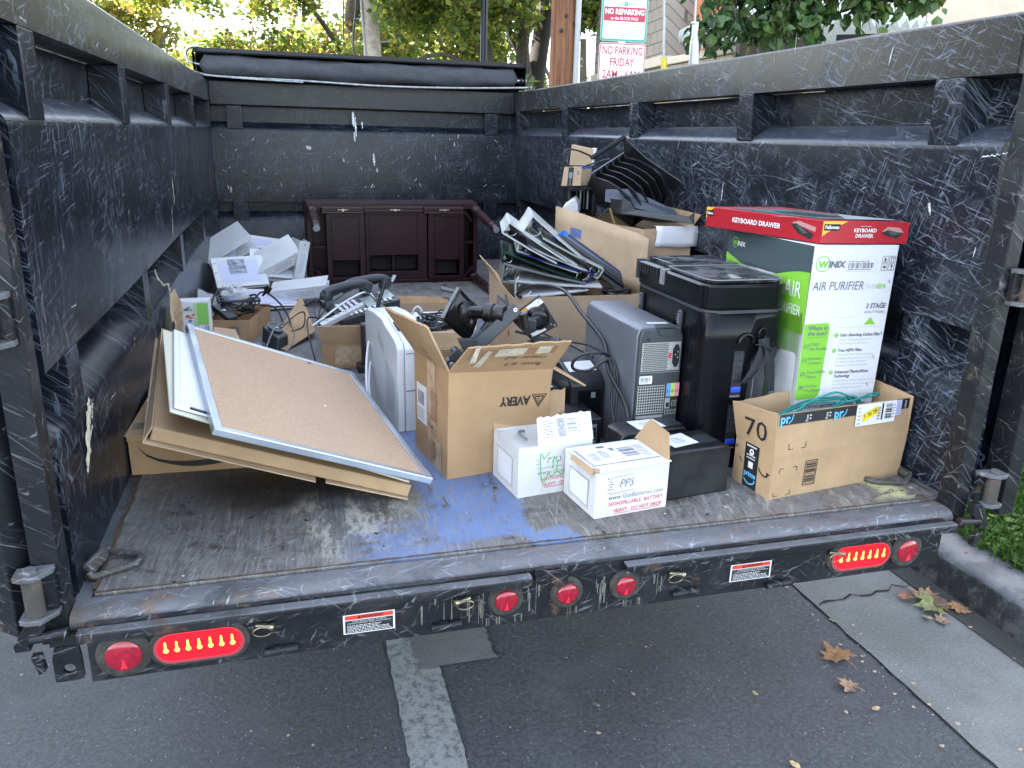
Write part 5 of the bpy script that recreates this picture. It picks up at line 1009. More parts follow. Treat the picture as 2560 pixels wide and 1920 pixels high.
# ------------------------------------------------------------------ white battery boxes
def battery(loc, rz, L, D_, H, label, raised):
    t = thing('battery_box', label, 'box', loc, rz, 'white battery boxes')
    b = MB(); b.hexa([(0, 0, 0), (L, 0, 0), (L, D_, 0), (0, D_, 0), (.003, .002, H), (L, -.001, H), (L-.002, D_, H), (-.001, D_, H+.002)], m_cardw)
    if raised:
        b = MB(); P4 = [(0, 0), (L, 0), (L, D_), (0, D_)]; cbody(b, P4, 0, [(.0, .0, H), (L, 0, H), (L, D_, H-.004), (.0, D_, H-.004)], m_cardw, .004)
        b.box((.006, .006, H*.90), (L-.006, D_-.006, H*.915), m_foil)
    b.build('carton_body', t, bev=0 if raised else .0025)
    P = Panel((0, 0, 0), (1, 0, 0), (0, .002, H)); gk = m_slate
    if raised:
        u0 = .074; P.text('PPS', u0+.028, .098, .034, m_greyink, 2, shear=.3, fit=.046); P.line([(u0-.018, .083), (u0-.018, .075), (u0+.06, .075)], .0013, m_greyink, 2); P.line([(u0-.018, .112), (u0-.018, .118), (u0+.058, .118), (u0+.058, .108)], .0013, m_greyink, 2)
        for i, w in enumerate((.013, .008, .013, .008)): P.rect(u0-.018-w/2, .087+i*.006, u0-.018+w/2, .0885+i*.006, m_greyink, 2)
        P.text('Portable', .17, .112, .012, m_greyink, 2); P.text('Systems', .17, .098, .012, m_greyink, 2); P.text('www.GotBatteries', .125, .062, .017, m_greyink, 2, shear=.2, fit=.14)
        P.text('NONSPILLABLE B', .13, .044, .014, m_redink, 2, fit=.13); P.text('HEAVY - DO NOT DROP', .14, .027, .014, m_redink, 2, fit=.14); P.rect(.075, .019, .21, .0205, m_redink, 2)
        gr = mat('green_marker', (.10, .42, .13), .6)
        for st in ([(.062, .115), (.064, .06), (.070, .034)], [(.066, .118), (.072, .10), (.09, .118)], [(.070, .034), (.082, .045), (.085, .058), (.096, .048), (.112, .062), (.112, .09), (.102, .104), (.098, .07)], [(.112, .062), (.125, .050), (.135, .06)], [(.15, .052), (.162, .058)]): P.line(st, .0028, gr, 3)
    else:
        u0 = .062; P.text('PPS', u0+.024, .086, .030, gk, 2, shear=.3, fit=.044)
        P.line([(u0-.020, .070), (u0-.020, .062), (u0+.044, .066), (u0+.052, .070)], .0013, gk, 2); P.line([(u0-.019, .098), (u0-.018, .105), (u0+.050, .108), (u0+.052, .100)], .0013, gk, 2); P.line([(u0+.052, .100), (u0+.057, .096), (u0+.047, .092), (u0+.057, .087), (u0+.047, .082), (u0+.057, .077), (u0+.052, .070)], .0013, gk, 2)
        for i, w in enumerate((.016, .009, .016, .009)): P.rect(u0-.020-w/2, .074+i*.0065, u0-.020+w/2, .0758+i*.0065, gk, 2)
        P.text('+', u0-.027, .103, .014, gk, 2); P.text('-', u0-.027, .067, .014, gk, 2)
        P.text('Portable Power', .160, .103, .0125, gk, 2, fit=.072, bold=.01); P.text('Systems, Inc.', .155, .091, .0125, gk, 2, fit=.060, bold=.01); P.text('800-551-5645', .155, .079, .0125, gk, 2, fit=.062)
        P.text('www.GotBatteries.com', .116, .052, .0175, gk, 2, shear=.2, fit=.158); P.text('NONSPILLABLE  BATTERY', .118, .034, .0145, m_redink, 2, bold=.01, fit=.158); P.text('HEAVY - DO NOT DROP', .124, .015, .0145, m_redink, 2, bold=.01, fit=.140); P.rect(.054, .007, .194, .0084, m_redink, 2)
    P.build('printed_text', t)
    P = Panel((0, D_, 0), (0, -1, 0), (0, 0, 1)); P.frame(.03, .018, D_-.035, H*.72, .001, m_greyink, 1); P.rect(.034, .022, D_-.039, H*.70, m_foil, 1); P.build('side_label', t)
    return t
tb = battery((1.135, .095, 0), 7.7, .210, .168, .126, 'white battery box with a torn label on its closed top, nearest the sill', False)
b = MB(); b.slab([(.006, -.006, .1285), (.214, -.002, .1285), (.21, .150, .1300), (.02, .155, .1310)], .0025, m_cardw); b.build('top_flap', tb); 
b = MB(); flap(b, (.2105, .002, .128), (.211, .166, .128), (.236, .135, .190), (.226, .035, .188), m_card3, .004, .0, 3, 8); flp = b.build('brown_flap', tb, sm=30)
b = MB(); b.slab([(.004, .01, .1255), (-.004, .12, .128), (-.012, .115, .118), (-.006, .015, .114)][::-1], .002, m_card3); b.slab([(-.002, -.0035, .128), (.012, -.0035, .128), (.012, .012, .13), (-.002, .02, .13)], .003, m_card3); b.build('torn_corner', tb)
P = Panel((.01, .0, .1305), (1, .0, 0), (0, 1, 0)); P.rect(.0, .03, .19, .145, m_foil, 1)
for i, (u, v) in enumerate(((.015, .05), (.045, .06))): P.lines(u, v, u+.026, v+.05, 6, m_greyink, 2, 20+i, .4)
P.bars(.105, .055, .150, .115, 12, m_slate, 2, 5, True); P.rect(.06, .125, .082, .137, m_slate, 2); P.lines(.155, .04, .185, .12, 8, m_greyink, 2, 33, .35); P.bars(.085, .10, .10, .12, 5, m_slate, 2, 8); P.build('shipping_label', tb)
tb = battery((.983, .252, 0), 8.2, .215, .166, .138, 'white battery box with raised flaps and green marker scribbles, behind the closed one', True)
b = MB(); flap(b, (.0, .166, .134), (.215, .166, .134), (.222, .180, .222), (-.002, .178, .210), m_card3, .004, .004, 7, 20); b.build('back_flap', tb, sm=30)
b = MB(); flap(b, (.055, -.002, .138), (.216, -.002, .138), (.220, .030, .208), (.062, .028, .205), m_cardw, .005, .003, 8, 16); b.build('front_flap', tb, sm=30)
b = MB(); b.slab([(.128, .03, .14), (.16, .05, .16), (.165, .08, .20), (.14, .06, .21)], .004, m_card3); b.build('inner_flap', tb)
P = Panel((.0585, -.0008, .1415), (1, .0, 0), (0, .030, .068)); P.rect(.012, .012, .125, .066, m_foil, 1); P.lines(.016, .014, .05, .062, 7, m_greyink, 2, 41, .4); P.bars(.085, .024, .114, .060, 15, m_slate, 2, 5, True); P.lines(.117, .02, .124, .06, 5, m_greyink, 2, 43, .4); P.rect(.056, .014, .080, .062, mat('label_grey', (.30, .30, .31), .6, var=.5, vsc=260), 2); P.build('shipping_label', tb)
b = MB(); b.tube([(.045, .05, .140), (.04, .08, .142), (.05, .11, .14), (.07, .12, .135)], .004, m_gry, 7, 4); b.build('inner_cable', tb, sm=60)

# ------------------------------------------------------------------ black network drives
def drive(loc, rz, L, D_, H, label, wedge):
    t = thing('storage_drive', label, 'drive', loc, rz, 'black storage drives with taped labels')
    n = 6; pr = [(0, 0), (L, 0), (L, H-.018), (L-.005, H-.006), (L-.024, H), (.024 if wedge else .008, H), (.006 if wedge else .003, H-.006), (0, H-.018)]
    if wedge: pr[0] = (0, 0)
    b = MB(); b.ext([(x, 0, z) for x, z in pr], (0, D_, 0), m_bpl); b.build('case', t, bev=.005, sm=40)
    return t
tn = drive((1.352, .152, 0), 7, .198, .125, .136, 'black storage drive with a white paper taped on top, right of the white battery box', False)
P = Panel((0, 0, .1362), (1, 0, 0), (0, 1, 0)); m_cl2 = mat('clear_tape_film', (.05, .055, .065), .10, alpha=.6); P.rect(.012, .030, .175, .085, m_cl2, 1); P.poly([(.035, .022), (.118, .035), (.112, .110), (.026, .098)], m_foil, 2); P.lines(.055, .045, .095, .085, 4, m_greyink, 3, 3, .3); P.build('taped_label', tn)
P = Panel((0, 0, 0), (1, 0, 0), (0, 0, 1)); P.text('BUFFALO', .085, .055, .013, mat('embossed_black', (.02, .02, .022), .25), 1, bold=.03); P.rect(.186, .0, .1866, .13, m_ink, 1); P.build('embossed_logo', tn)
tn = drive((1.285, .300, 0), 6, .215, .092, .137, 'black storage drive with a rounded end and taped paper, in front of the grey computer', True)
P = Panel((0, 0, .1372), (1, 0, 0), (0, 1, 0)); P.rect(.05, .015, .205, .08, m_cl2, 1); P.poly([(.062, .012), (.150, .014), (.145, .080), (.060, .080)], m_foil, 2); P.lines(.085, .03, .13, .06, 3, m_greyink, 3, 5, .3); P.rect(.110, .028, .135, .036, m_slate, 3); P.build('taped_label', tn)
P = Panel((0, 0, 0), (1, 0, 0), (0, 0, 1)); P.text('BUFFALO', .030, .105, .012, m_foil, 1, bold=.03, fit=.03); P.line([(.003, .075), (.05, .064), (.10, .062)], .0012, m_gry, 1); P.build('logo', tn)
t = thing('storage_drive', 'black metal network drive showing its rear panel with a power socket, behind the white boxes', 'drive', (1.170, .46, 0), 2, 'black storage drives with taped labels')
b = MB(); b.box((0, 0, 0), (.125, .145, .124), m_bpl); b.build('case', t, bev=.002)
P = Panel((0, 0, 0), (1, 0, 0), (0, 0, 1)); P.rect(.004, .0, .11, .108, mat('bare_steel_panel', (.38, .40, .42), .4, .6), 1); P.rect(.012, .066, .065, .094, m_foil, 2); P.lines(.014, .068, .062, .092, 5, m_slate, 3, 3, .35); P.lines(.014, .055, .085, .063, 2, m_slate, 3, 4, .4); P.rect(.086, .060, .108, .098, m_ink, 2); P.disc(.097, .086, .004, m_greyink, 3, 10); P.disc(.097, .072, .004, m_greyink, 3, 10)
for r_ in (.008, .015, .022, .029): P.ring(.060, .020, r_, r_+.0035, m_ink, 2, 20, 20, 160)
P.disc(.055, .112, .004, m_foil, 2, 10); P.build('rear_panel', t)
t = thing('network_hub', 'flat black network box with a white label, half hidden behind the tall brown box', 'network box', (1.125, .66, 0), 8); b = MB(); b.box((0, 0, 0), (.115, .20, .155), m_bpl); b.build('case', t, bev=.004)
P = Panel((0, 0, 0), (1, 0, 0), (0, 0, 1)); P.text('BUFFALO', .06, .10, .014, m_foil, 1, bold=.02, fit=.055); P.build('logo', t); P = Panel((0, 0, .1555), (1, 0, 0), (0, 1, 0)); P.rect(.01, .01, .095, .07, m_foil, 1); P.rect(.01, .085, .105, .10, m_gry, 1); P.build('white_label', t)
t = thing('backup_supply', 'black upright battery backup unit with a white sticker on its sloping top', 'battery backup', (1.243, .60, 0), 4)
pr = [(0, 0), (0, .185), (.03, .212), (.09, .232), (.22, .246), (.32, .24), (.345, .22), (.345, 0)]
b = MB(); b.ext([(0, y, z) for y, z in pr][::-1], (.115, 0, 0), m_bpl); b.build('case', t, bev=.007, seg=3, sm=40)
b = MB(); b.slab([(.012, .038, .2165), (.103, .038, .2165), (.103, .088, .233), (.012, .088, .233)], .0015, m_foil); b.build('sticker', t)
P = Panel((0, -.0005, 0), (1, 0, 0), (0, 0, 1)); P.rrect(.028, .01, .105, .165, .006, m_bgl, 1); P.rect(.070, .14, .084, .158, m_gry, 2); P.disc(.06, .035, .003, m_foil, 2, 8); P.build('front_panel', t)

# ------------------------------------------------------------------ grey computer tower
t = thing('grey_computer', 'grey computer tower showing its rear ports, in front of the beige moving box', 'computer', (1.368, .412, 0), 1.5)
w_, d_, h_ = .142, .385, .402; m_gpc = mat('gunmetal_plastic', (.13, .14, .165), .38, .2, var=.08, vsc=5)
b = MB(); b.ext([(0, .012, 0), (w_, .012, 0), (w_, .012, h_-.03), (w_-.008, .012, h_-.008), (w_-.025, .012, h_), (.02, .012, h_), (.006, .012, h_-.008), (0, .012, h_-.025)], (0, d_-.012, 0), m_gpc); b.build('case', t, bev=.004, sm=40)
b = MB(); b.ext([(.004, 0, 0), (w_-.003, 0, 0), (w_-.003, 0, h_-.032), (w_-.012, 0, h_-.010), (w_-.028, 0, h_-.006), (.025, 0, h_-.006), (.011, 0, h_-.010), (.004, 0, h_-.03)], (0, .0118, 0), m_dgr); b.build('rear_bezel', t, bev=.004, sm=40)
P = Panel((0, -.0006, 0), (1, 0, 0), (0, 0, 1)); m_stl = mat('perforated_steel', (.46, .47, .46), .4, .6); m_hole = mat('dark_hole', (.010, .011, .012), .9)
P.rect(.012, .275, w_-.010, .358, m_stl, 1)
for j in range(15):
    for i in range(15): 
        u, v = .017+i*.0052+(j % 2)*.0026, .279+j*.0053; P.disc(u, v, .0021, m_hole, 2, 6)
P.rect(w_-.046, .310, w_-.038, .326, mat('red_switch', (.55, .03, .06), .4), 2); P.disc(w_-.042, .345, .002, m_foil, 2, 8); P.disc(w_-.042, .288, .002, m_foil, 2, 8)
P.poly([(w_-.034, .297), (w_-.026, .284), (w_-.018, .284), (w_-.012, .297), (w_-.012, .337), (w_-.018, .350), (w_-.026, .350), (w_-.034, .337)], m_bpl, 2); P.rect(w_-.031, .303, w_-.015, .331, m_hole, 3)
for du, dv in ((-.027, .318), (-.020, .310), (-.020, .326)): P.rect(w_+du, dv, w_+du+.003, dv+.005, m_stl, 4)
P.rect(.010, .2695, w_-.008, .2715, m_gry, 1); P.rrect(.010, .238, .050, .262, .003, m_foil, 2); P.bars(.014, .246, .046, .258, 14, m_greyink, 3, 7); P.lines(.014, .240, .046, .245, 1, m_greyink, 3, 8)
for v0, v1 in ((.148, .232), (.052, .142)):
    P.rect(.008, v0, .092, v1, m_stl, 1); nj = int((v1-v0)/.0082)
    for j in range(nj):
        for i in range(11): P.rect(.0105+i*.0074, v0+.0025+j*.0082, .0158+i*.0074, v0+.008+j*.0082, m_hole, 2)
for k, c in enumerate(((.10, .30, .62), (.40, .55, .12), (.68, .22, .30))):
    P.rect(.098+k*.0135, .196, .098+(k+1)*.0135, .236, mat('port_colour_%d' % k, c, .5), 1); P.ring(.1045+k*.0135, .212, .0022, .0046, m_slate, 2, 12)
P.rect(.096, .160, .112, .192, m_stl, 1); P.rect(.100, .164, .110, .178, m_hole, 2); P.rect(.116, .160, .136, .192, m_ink, 1)
for k in range(4): P.rect(.098+k*.010, .142, .1045+k*.010, .156, m_stl, 1); P.rect(.0995+k*.010, .144, .103+k*.010, .154, m_hole, 2)
for k in range(2): P.rect(.118+k*.009, .166, .124+k*.009, .184, m_stl, 2); P.rect(.1195+k*.009, .168, .1225+k*.009, .182, m_hole, 3)
P.rect(.096, .086, .116, .126, mat('magenta_port', (.42, .03, .25), .5), 1); P.rect(.1165, .086, .132, .126, mat('blue_port', (.04, .09, .45), .5), 1); P.rrect(.102, .090, .110, .122, .003, m_stl, 2); P.rrect(.120, .094, .129, .118, .003, m_stl, 2); P.rrect(.122, .097, .127, .115, .002, mat('blue_port', (.04, .09, .45)), 3)
P.disc(.030, h_-.035, .005, m_ink, 1, 12); P.build('rear_panel', t)
b = MB(); b.ext([(.055, -.004, h_-.006), (.115, -.004, h_-.006), (.108, -.004, h_-.022), (.095, -.004, h_-.026), (.075, -.004, h_-.026), (.062, -.004, h_-.020)], (0, .003, 0), m_dgr); b.slab([(.052, -.003, h_+.001), (.118, -.003, h_+.001), (.112, .03, h_+.001), (.058, .03, h_+.001)], .0015, m_dgr); b.build('release_latch', t, bev=.001)
b = MB(); b.slab([(.045, .045, h_+.001), (.105, .035, h_+.001), (.106, .05, h_+.001), (.048, .06, h_+.001)], .0008, mat('pale_green_tape', (.50, .58, .50), .5)); b.build('tape', t)
def cb(pts, r, lab, m=None): b = MB(); b.tube(pts, r, m or m_cable, 8, 7); return tag(b.build('power_cable', None, sm=60), lab, 'cable')
cb([(1.33, 1.45, .285), (1.30, 1.40, .31), (1.32, 1.25, .37), (1.345, 1.0, .40), (1.345, .80, .36), (1.352, .62, .31), (1.33, .52, .25), (1.345, .44, .19), (1.352, .41, .14)], .0062, 'thick black power cable arching out of the beige moving box past the grey computer')
cb([(1.26, 1.43, .30), (1.245, 1.30, .26), (1.23, 1.12, .25), (1.245, .95, .27), (1.28, .72, .28), (1.31, .60, .27)], .0045, 'dark lead hanging down the front of the beige moving box')
cb([(1.345, .55, .285), (1.30, .52, .305), (1.25, .53, .300), (1.225, .54, .275), (1.235, .55, .25), (1.28, .55, .245), (1.32, .545, .27), (1.345, .53, .28), (1.352, .50, .22), (1.338, .47, .12), (1.33, .45, .10)], .0046, 'black lead coiled in a loop over the battery backup unit')
cb([(1.10, .72, .33), (1.18, .68, .315), (1.25, .62, .315), (1.30, .57, .31), (1.34, .53, .27), (1.325, .47, .16), (1.322, .43, .11)], .0042, 'black lead running from the monitor arms down beside the grey computer')

# ------------------------------------------------------------------ beige moving box with ring binders
t = wt('moving_box', 'large beige moving box with its side panel raised, full of ring binders', 'box', (1.55, 1.65, 0))
P4 = [(1.30, 1.45), (1.845, 1.43), (1.855, 1.87), (1.31, 1.88)]; T4 = [(1.295, 1.45, .284), (1.85, 1.425, .288), (1.86, 1.88, .30), (1.305, 1.88, .325)]
b = MB(); cbody(b, P4, 0, T4, m_card2, .005); cp(b, 'carton_body', t)
b = MB(); pth = [(1.610, 1.885, .30, .605), (1.68, 1.83, .30, .588), (1.745, 1.74, .30, .565), (1.80, 1.62, .30, .545), (1.84, 1.50, .29, .53), (1.858, 1.425, .288, .515)]
rows = [[(x, y, z0+(z1-z0)*k/5) for x, y, z0, z1 in pth] for k in range(6)]; b.grid(rows, m_card2); o = cp(b, 'raised_panel', t, sm=20); md = o.modifiers.new('s', 'SOLIDIFY'); md.thickness = .005; md.offset = 1
P = Panel((1.625, 1.8725, .30), (.055, -.043, 0), (0, 0, 1), .0012); P.rect(.005, .19, .145, .225, mat('box_blue', (.10, .14, .29), .6), 1) if 0 else None
def rp(u, v):
    k = min(int(u*5), 4); f = u*5-k; a, c = pth[k], pth[k+1]; x, y = a[0]+(c[0]-a[0])*f, a[1]+(c[1]-a[1])*f; z0, z1 = a[2]+(c[2]-a[2])*f, a[3]+(c[3]-a[3])*f; return V((x, y, z0+(z1-z0)*v))
P = QPanel(rp, .55, .27); bb = mat('box_blue', (.10, .14, .29), .6); P.rect(.075, .165, .185, .203, bb, 3); P.text('KITCHEN', .098, .184, .015, m_foil, 4, fit=.035); P.text('FRAGILE', .152, .184, .016, m_foil, 4, bold=.02, fit=.045)
for i in range(4):
    P.line([(.08, .15-.022*i), (.088, .15-.022*i)], .002, bb, 3); P.rect(.092, .145-.022*i, .118, .152-.022*i, mat('faint_blue_print', (.30, .30, .36), .6), 3); P.rect(.135, .145-.022*i, .165, .152-.022*i, bpy.data.materials['faint_blue_print'], 3)
P.frame(.075, .03, .185, .165, .0012, bpy.data.materials['faint_blue_print'], 3); pp(P, 'printed_panel', t)
b = MB(); flap(b, (1.305, 1.88, .325), (1.297, 1.62, .292), (1.30, 1.70, .33), (1.258, 1.88, .392), m_card2, .004, .004, 9, 10); cp(b, 'flap', t, sm=30)
P = Panel((1.297, 1.70, 0), (0, -1, 0), (0, 0, 1)); P.frame(.0, .17, .16, .25, .012, bb, 1); P.text('ROOM', .08, .21, .04, bb, 1, fit=.11); P.poly([(.18, .12), (.20, .12), (.19, .15)], mat('orange_red_print', (.65, .12, .05), .5), 1); pp(P, 'printed_mark', t)
b = MB(); b.box((1.32, 1.47, .01), (1.83, 1.86, .20), m_bpl); cp(b, 'contents', t)
m_navy = mat('navy_vinyl', (.008, .013, .10), .3); m_dgn = mat('dark_green_vinyl', (.006, .028, .022), .3); m_bkv = mat('black_vinyl', (.010, .011, .013), .33); m_ggn = mat('grey_green_vinyl', (.40, .45, .41), .35, var=.06); m_gwh = mat('grey_white_vinyl', (.50, .52, .51), .35, var=.06); m_mgr = mat('mid_grey_vinyl', (.16, .175, .17), .4)
def rbinder(sp0, sp1, tip0, tip1, y, label, m, dv=(.060, .262, .012), edge=None, ring=1.0, inner=None):
    """ring binder seen from its open end: spine from sp0 to sp1, covers run to tip0 and tip1 (x, z); dv runs along the spine"""
    t = wt('ring_binder', label, 'binder', (sp0[0], y, sp0[1]), 'ring binders in the beige moving box')
    a, c, e, f = (V((p[0], y, p[1])) for p in (sp0, sp1, tip0, tip1)); dv = V(dv)
    def board(p, q, nm):
        d = (q-p).normalized(); n = V((-d.z, 0, d.x))*.0032; mid = p.lerp(q, .5)
        sag = V((0, 0, -.004)); b = MB(); b.ext([p-n, mid-n+sag, q-n, q+n, mid+n+sag, p+n], dv, edge or m); return cp(b, nm, t, bev=.001)
    board(a, c, 'spine'); board(a, e, 'cover'); board(c, f, 'cover')
    mid = a.lerp(c, .5); ind = ((e+f)/2-mid).normalized(); r_ = (c-a).length*.42*ring; sd = (c-a).normalized()
    b = MB(); p0 = mid+ind*.006; b.ext([p0-sd*r_*.55, p0+ind*.010-sd*r_*.2, p0+ind*.014, p0+ind*.010+sd*r_*.2, p0+sd*r_*.55], dv*.9, m_chr); cp(b, 'ring_mechanism', t)
    for k in (.06, .45, .85):
        b = MB(); cn = mid+ind*(.010+r_)+dv*k; b.tube([cn+ind*r_*math.cos(q)+sd*r_*math.sin(q) for q in [2*math.pi*i/16 for i in range(16)]], .0013, m_chr, 5, 2, True); cp(b, 'ring', t, sm=60)
    if inner: b = MB(); b.slab([a.lerp(e, .12)+V((0, .004, .004)), a.lerp(e, .9)+V((0, .004, .004)), a.lerp(e, .9)+dv*.95+V((0, 0, .004)), a.lerp(e, .12)+dv*.95+V((0, 0, .004))], .004, inner); cp(b, 'paper_block', t)
    return t
yb = 1.55
rbinder((1.361, .536), (1.399, .594), (1.60, .392), (1.64, .405), yb, 'thick pale grey ring binder with big rings, topmost of the fan beside the raised panel', m_gwh)
rbinder((1.265, .533), (1.294, .572), (1.50, .405), (1.545, .410), yb-.03, 'pale grey ring binder jutting furthest up and left out of the beige box', m_gwh, inner=m_bkv)
rbinder((1.333, .457), (1.343, .490), (1.60, .362), (1.642, .367), yb-.01, 'slim pale grey ring binder below the upper two in the fan', m_gwh)
rbinder((1.692, .335), (1.718, .373), (1.438, .488), (1.445, .505), yb+.0, 'grey green ring binder with its spine low at the right of the fan', m_ggn)
rbinder((1.632, .318), (1.668, .358), (1.33, .436), (1.336, .450), yb-.02, 'navy blue ring binder with its spine at the right of the fan', m_navy)
rbinder((1.262, .418), (1.267, .458), (1.60, .322), (1.616, .329), yb-.04, 'dark green ring binder with a bright ring at its left end', m_dgn)
rbinder((1.262, .340), (1.271, .412), (1.60, .316), (1.624, .323), yb-.05, 'black and grey ring binder standing wide open below the dark green one', m_mgr, edge=m_mgr)
rbinder((1.318, .276), (1.316, .343), (1.63, .300), (1.69, .309), yb-.065, 'lowest pale binder with large shiny rings, resting on the box rim', m_gwh, inner=m_foil)
t = wt('lamp_tube', 'long glossy dark blue channel with blue tape at both ends, beside the binders', 'channel', (1.75, 1.7, .38))
p0, p1 = V((1.575, 1.68, .505)), V((1.905, 1.55, .275)); d_ = (p1-p0); m_tub = mat('dark_blue_gloss', (.03, .045, .09), .16, .2, coat=.5)
b = MB(); b.tube([p0, p1], .016, m_tub, 16, 1); b.tube([p0+V((-.018, -.012, -.022)), p1+V((-.018, -.012, -.022))], .012, m_bpl, 14, 1); b.slab([p0+V((-.01, -.01, .004)), p1+V((-.01, -.01, .004)), p1+V((-.05, .0, -.03)), p0+V((-.05, .0, -.03))], .006, m_dgr); cp(b, 'channel', t, sm=50)
b = MB(); b.tube([p0-d_*.01, p0+d_*.05], .0185, m_btape, 14, 1); b.tube([p1-d_*.04, p1+d_*.01], .0185, m_btape, 14, 1); b.slab([p0+V((-.05, -.02, -.005)), p0+V((.0, -.02, .02)), p0+V((-.01, -.018, -.0)), p0+V((-.06, -.02, -.03))], .002, m_btape); b.slab([p1+V((.0, -.03, .01)), p1+V((.045, -.03, -.015)), p1+V((.04, -.03, -.035)), p1+V((0, -.03, -.03))], .002, m_btape); cp(b, 'blue_tape', t, sm=50)
blob(1.755, 1.50, .265, .055, 6, 91, None, .004, .6, lab='dark grey lead bunched in the right front corner of the beige moving box', grp='leads in the beige moving box')

# ------------------------------------------------------------------ second moving box with desk trays behind it
t = wt('open_carton', 'tall open carton of black desk trays with white paper draped on its rim', 'box', (1.92, 1.8, 0))
P4 = [(1.87, 1.50), (2.085, 1.50), (2.085, 2.08), (1.70, 2.10)]; b = MB(); cbody(b, P4, 0, [(1.865, 1.50, .545), (2.085, 1.50, .555), (2.085, 2.08, .56), (1.68, 2.10, .55)], m_card2); cp(b, 'carton_body', t)
b = MB(); flap(b, (2.085, 2.02, .555), (2.085, 1.50, .555), (2.088, 1.44, .61), (2.088, 2.02, .62), m_card3, seed=15); cp(b, 'flap', t)
b = MB(); b.box((1.89, 1.53, .02), (2.07, 2.05, .50), m_bpl); cp(b, 'contents', t)
t = wt('paper_sheet', 'sheet of white paper draped over the front rim of the tall carton', 'paper', (2.0, 1.5, .55)); b = MB(); rows = []
for i in range(5): rows.append([(1.915+.19*j/6+.002*math.sin(i+j), 1.494-.004*abs(math.sin(j*1.7+i))-.006*(i > 0), .558-.085*i/4+.003*math.sin(j*1.3)*(i == 4)) for j in range(7)])
rows.insert(0, [(1.92+.185*j/6, 1.53, .556) for j in range(7)]); b.grid(rows, m_foil); o = cp(b, 'sheet', t, sm=40); md = o.modifiers.new('s', 'SOLIDIFY'); md.thickness = .001
A0, BL = V((1.905, 1.851, .906)), V((1.743, 1.832, .812)); bd = BL-A0; nb_ = bd.normalized()
RD = [(1.905, 1.851, .906), (1.934, 1.915, .843), (1.946, 1.893, .825), (1.965, 1.792, .814), (1.991, 1.708, .787), (2.012, 1.663, .759), (2.046, 1.664, .702), (2.055, 1.64, .69), (2.055, 1.607, .697), (2.044, 1.538, .73), (2.038, 1.547, .739), (1.963, 1.745, .827)]
LB = [(1.934, 1.908, .843), (1.961, 2.069, .765), (1.973, 2.10, .736), (1.989, 2.093, .71), (2.01, 2.001, .693), (2.033, 1.908, .673), (2.079, 1.761, .623), (2.054, 1.665, .686), (2.046, 1.664, .702), (2.012, 1.663, .759), (1.991, 1.708, .787), (1.965, 1.792, .814), (1.946, 1.893, .825)]
t = wt('file_sorter', 'black plastic desk file sorter with five pale edged dividers, tipped on the carton', 'file sorter', tuple(A0))
b = MB(); b.ext(RD, nb_*.006, m_bpl); cp(b, 'side_wall', t, bev=.001); m_edge2 = mat('pale_worn_edge', (.30, .31, .33), .4)
b = MB(); b.tube([p for p in map(V, RD[1:])][0:6]+[], .0016, m_edge2, 5, 1); cp(b, 'rim_edge', t)
cL = [V((1.743, 1.833, .812)), V((1.767, 1.904, .756)), V((1.832, 2.12, .599)), V((1.844, 2.128, .578)), V((1.864, 2.126, .544)), V((1.872, 1.981, .558))]
for k in range(6):
    f_ = k/5*.97; off = bd*(.06+.94*f_)
    base = [V(p) for p in LB]; gl = [p-V(LB[0]) for p in base]
    pts = [V(LB[0])+off+g*(1.0) for g in gl] if k < 5 else [V(LB[0])+off+g for g in gl]
    b = MB(); b.ext(pts, nb_*.003, m_bpl); o = cp(b, 'divider', t)
    b = MB(); b.tube([p-nb_*.0005 for p in pts[0:4]], .0015, m_edge2, 5, 2); cp(b, 'divider_edge', t, o, sm=60)
b = MB(); b.tube([A0+V((0, .0, .003)), BL+V((0, 0, .003))], .011, m_bgl, 8, 1, flat=.6); cp(b, 'top_rail', t, sm=40)
b = MB(); e0, e1 = V(LB[2]), V(LB[6]); b.slab([e0, e0+bd, e1+bd, e1], .004, m_bpl); b.slab([V(LB[0]), V(LB[0])+bd, V(LB[2])+bd, V(LB[2])], .003, mat('pale_blue_grey_sheet', (.28, .34, .38), .3)); cp(b, 'base_panel', t)
t = wt('desk_tray', 'dark blue grey plastic tray lying upside down over the black tray, on the carton', 'tray', (1.9, 1.65, .62))
E = [V(p) for p in ((1.762, 1.70, .640), (1.779, 1.74, .692), (1.879, 1.70, .698), (1.871, 1.69, .664))]; F = [V(p) for p in ((1.99, 1.62, .585), (2.0, 1.70, .615), (2.065, 1.62, .612), (2.062, 1.57, .582))]
b = MB(); b.hexa([E[0], E[3], E[2], E[1], F[0], F[3], F[2], F[1]], mat('slate_blue_plastic', (.055, .068, .088), .4)); cp(b, 'shell', t, bev=.006, seg=3)
t = wt('desk_tray', 'black open plastic tray with upturned ends at the front of the carton', 'tray', (1.92, 1.55, .6))
b = MB(); b.slab([(1.80, 1.60, .600), (2.05, 1.47, .580), (2.05, 1.74, .55), (1.84, 1.80, .58)], .004, m_bpl); b.slab([(1.80, 1.60, .660), (1.83, 1.59, .648), (1.84, 1.57, .620), (2.04, 1.455, .600), (2.052, 1.42, .622), (2.052, 1.405, .570), (1.803, 1.595, .598)], .006, m_bpl) if 0 else b.ext([(1.80, 1.60, .600), (2.052, 1.43, .572), (2.052, 1.43, .622), (2.035, 1.445, .603), (1.85, 1.57, .618), (1.832, 1.58, .650), (1.803, 1.60, .662)], (.008, .012, 0), mat('slate_black_plastic', (.022, .026, .033), .4)); b.slab([(1.80, 1.60, .598), (1.80, 1.60, .658), (1.79, 1.70, .655), (1.79, 1.70, .595)], .006, m_bpl); cp(b, 'shell', t, bev=.002)
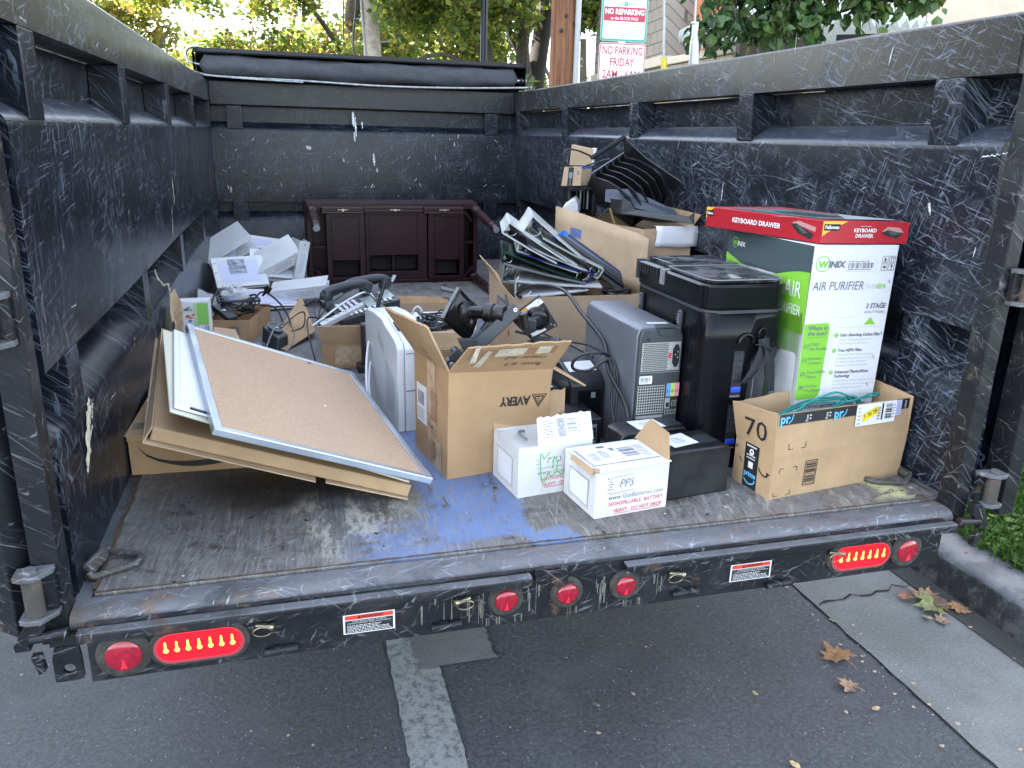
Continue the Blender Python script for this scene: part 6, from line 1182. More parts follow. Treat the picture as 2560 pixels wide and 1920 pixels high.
t = wt('metal_bracket', 'gold coloured bent metal bracket in front of the black tray', 'bracket', (1.77, 1.65, .6)); m_gold = mat('gold_metal', (.55, .42, .16), .35, .8)
b = MB(); b.slab([(1.765, 1.65, .618), (1.773, 1.65, .618), (1.800, 1.65, .553), (1.790, 1.65, .553)], .003, m_gold); b.slab([(1.764, 1.652, .620), (1.772, 1.652, .614), (1.728, 1.652, .575), (1.722, 1.652, .580)], .003, m_ink); cp(b, 'bar', t)
t = wt('white_plate', 'white curved plastic plate sticking out of the carton left of the sorter', 'plate', (1.70, 1.95, .58)); b = MB()
b.ext([(1.655, 1.95, .56), (1.665, 1.95, .598), (1.70, 1.95, .625), (1.722, 1.95, .634), (1.738, 1.95, .606), (1.742, 1.95, .56)][::-1], (.03, .06, .01), m_whp); cp(b, 'plate', t, bev=.006, seg=3)
t = wt('slatted_rack', 'black slatted plastic frame supporting the two small cartons', 'frame', (1.76, 2.05, .6)); b = MB(); b.box((1.70, 1.99, .55), (1.715, 2.07, .70), m_bpl); b.box((1.82, 1.98, .55), (1.838, 2.07, .70), m_bpl); b.box((1.69, 1.97, .672), (1.84, 2.08, .686), m_bpl); 
for i in range(4): b.box((1.745+i*.018, 2.0, .58), (1.752+i*.018, 2.01, .672), m_gry if i % 2 else m_bpl)
b.box((1.72, 2.03, .56), (1.815, 2.06, .66), m_bgl); cp(b, 'rack_body', t, bev=.002)
t = wt('small_carton', 'small brown carton with black tape and two corner marks, lower of the little pair', 'carton', (1.74, 2.03, .69))
b = MB(); b.hexa([(1.663, 1.985, .688), (1.745, 1.955, .690), (1.815, 2.01, .692), (1.735, 2.06, .69), (1.674, 1.985, .770), (1.748, 1.955, .774), (1.818, 2.01, .770), (1.74, 2.06, .772)], m_card2); cp(b, 'carton_body', t, bev=.001)
P = Panel((1.663, 1.985, .688), (.082, -.03, 0), (.006, 0, .084)); P.rect(.026, .0, .05, .082, m_ink, 1); P.rect(.03, .035, .046, .06, m_greyink, 2); P.text('prime', .038, .02, .014, m_greyink, 2, rot=90); P.lines(.065, .05, .078, .07, 3, m_ink, 1, 3); pp(P, 'printed_tape', t)
P = Panel((1.745, 1.955, .690), (.07, .055, 0), (.003, 0, .082)); P.line([(.02, .07), (.02, .076), (.03, .076)], .002, m_ink, 1); P.line([(.015, .018), (.015, .008), (.026, .008)], .002, m_ink, 1); P.rect(.0, .076, .088, .0845, m_btape, 1); P.text('D', .045, .08, .009, m_ink, 2); pp(P, 'printed_mark', t)
b = MB(); b.slab([(1.735, 1.965, .776), (1.752, 1.952, .777), (1.82, 2.01, .774), (1.80, 2.03, .774)], .002, m_btape); cp(b, 'blue_tape', t)
t = wt('small_carton', 'small plain brown carton with a bare lid, upper of the little pair', 'carton', (1.80, 2.1, .78))
b = MB(); b.hexa([(1.739, 2.10, .775), (1.845, 2.07, .775), (1.875, 2.13, .775), (1.77, 2.16, .775), (1.748, 2.105, .868), (1.850, 2.075, .850), (1.878, 2.135, .85), (1.78, 2.165, .868)], m_card2); cp(b, 'carton_body', t, bev=.001)
b = MB(); b.slab([(1.842, 2.065, .78), (1.850, 2.068, .78), (1.862, 2.07, .855), (1.852, 2.067, .855)], .02, m_whp); cp(b, 'white_insert', t)
cb([(1.86, 2.05, .80), (1.80, 2.02, .825), (1.74, 2.02, .845), (1.70, 2.03, .845), (1.685, 2.03, .82), (1.70, 2.02, .785), (1.73, 2.0, .765)], .0042, 'black lead looping out left of the two little cartons')
cb([(1.68, 2.0, .772), (1.72, 1.99, .765), (1.76, 2.0, .77), (1.86, 2.0, .80), (1.88, 1.95, .81)], .0038, 'black lead lying across the lower little carton')
# ------------------------------------------------------------------ large black tower
m_tow = mat('black_tower_shell', (.004, .0045, .006), .26, spec=.22)
t = thing('black_tower', 'big glossy black computer tower with a clear lid and a tied black strap', 'computer', (1.515, .305, 0))
w_, d_, h_ = .255, .45, .548
def rr(x0, x1, y0, y1, r, z, n=6):
    o = []
    for cx, cy, a0 in ((x1-r, y0+r, -90), (x1-.01, y1-.01, 0), (x0+.01, y1-.01, 90), (x0+r, y0+r, 180)):
        q = r if cy < (y0+y1)/2 else .01
        for k in range(n+1): a = R(a0+90*k/n); o.append((cx+q*math.cos(a), cy+q*math.sin(a), z))
    return o
b = MB(); b.ext(rr(.0, .162, .022, d_, .045, 0), (0, 0, .345), m_tow); b.ext(rr(.0, w_-.004, .022, d_, .045, .3455), (0, 0, .109), m_tow); b.build('body', t, sm=50)
b = MB()     # front mask with a cut out lower right corner
fr = [(.0, .0), (.145, .0), (.150, .30), (.165, .335), (.20, .352), (.245, .356), (.245, .458), (.0, .458)]
def fcurve(x, z): u = (x-.0)/.25; return (x, .012+.022*(max(0, (.14-u)/.14)**2)+.03*(max(0, (u-.88)/.12)**2), z)
b = MB(); N = 16; G = []
for k in range(N+1):
    x = .245*k/N; zb = 0 if x < .147 else .30+.056*min(1, ((x-.147)/.06))**.6; G.append([fcurve(x, zb+(.458-zb)*j/6) for j in range(7)])
b.grid(G, m_tow); o = b.build('front_mask', t, sm=50); md = o.modifiers.new('s', 'SOLIDIFY'); md.thickness = .008; md.offset = 1
b = MB(); b.ext(rr(-.002, w_, .008, d_+.004, .05, .465), (0, 0, .068), m_bgl); b.build('top_section', t, bev=.006, sm=50)
b = MB(); b.ext(rr(-.0005, w_-.002, .010, d_, .05, .4555), (0, 0, .009), m_dgr); b.build('trim_line', t, sm=50)
m_dust = NT('dusty_clear_lid'); _o = m_dust.obj(); _n = m_dust.ramp(m_dust.noise(_o, 9, 6, .7), .4, .65)
m_dust.set(Base_Color=m_dust.mix(_n, (.008, .009, .011), (.09, .095, .105)), Roughness=m_dust.ramp(_n, 0, 1, .10, .4)); m_dust = m_dust.m
b = MB(); b.ext(rr(.012, w_-.012, .03, .275, .035, .5335), (0, 0, .010), m_dust); b.box((.03, .285, .5335), (w_-.006, d_, .549), m_dust); b.build('clear_lid', t, bev=.003, sm=50)
b = MB(); b.tube([p for p in map(V, rr(.010, w_-.010, .026, .280, .04, .544))], .0016, m_gry, 5, 1, True); b.build('lid_seal', t)
b = MB(); b.slab([(.14, .06, .5445), (.18, .06, .5445), (.17, .11, .5445), (.14, .11, .5445)], .001, m_bgl); b.slab([(.09, .05, .545), (.12, .05, .545), (.10, .07, .553), (.085, .07, .553)], .004, m_gry); b.build('lid_fitting', t)
b = MB(); b.box((-.004, .29, .50), (.03, d_, .535), m_bgl); 
for i in range(7): b.box((-.012, .305+i*.019, .505), (-.003, .315+i*.019, .533), m_bpl); b.box((-.012, .303+i*.019, .5335), (.012, .317+i*.019, .536), m_gry)
b.box((-.008, .27, .49), (.02, .292, .535), m_gry); b.box((-.008, .445, .48), (.02, .462, .54), m_dgr); b.build('lid_hinge', t, bev=.001)
P = Panel((-.0006, d_, 0), (0, -1, 0), (0, 0, 1))
for i in range(22):
    for j in range(9): P.disc(.10+i*.0072+(j % 2)*.0036, .385+j*.0066-i*.0002, .0022, m_hole, 1, 6)
P.rect(.352, .0, .3535, .46, m_ink, 1); P.build('side_vent', t)
for y_ in (.40, .135):
    b = MB(); b.box((-.012, y_, .33), (0, y_+.020, .44), m_dgr); o = b.build('side_handle', t, bev=.005, seg=3); b = MB(); b.cyl((-.0135, y_+.010, .355), (-.0115, y_+.010, .355), .004, m_ink, n=10); 
    for k in range(4): b.box((-.0135, y_+.004, .405+k*.007), (-.0118, y_+.016, .408+k*.007), m_gry)
    b.build('handle_lock', o)
P = Panel((0, .0105, 0), (1, 0, 0), (0, 0, 1)); m_bay = mat('drive_bay_grille', (.035, .038, .045), .4); m_bluetab = mat('blue_latch', (.02, .07, .55), .35)
for z0 in (.06, .215):
    P.rect(.096, z0, .128, z0+.135, m_ink, 1)
    for i in range(3):
        for j in range(4): P.rect(.099+i*.0095, z0+.052+j*.019, .106+i*.0095, z0+.067+j*.019, m_bay, 2)
    P.rect(.096, z0+.002, .128, z0+.006, m_gry, 2)
P.build('drive_bay', t)
for z0 in (.06, .215): b = MB(); b.box((.097, .004, z0+.016), (.127, .0115, z0+.032), m_bluetab); b.build('bay_latch', t, bev=.003)
b = MB(); b.tube([(.130+.022*math.cos(a), .008, .372+.024*math.sin(a)) for a in [math.pi*i/8 for i in range(9)]], .006, m_bgl, 8, 3); b.tube([(.175+.012*math.cos(a), .004, .395+.018*math.sin(a)) for a in [2*math.pi*i/10 for i in range(10)]], .003, m_bgl, 7, 2, True); b.build('pull_loop', t, sm=60)
m_cloth = mat('black_webbing', (.016, .018, .024), .85, bump=.3, bsc=300)
def ribbon(b, pts, w, m, up_=(0, 0, 1)):
    P_ = [V(p) for p in pts]; Q = []
    for i in range(len(P_)-1):
        a, c_, d, e = P_[max(i-1, 0)], P_[i], P_[i+1], P_[min(i+2, len(P_)-1)]
        for k in range(4): s_ = k/4; Q.append(.5*((2*c_)+(d-a)*s_+(2*a-5*c_+4*d-e)*s_*s_+(3*c_-a-3*d+e)*s_**3))
    Q.append(P_[-1]); G = []
    for i, p in enumerate(Q): u = V((.9, .35*math.sin(i*.7), .25*math.cos(i*.9))).normalized()*w/2; G.append([p-u, p, p+u])
    b.grid(G, m)
b = MB(); ribbon(b, [(.172, .0, .385), (.165, -.012, .345), (.150, -.01, .300), (.125, -.008, .262)], .026, m_cloth); ribbon(b, [(.178, -.002, .385), (.188, -.016, .34), (.200, -.012, .29), (.214, -.01, .235)], .028, m_cloth); ribbon(b, [(.16, -.006, .372), (.18, -.02, .365), (.20, -.014, .35), (.185, -.012, .31)], .024, m_cloth); o = b.build('tied_strap', t, sm=60); md = o.modifiers.new('s', 'SOLIDIFY'); md.thickness = .002
b = MB()
for i in range(40): b.box((.168, .016, .02+i*.0072), (.172, .0195, .0235+i*.0072), m_gry)
b.build('mesh_edge', t)

# ------------------------------------------------------------------ tall product carton and the flat red carton on it
m_wbox = mat('white_glossy_carton', (.63, .64, .67), .38, var=.04, vsc=6)
t = thing('purifier_carton', 'tall white and green air purifier carton standing against the right wall', 'carton', (1.790, .268, 0), 1.5)
w_, d_, h_ = .252, .415, .643
b = MB(); b.hexa([(0, 0, 0), (w_, -.012, 0), (w_, d_, 0), (0, d_, 0), (-.002, 0, h_), (w_+.004, -.016, h_), (w_, d_, h_), (-.004, d_, h_)], m_wbox); b.build('carton_body', t, bev=.0015)
P = QPanel(lambda u, v: V((0, 0, 0)).lerp(V((w_, -.012, 0)), u).lerp(V((-.002, 0, h_)).lerp(V((w_+.004, -.016, h_)), u), v), 1, 1)
class SP:       # helper to place marks with u in 0..1 across and z in metres
    pass
P = QPanel(lambda u, v: V((0, 0, 0)).lerp(V((w_, -.012, 0)), u).lerp(V((-.002, 0, h_)).lerp(V((w_+.004, -.016, h_)), u), v), w_, h_)
lime = mat('lime_print', (.20, .50, .045), .4); sl = m_slate; pg = mat('pale_grey_ink', (.46, .47, .50), .5)
P.ring(.030, .594, .019, .0215, lime, 1, 30); P.text('W', .030, .592, .026, lime, 2, bold=.04, shear=.1); P.text('INIX', .070, .592, .024, sl, 2, bold=.035, shear=.1, fit=.050)
P.rect(.100, .574, .190, .604, m_foil, 1); P.frame(.100, .574, .190, .604, .0006, pg, 2); P.bars(.106, .581, .184, .597, 24, sl, 2, 5); P.lines(.106, .576, .18, .580, 1, sl, 2, 6); P.lines(.106, .598, .18, .602, 1, sl, 2, 9)
for u, v in ((.206, .595), (.228, .595), (.206, .574), (.228, .574)): P.frame(u, v, u+.019, v+.019, .0012, sl, 1)
P.line([(.2155, .598), (.2155, .609)], .006, sl, 2); P.line([(.234, .598), (.234, .611)], .0016, sl, 2); P.line([(.241, .598), (.241, .611)], .0016, sl, 2); P.poly([(.231, .608), (.237, .608), (.234, .612)], sl, 2); P.poly([(.238, .608), (.244, .608), (.241, .612)], sl, 2); P.ring(.2155, .582, 0, .006, sl, 2, 10, 0, 180); P.line([(.2155, .583), (.2155, .577)], .001, sl, 2); P.poly([(.2335, .590), (.2415, .590), (.2395, .583), (.2355, .583)], sl, 2); P.rect(.2368, .577, .2382, .583, sl, 2); P.rect(.234, .5765, .241, .578, sl, 2)
P.text('AIR PURIFIER', .085, .533, .034, sl, 1, shear=.15, fit=.155); P.text('TRUE', .180, .5305, .018, pg, 1, shear=.15, fit=.030); P.text('HEPA', .214, .5305, .018, lime, 1, shear=.15, bold=.02, fit=.032)
P.text('3 STAGE', .210, .476, .019, sl, 1, shear=.15, bold=.035, fit=.062); P.text('HOW IT WORKS', .209, .459, .0105, sl, 1, shear=.15, fit=.064); P.poly([(.182, .424), (.218, .424), (.200, .445)], lime, 1)
P.ring(.155, .45, .0, .0, pg, 1, 4) if 0 else None; P.line([(.08, .455), (.08, .447), (.15, .447), (.165, .460)], .0008, pg, 1)
P.poly([(.0, .430), (.070, .432), (.076, .425), (.078, .415), (.074, .232), (.070, .222), (.060, .216), (.0, .212)], lime, 1)
for s_, u, v, z in (('Whats in', .041, .418, .0165), ('the box?', .041, .403, .0165)): P.text(s_, u, v, z, sl, 2, shear=.15, bold=.02)
P.rect(.014, .391, .066, .3918, sl, 2)
for n_, a_, b_, v in ((1, 'C535', 'Air Purifier', .368), (1, 'Remote', 'Control', .328), (2, 'True HEPA', 'Filters', .288), (8, 'Carbon', 'Pre-Filters', .248)): P.text('(%d)' % n_, .013, v, .0145, sl, 2, shear=.15, bold=.02, al='CENTER'); P.text(a_, .024, v+.004, .0125, sl, 2, shear=.15, al='LEFT'); P.text(b_, .024, v-.009, .0125, sl, 2, shear=.15, al='LEFT')
P.line([(.246, .418), (.100, .418), (.091, .412), (.089, .402), (.089, .232), (.093, .224), (.102, .220), (.246, .221)], .0012, pg, 1)
for k, (s_, v) in enumerate((('Odor Absorbing Carbon Filter', .396), ('True HEPA Filter', .352), ('Advanced PlasmaWave', .289))):
    P.disc(.102, v, .0065, lime, 1, 16); P.text(str(k+1), .102, v, .0095, m_foil, 2); P.text(s_, .112, v, .0125, sl, 2, shear=.15, bold=.025, al='LEFT', fit=(.128, .078, .110)[k])
P.text('Technology', .112, .277, .0125, sl, 2, shear=.15, bold=.025, al='LEFT', fit=.052)
for v, ss in ((.383, ('Reduces VOCs and household odors', 'from cooking, pets, and smoke')), (.340, ('Captures 99.97% of airborne allergens', 'including pollen, mold spores, dust,', 'pet dander, microbes, and smoke', 'particles as small as 0.3 microns')), (.264, ('Safely breaks apart odor, allergens, VOCs,', 'and other pollutants at the molecular level', 'without producing harmful Ozone.'))):
    for i, s_ in enumerate(ss): P.text(s_, .112, v-.0105*i, .0086, pg, 2, al='LEFT', fit=.0031*len(s_))
P.text('Recommended Room Size', .118, .192, .022, sl, 1, shear=.15, bold=.035, fit=.222); P.rect(.004, .170, .236, .1708, pg, 1); P.text('Perfect for living rooms,', .118, .152, .021, sl, 1, shear=.15, fit=.196); P.text('bedrooms, and kitchens', .112, .130, .021, sl, 1, shear=.15, fit=.190)
for u, v in ((.236, .545), (.240, .40), (.228, .33), (.222, .25), (.226, .485)): P.line([(u, v+.004), (u+.006, v-.006)], .0018, sl, 2)
P.build('printed_front', t)
P = Panel((-.003, d_, 0), (0, -1, 0), (0, 0, 1), .0009); tl = mat('teal_slate_print', (.050, .075, .085), .35); W2 = d_
P.rect(.0, .545, W2, h_-.001, tl, 1)
top = [(W2*i/24, .560+.022*math.sin(i/24*5.2+2.6)-.012*i/24) for i in range(25)]
for (a_, c_), (e_, f_) in zip(top, top[1:]): P.poly([(a_, .40), (e_, .40), (e_, f_), (a_, c_)], lime, 2)
pur = mat('pale_unit_photo', (.50, .51, .54), .45)
P.rect(.0, .0, W2, .40, m_wbox, 2)
P.poly([(.27, .0), (W2-.004, .0), (W2-.002, .40), (W2-.01, .46), (.38, .45), (.28, .44), (.27, .40)], lime, 2); P.poly([(.30, .0), (W2-.012, .0), (W2-.01, .33), (W2-.02, .345), (.33, .34), (.305, .32)], pur, 3)
pd = mat('pale_unit_dots', (.28, .29, .31), .6)
for i in range(16):
    for j in range(34): P.disc(.318+i*.0052, .02+j*.0075, .0014, pd, 4, 5)
P.ring(.045, .605, .014, .016, lime, 3, 24); P.text('W', .045, .603, .020, lime, 4, bold=.04, shear=.1); P.text('INIX', .078, .603, .019, m_foil, 4, bold=.035, shear=.1, fit=.044)
P.text('HEPA', .13, .548, .020, tl, 3, fit=.055); P.text('AIR', .350, .515, .062, m_foil, 3, fit=.075); P.text('PURIFIER', .335, .460, .04, m_foil, 3, fit=.12); P.build('printed_side', t)
t = wt('drawer_carton', 'flat red keyboard drawer carton lying askew on top of the tall white carton', 'carton', (1.88, .48, .645))
m_rb = NT('red_carton'); _o = m_rb.obj(); _v = m_rb.n('ShaderNodeTexWave', bands_direction='Z'); m_rb.l(_o, _v.inputs[0]); _v.inputs['Scale'].default_value = 60; m_rb.set(Base_Color=m_rb.mix(_v.outputs[0], (.34, .012, .022), (.40, .02, .03)), Roughness=.35); m_rb = m_rb.m
N_, R_, L2, B2 = (1.815, .285), (2.068, .258), (1.705, .71), (1.965, .70); z0, z1 = .6465, .7055
b = MB(); b.hexa([(*N_, z0), (*R_, z0), (*B2, z0), (*L2, z0), (N_[0], N_[1], z1), (R_[0], R_[1], z1-.002), (*B2, z1), (*L2, z1)], m_rb); cp(b, 'carton_body', t, bev=.001)
lenf = math.dist(N_, R_); lenl = math.dist(N_, L2); yel = mat('yellow_print', (.66, .42, .03), .4)
P = Panel((*N_, z0), (R_[0]-N_[0], R_[1]-N_[1], 0), (0, 0, 1))
P.poly([(.001, .018), (.001, .0585), (.072, .0585), (.050, .048), (.014, .028)], yel, 1); P.rect(.004, .034, .050, .051, m_ink, 2); P.text('Fellowes', .027, .0425, .013, m_foil, 3, bold=.04, fit=.040)
P.text('KEYBOARD', .125, .0345, .0135, m_foil, 2, bold=.03, fit=.066); P.text('DRAWER', .124, .020, .0135, m_foil, 2, bold=.03, fit=.052); P.lines(.11, .044, .15, .048, 1, pg, 2, 3)
P.poly([(.175, .032), (.19, .045), (.225, .043), (.24, .030)], mat('soft_highlight_print', (.42, .22, .22), .5), 1); P.poly([(.175, .030), (.192, .037), (.236, .027), (.222, .014), (.18, .024)], mat('dark_photo_print', (.022, .030, .030), .35), 2); P.poly([(.19, .033), (.21, .034), (.225, .026), (.205, .022)], mat('mid_photo_print', (.07, .085, .085), .4), 3); P.build; pp(P, 'printed_front', t)
P = Panel((*L2, z0), (N_[0]-L2[0], N_[1]-L2[1], 0), (0, 0, 1))
P.poly([(.001, .02), (.001, .0585), (.035, .0585), (.012, .045)], yel, 1); P.rect(.004, .033, .032, .050, m_ink, 2); P.text('Fellowes', .018, .0415, .011, m_foil, 3, bold=.04, fit=.025); P.text('KEYBOARD DRAWER', .205, .030, .019, m_foil, 2, bold=.035, fit=.185)
P.poly([(.335, .045), (.36, .052), (.42, .040), (.418, .028)], bpy.data.materials['soft_highlight_print'], 1); P.poly([(.335, .040), (.352, .044), (.415, .020), (.405, .006), (.36, .020)], bpy.data.materials['dark_photo_print'], 2); P.poly([(.35, .039), (.37, .036), (.395, .022), (.38, .019)], bpy.data.materials['mid_photo_print'], 3); pp(P, 'printed_side', t)
P = Panel((*N_, z1+.0002), (R_[0]-N_[0], R_[1]-N_[1], 0), (L2[0]-N_[0], L2[1]-N_[1], 0)); P.poly([(.04, .05), (.245, .02), (.20, .38), (.02, .36)], mat('teal_photo_print', (.11, .17, .18), .25), 1); P.poly([(.10, .04), (.245, .025), (.22, .20)], mat('pale_photo_print', (.45, .50, .52), .25), 2); P.lines(-.04, .10, .03, .13, 3, m_foil, 1, 8, .3); P.poly([(.07, .12), (.16, .10), (.15, .26), (.08, .27)], bpy.data.materials['dark_photo_print'], 2); pp(P, 'printed_top', t)

# ------------------------------------------------------------------ long open carton on the right
t = thing('long_carton', 'long open brown carton with black tape and the number 70, holding a green cable', 'carton', (1.628, .100, 0), 8.2)
L_, D_2, H1, H2 = .470, .150, .124, .240
P4 = [(0, 0), (L_, 0), (L_, D_2), (0, D_2)]
b = MB(); cbody(b, P4, 0, [(-.002, -.003, H1), (L_+.004, -.004, H1), (L_, D_2, H1), (0, D_2, H1)], m_card3, .004); b.build('carton_body', t, sm=20)
b = MB(); flap(b, (-.002, -.003, H1), (L_+.004, -.004, H1), (L_+.012, .004, .232), (.002, .006, H2-.004), m_card3, .004, .0012, 31, 20); b.build('flap', t, sm=30)
b = MB(); flap(b, (0, D_2, H1), (-.002, -.003, H1), (-.006, .004, H2), (-.028, D_2, .232), m_card3, .004, .001, 32, 8); b.build('flap', t, sm=30)
b = MB(); flap(b, (L_, D_2, H1), (0, D_2, H1), (-.01, D_2+.012, .225), (L_, D_2+.016, .248), m_card3, .004, .003, 33, 20); b.build('flap', t, sm=30)
b = MB(); flap(b, (L_+.004, -.004, H1), (L_, D_2, H1), (L_+.002, D_2, .25), (L_+.008, .0, .236), m_card3, .004, .001, 34, 8); b.build('flap', t, sm=30)
def ff(u, v): return V((-.002, -.003, H1)).lerp(V((L_+.004, -.004, H1)), u).lerp(V((.002, .006, H2-.004)).lerp(V((L_+.012, .004, .232)), u), v)
P = QPanel(ff, L_, .112); P.lift = .0009
P.rect(.006, .082, .455, .111, m_ink, 1); sky_b = mat('sky_blue_print', (.10, .42, .70), .5)
P.text('pr', .022, .098, .034, sky_b, 2, al='CENTER', bold=.03); P.line([(.034, .086), (.044, .094), (.048, .110)], .003, sky_b, 2); P.text('pr', .200, .094, .034, sky_b, 2, bold=.03); P.line([(.214, .084), (.224, .092), (.228, .104)], .003, sky_b, 2)
for u in (.094, .160): P.text('free', u, .094, .014, m_foil, 2, rot=90, fit=.018); P.lines(u+.008, .088, u+.014, .105, 2, m_foil, 2, 5)
P.text('video', .440, .096, .010, m_foil, 2, rot=90)
P.rrect(.262, .050, .405, .1115, .003, m_foil, 3); P.poly([(.286, .060), (.338, .080), (.334, .104), (.284, .082)], mat('yellow_sticker', (.75, .58, .03), .5), 5); P.text('F 30 2B', .311, .083, .017, m_ink, 6, rot=20, fit=.046)
P.lines(.267, .053, .28, .108, 5, m_greyink, 4, 3, .3); P.bars(.336, .062, .348, .10, 10, m_greyink, 4, 3, True); P.rect(.352, .060, .358, .108, m_ink, 4); P.bars(.366, .062, .390, .106, 15, m_ink, 4, 7, True); P.lines(.393, .060, .402, .104, 5, m_greyink, 4, 9, .4)
P.rect(.406, .066, .426, .110, mat('lilac_sticker', (.50, .50, .68), .5), 2); P.lines(.409, .068, .423, .108, 6, m_blueink, 3, 4, .3)
P.line([(.044, .030), (.044, .014), (.060, .014)], .0016, m_ink, 1); P.line([(.10, .030), (.10, .014), (.085, .014)], .0016, m_ink, 1); P.build('tape_and_labels', t)
P = Panel((0, -.0006, 0), (1, 0, 0), (0, -.024, 1)); P.frame(.108, .025, .150, .098, .002, m_ink, 2); P.bars(.112, .030, .146, .094, 15, m_ink, 2, 6, True)
for st in ([(.022, .074), (.022, .086), (.036, .086)], [(.066, .086), (.080, .086), (.080, .074)], [(.012, .020), (.012, .008), (.028, .008)], [(.055, .008), (.068, .008), (.068, .020)]): P.line(st, .0016, m_ink, 1)
P.build('printed_marks', t)
def fl(u, v): return V((-.004, D_2, H1)).lerp(V((-.002, -.003, H1)), u).lerp(V((-.028, D_2, .232)).lerp(V((-.006, .004, H2)), u), v)
P = QPanel(fl, .15, .112); P.text('70', .082, .050, .075, m_ink, 2, fit=.078); P.build('number', t)
P = Panel((-.0008, D_2, 0), (0, -1, 0), (-.016, 0, 1)); P.rect(.044, .002, .098, .128, m_ink, 1); P.text('prime', .071, .042, .022, sky_b, 2, bold=.03, fit=.046); P.ring(.071, .040, .024, .0275, sky_b, 2, 14, 215, 325); P.poly([(.090, .024), (.094, .031), (.088, .030)], sky_b, 2); P.rect(.062, .060, .080, .078, m_foil, 2); P.lines(.052, .084, .092, .100, 2, m_foil, 2, 5, .4); P.disc(.071, .106, .009, m_foil, 2, 14); P.poly([(.066, .108), (.075, .111), (.074, .102)], m_ink, 3); P.lines(.05, .117, .092, .126, 1, m_foil, 2, 6, .5)
P.ring(.125, .082, .022, .026, m_ink, 1, 12, 200, 300); P.poly([(.134, .058), (.146, .070), (.132, .072)], m_ink, 1); P.poly([(.005, .10), (.012, .10), (.012, .112)], m_ink, 1); P.line([(.026, .078), (.034, .066)], .003, m_ink, 1); P.build('printed_tape', t)
P = Panel((L_+.001, .0, 0), (0, 1, 0), (.0, 0, 1)); b = MB(); b.add([(L_+.0008, .075+.022*math.cos(a), .196+.024*math.sin(a)) for a in [2*math.pi*i/20 for i in range(20)]], [tuple(range(19, -1, -1))], m_ink); b.build('hand_hole', t)
m_teal = mat('teal_cable', (.015, .22, .20), .45)
rr_ = random.Random(8)
mwl = Mx.Translation((1.628, .100, 0)) @ Mx.Rotation(R(8.2), 4, 'Z')
b = MB(); rows = ([(.06, .06, .20), (.10, .05, .218), (.16, .06, .238), (.22, .07, .232), (.28, .08, .226), (.33, .07, .230), (.36, .06, .20)], [(.04, .07, .20), (.10, .08, .210), (.18, .09, .222), (.26, .08, .246), (.30, .07, .236), (.34, .08, .22)], [(.05, .05, .21), (.12, .06, .212), (.20, .10, .215), (.30, .06, .222), (.38, .06, .236), (.42, .07, .225)], [(.06, .08, .205), (.14, .05, .214), (.24, .06, .212), (.32, .09, .225), (.35, .10, .21)], [(.03, .05, .20), (.10, .04, .216), (.20, .05, .212), (.28, .06, .22), (.30, .09, .225), (.20, .11, .22), (.10, .10, .20)])
pts = []
for i, r_ in enumerate(rows): pts += [mwl @ V(p) for p in (r_ if i % 2 == 0 else r_[::-1])]
b.tube(pts, .0030, m_teal, 7, 6); tag(b.build('network_cable', None, sm=60), 'long teal green network cable heaped in the open carton numbered 70', 'cable')
b = MB(); b.box((.02, .02, .006), (L_-.02, D_2-.02, .14), mat('crumpled_grey_fill', (.10, .10, .10), .9)); b.build('packing', t)
# ------------------------------------------------------------------ fallen leaves on the road
def fallen(loc, size, rz, label, col, seed, curl=.25, maple=True, grp=None):
    r = random.Random(seed); m = mat('dry_leaf_%d' % int(col[0]*1000), col, .75, var=.35, vsc=60)
    base = [(0, -.42), (.16, -.30), (.42, -.38), (.34, -.14), (.56, .06), (.34, .10), (.30, .30), (.14, .22), (.02, .58), (-.14, .24), (-.32, .36), (-.34, .12), (-.58, .04), (-.36, -.14), (-.40, -.36), (-.16, -.28)] if maple else [(0, -.5), (.22, -.3), (.30, 0), (.2, .3), (0, .5), (-.2, .28), (-.27, 0), (-.2, -.3)]
    pts = []
    n = len(base)
    for i in range(n):
        a, c_ = base[i], base[(i+1) % n]
        for k in range(3): f = k/3; j = r.uniform(-.035, .035); pts.append((a[0]+(c_[0]-a[0])*f+j, a[1]+(c_[1]-a[1])*f+r.uniform(-.035, .035)))
    def z(x, y): return curl*(abs(x)**1.5*.55+.18*math.sin(x*5+seed)+.15*math.cos(y*6+seed*2)+.25*y*y)+.02
    vs = [(0, 0, z(0, 0))]; N = len(pts)
    for s_ in (.45, .8, 1): vs += [(x*s_, y*s_, max(.004, z(x*s_, y*s_))) for x, y in pts]
    fs = [(0, 1+i, 1+(i+1) % N) for i in range(N)]+[(1+k*N+i, 1+(k+1)*N+i, 1+(k+1)*N+(i+1) % N, 1+k*N+(i+1) % N) for k in range(2) for i in range(N)]
    b = MB(); b.add([V(v)*size for v in vs], fs, m)
    t = thing('fallen_leaf', label, 'leaf', loc, rz, grp or 'fallen leaves on the road')
    o = b.build('blade', t, sm=60)
    if maple:
        b = MB(); b.tube([(0, -.1*size, size*.04), (.01*size, -.45*size, size*.10), (.06*size, -.72*size, .012*size)], .012*size, m, 5, 4); b.build('stalk', t, sm=60)
fallen((2.150, .345, GZ+.006), .115, 8, 'largest brown maple leaf lying on the asphalt beside the gutter', (.30, .155, .07), 1, .3)
fallen((2.085, .20, GZ+.006), .070, 40, 'curled pale brown leaf just below the largest maple leaf', (.33, .205, .13), 2, .5)
fallen((1.245, -.195, GZ+.005), .085, -30, 'torn golden brown leaf at the bottom edge of the view near the stripe', (.42, .27, .12), 3, .35)
fallen((1.12, -.17, GZ+.005), .04, 70, 'small reddish brown leaf left of the torn golden leaf', (.30, .14, .09), 4, .2, False)
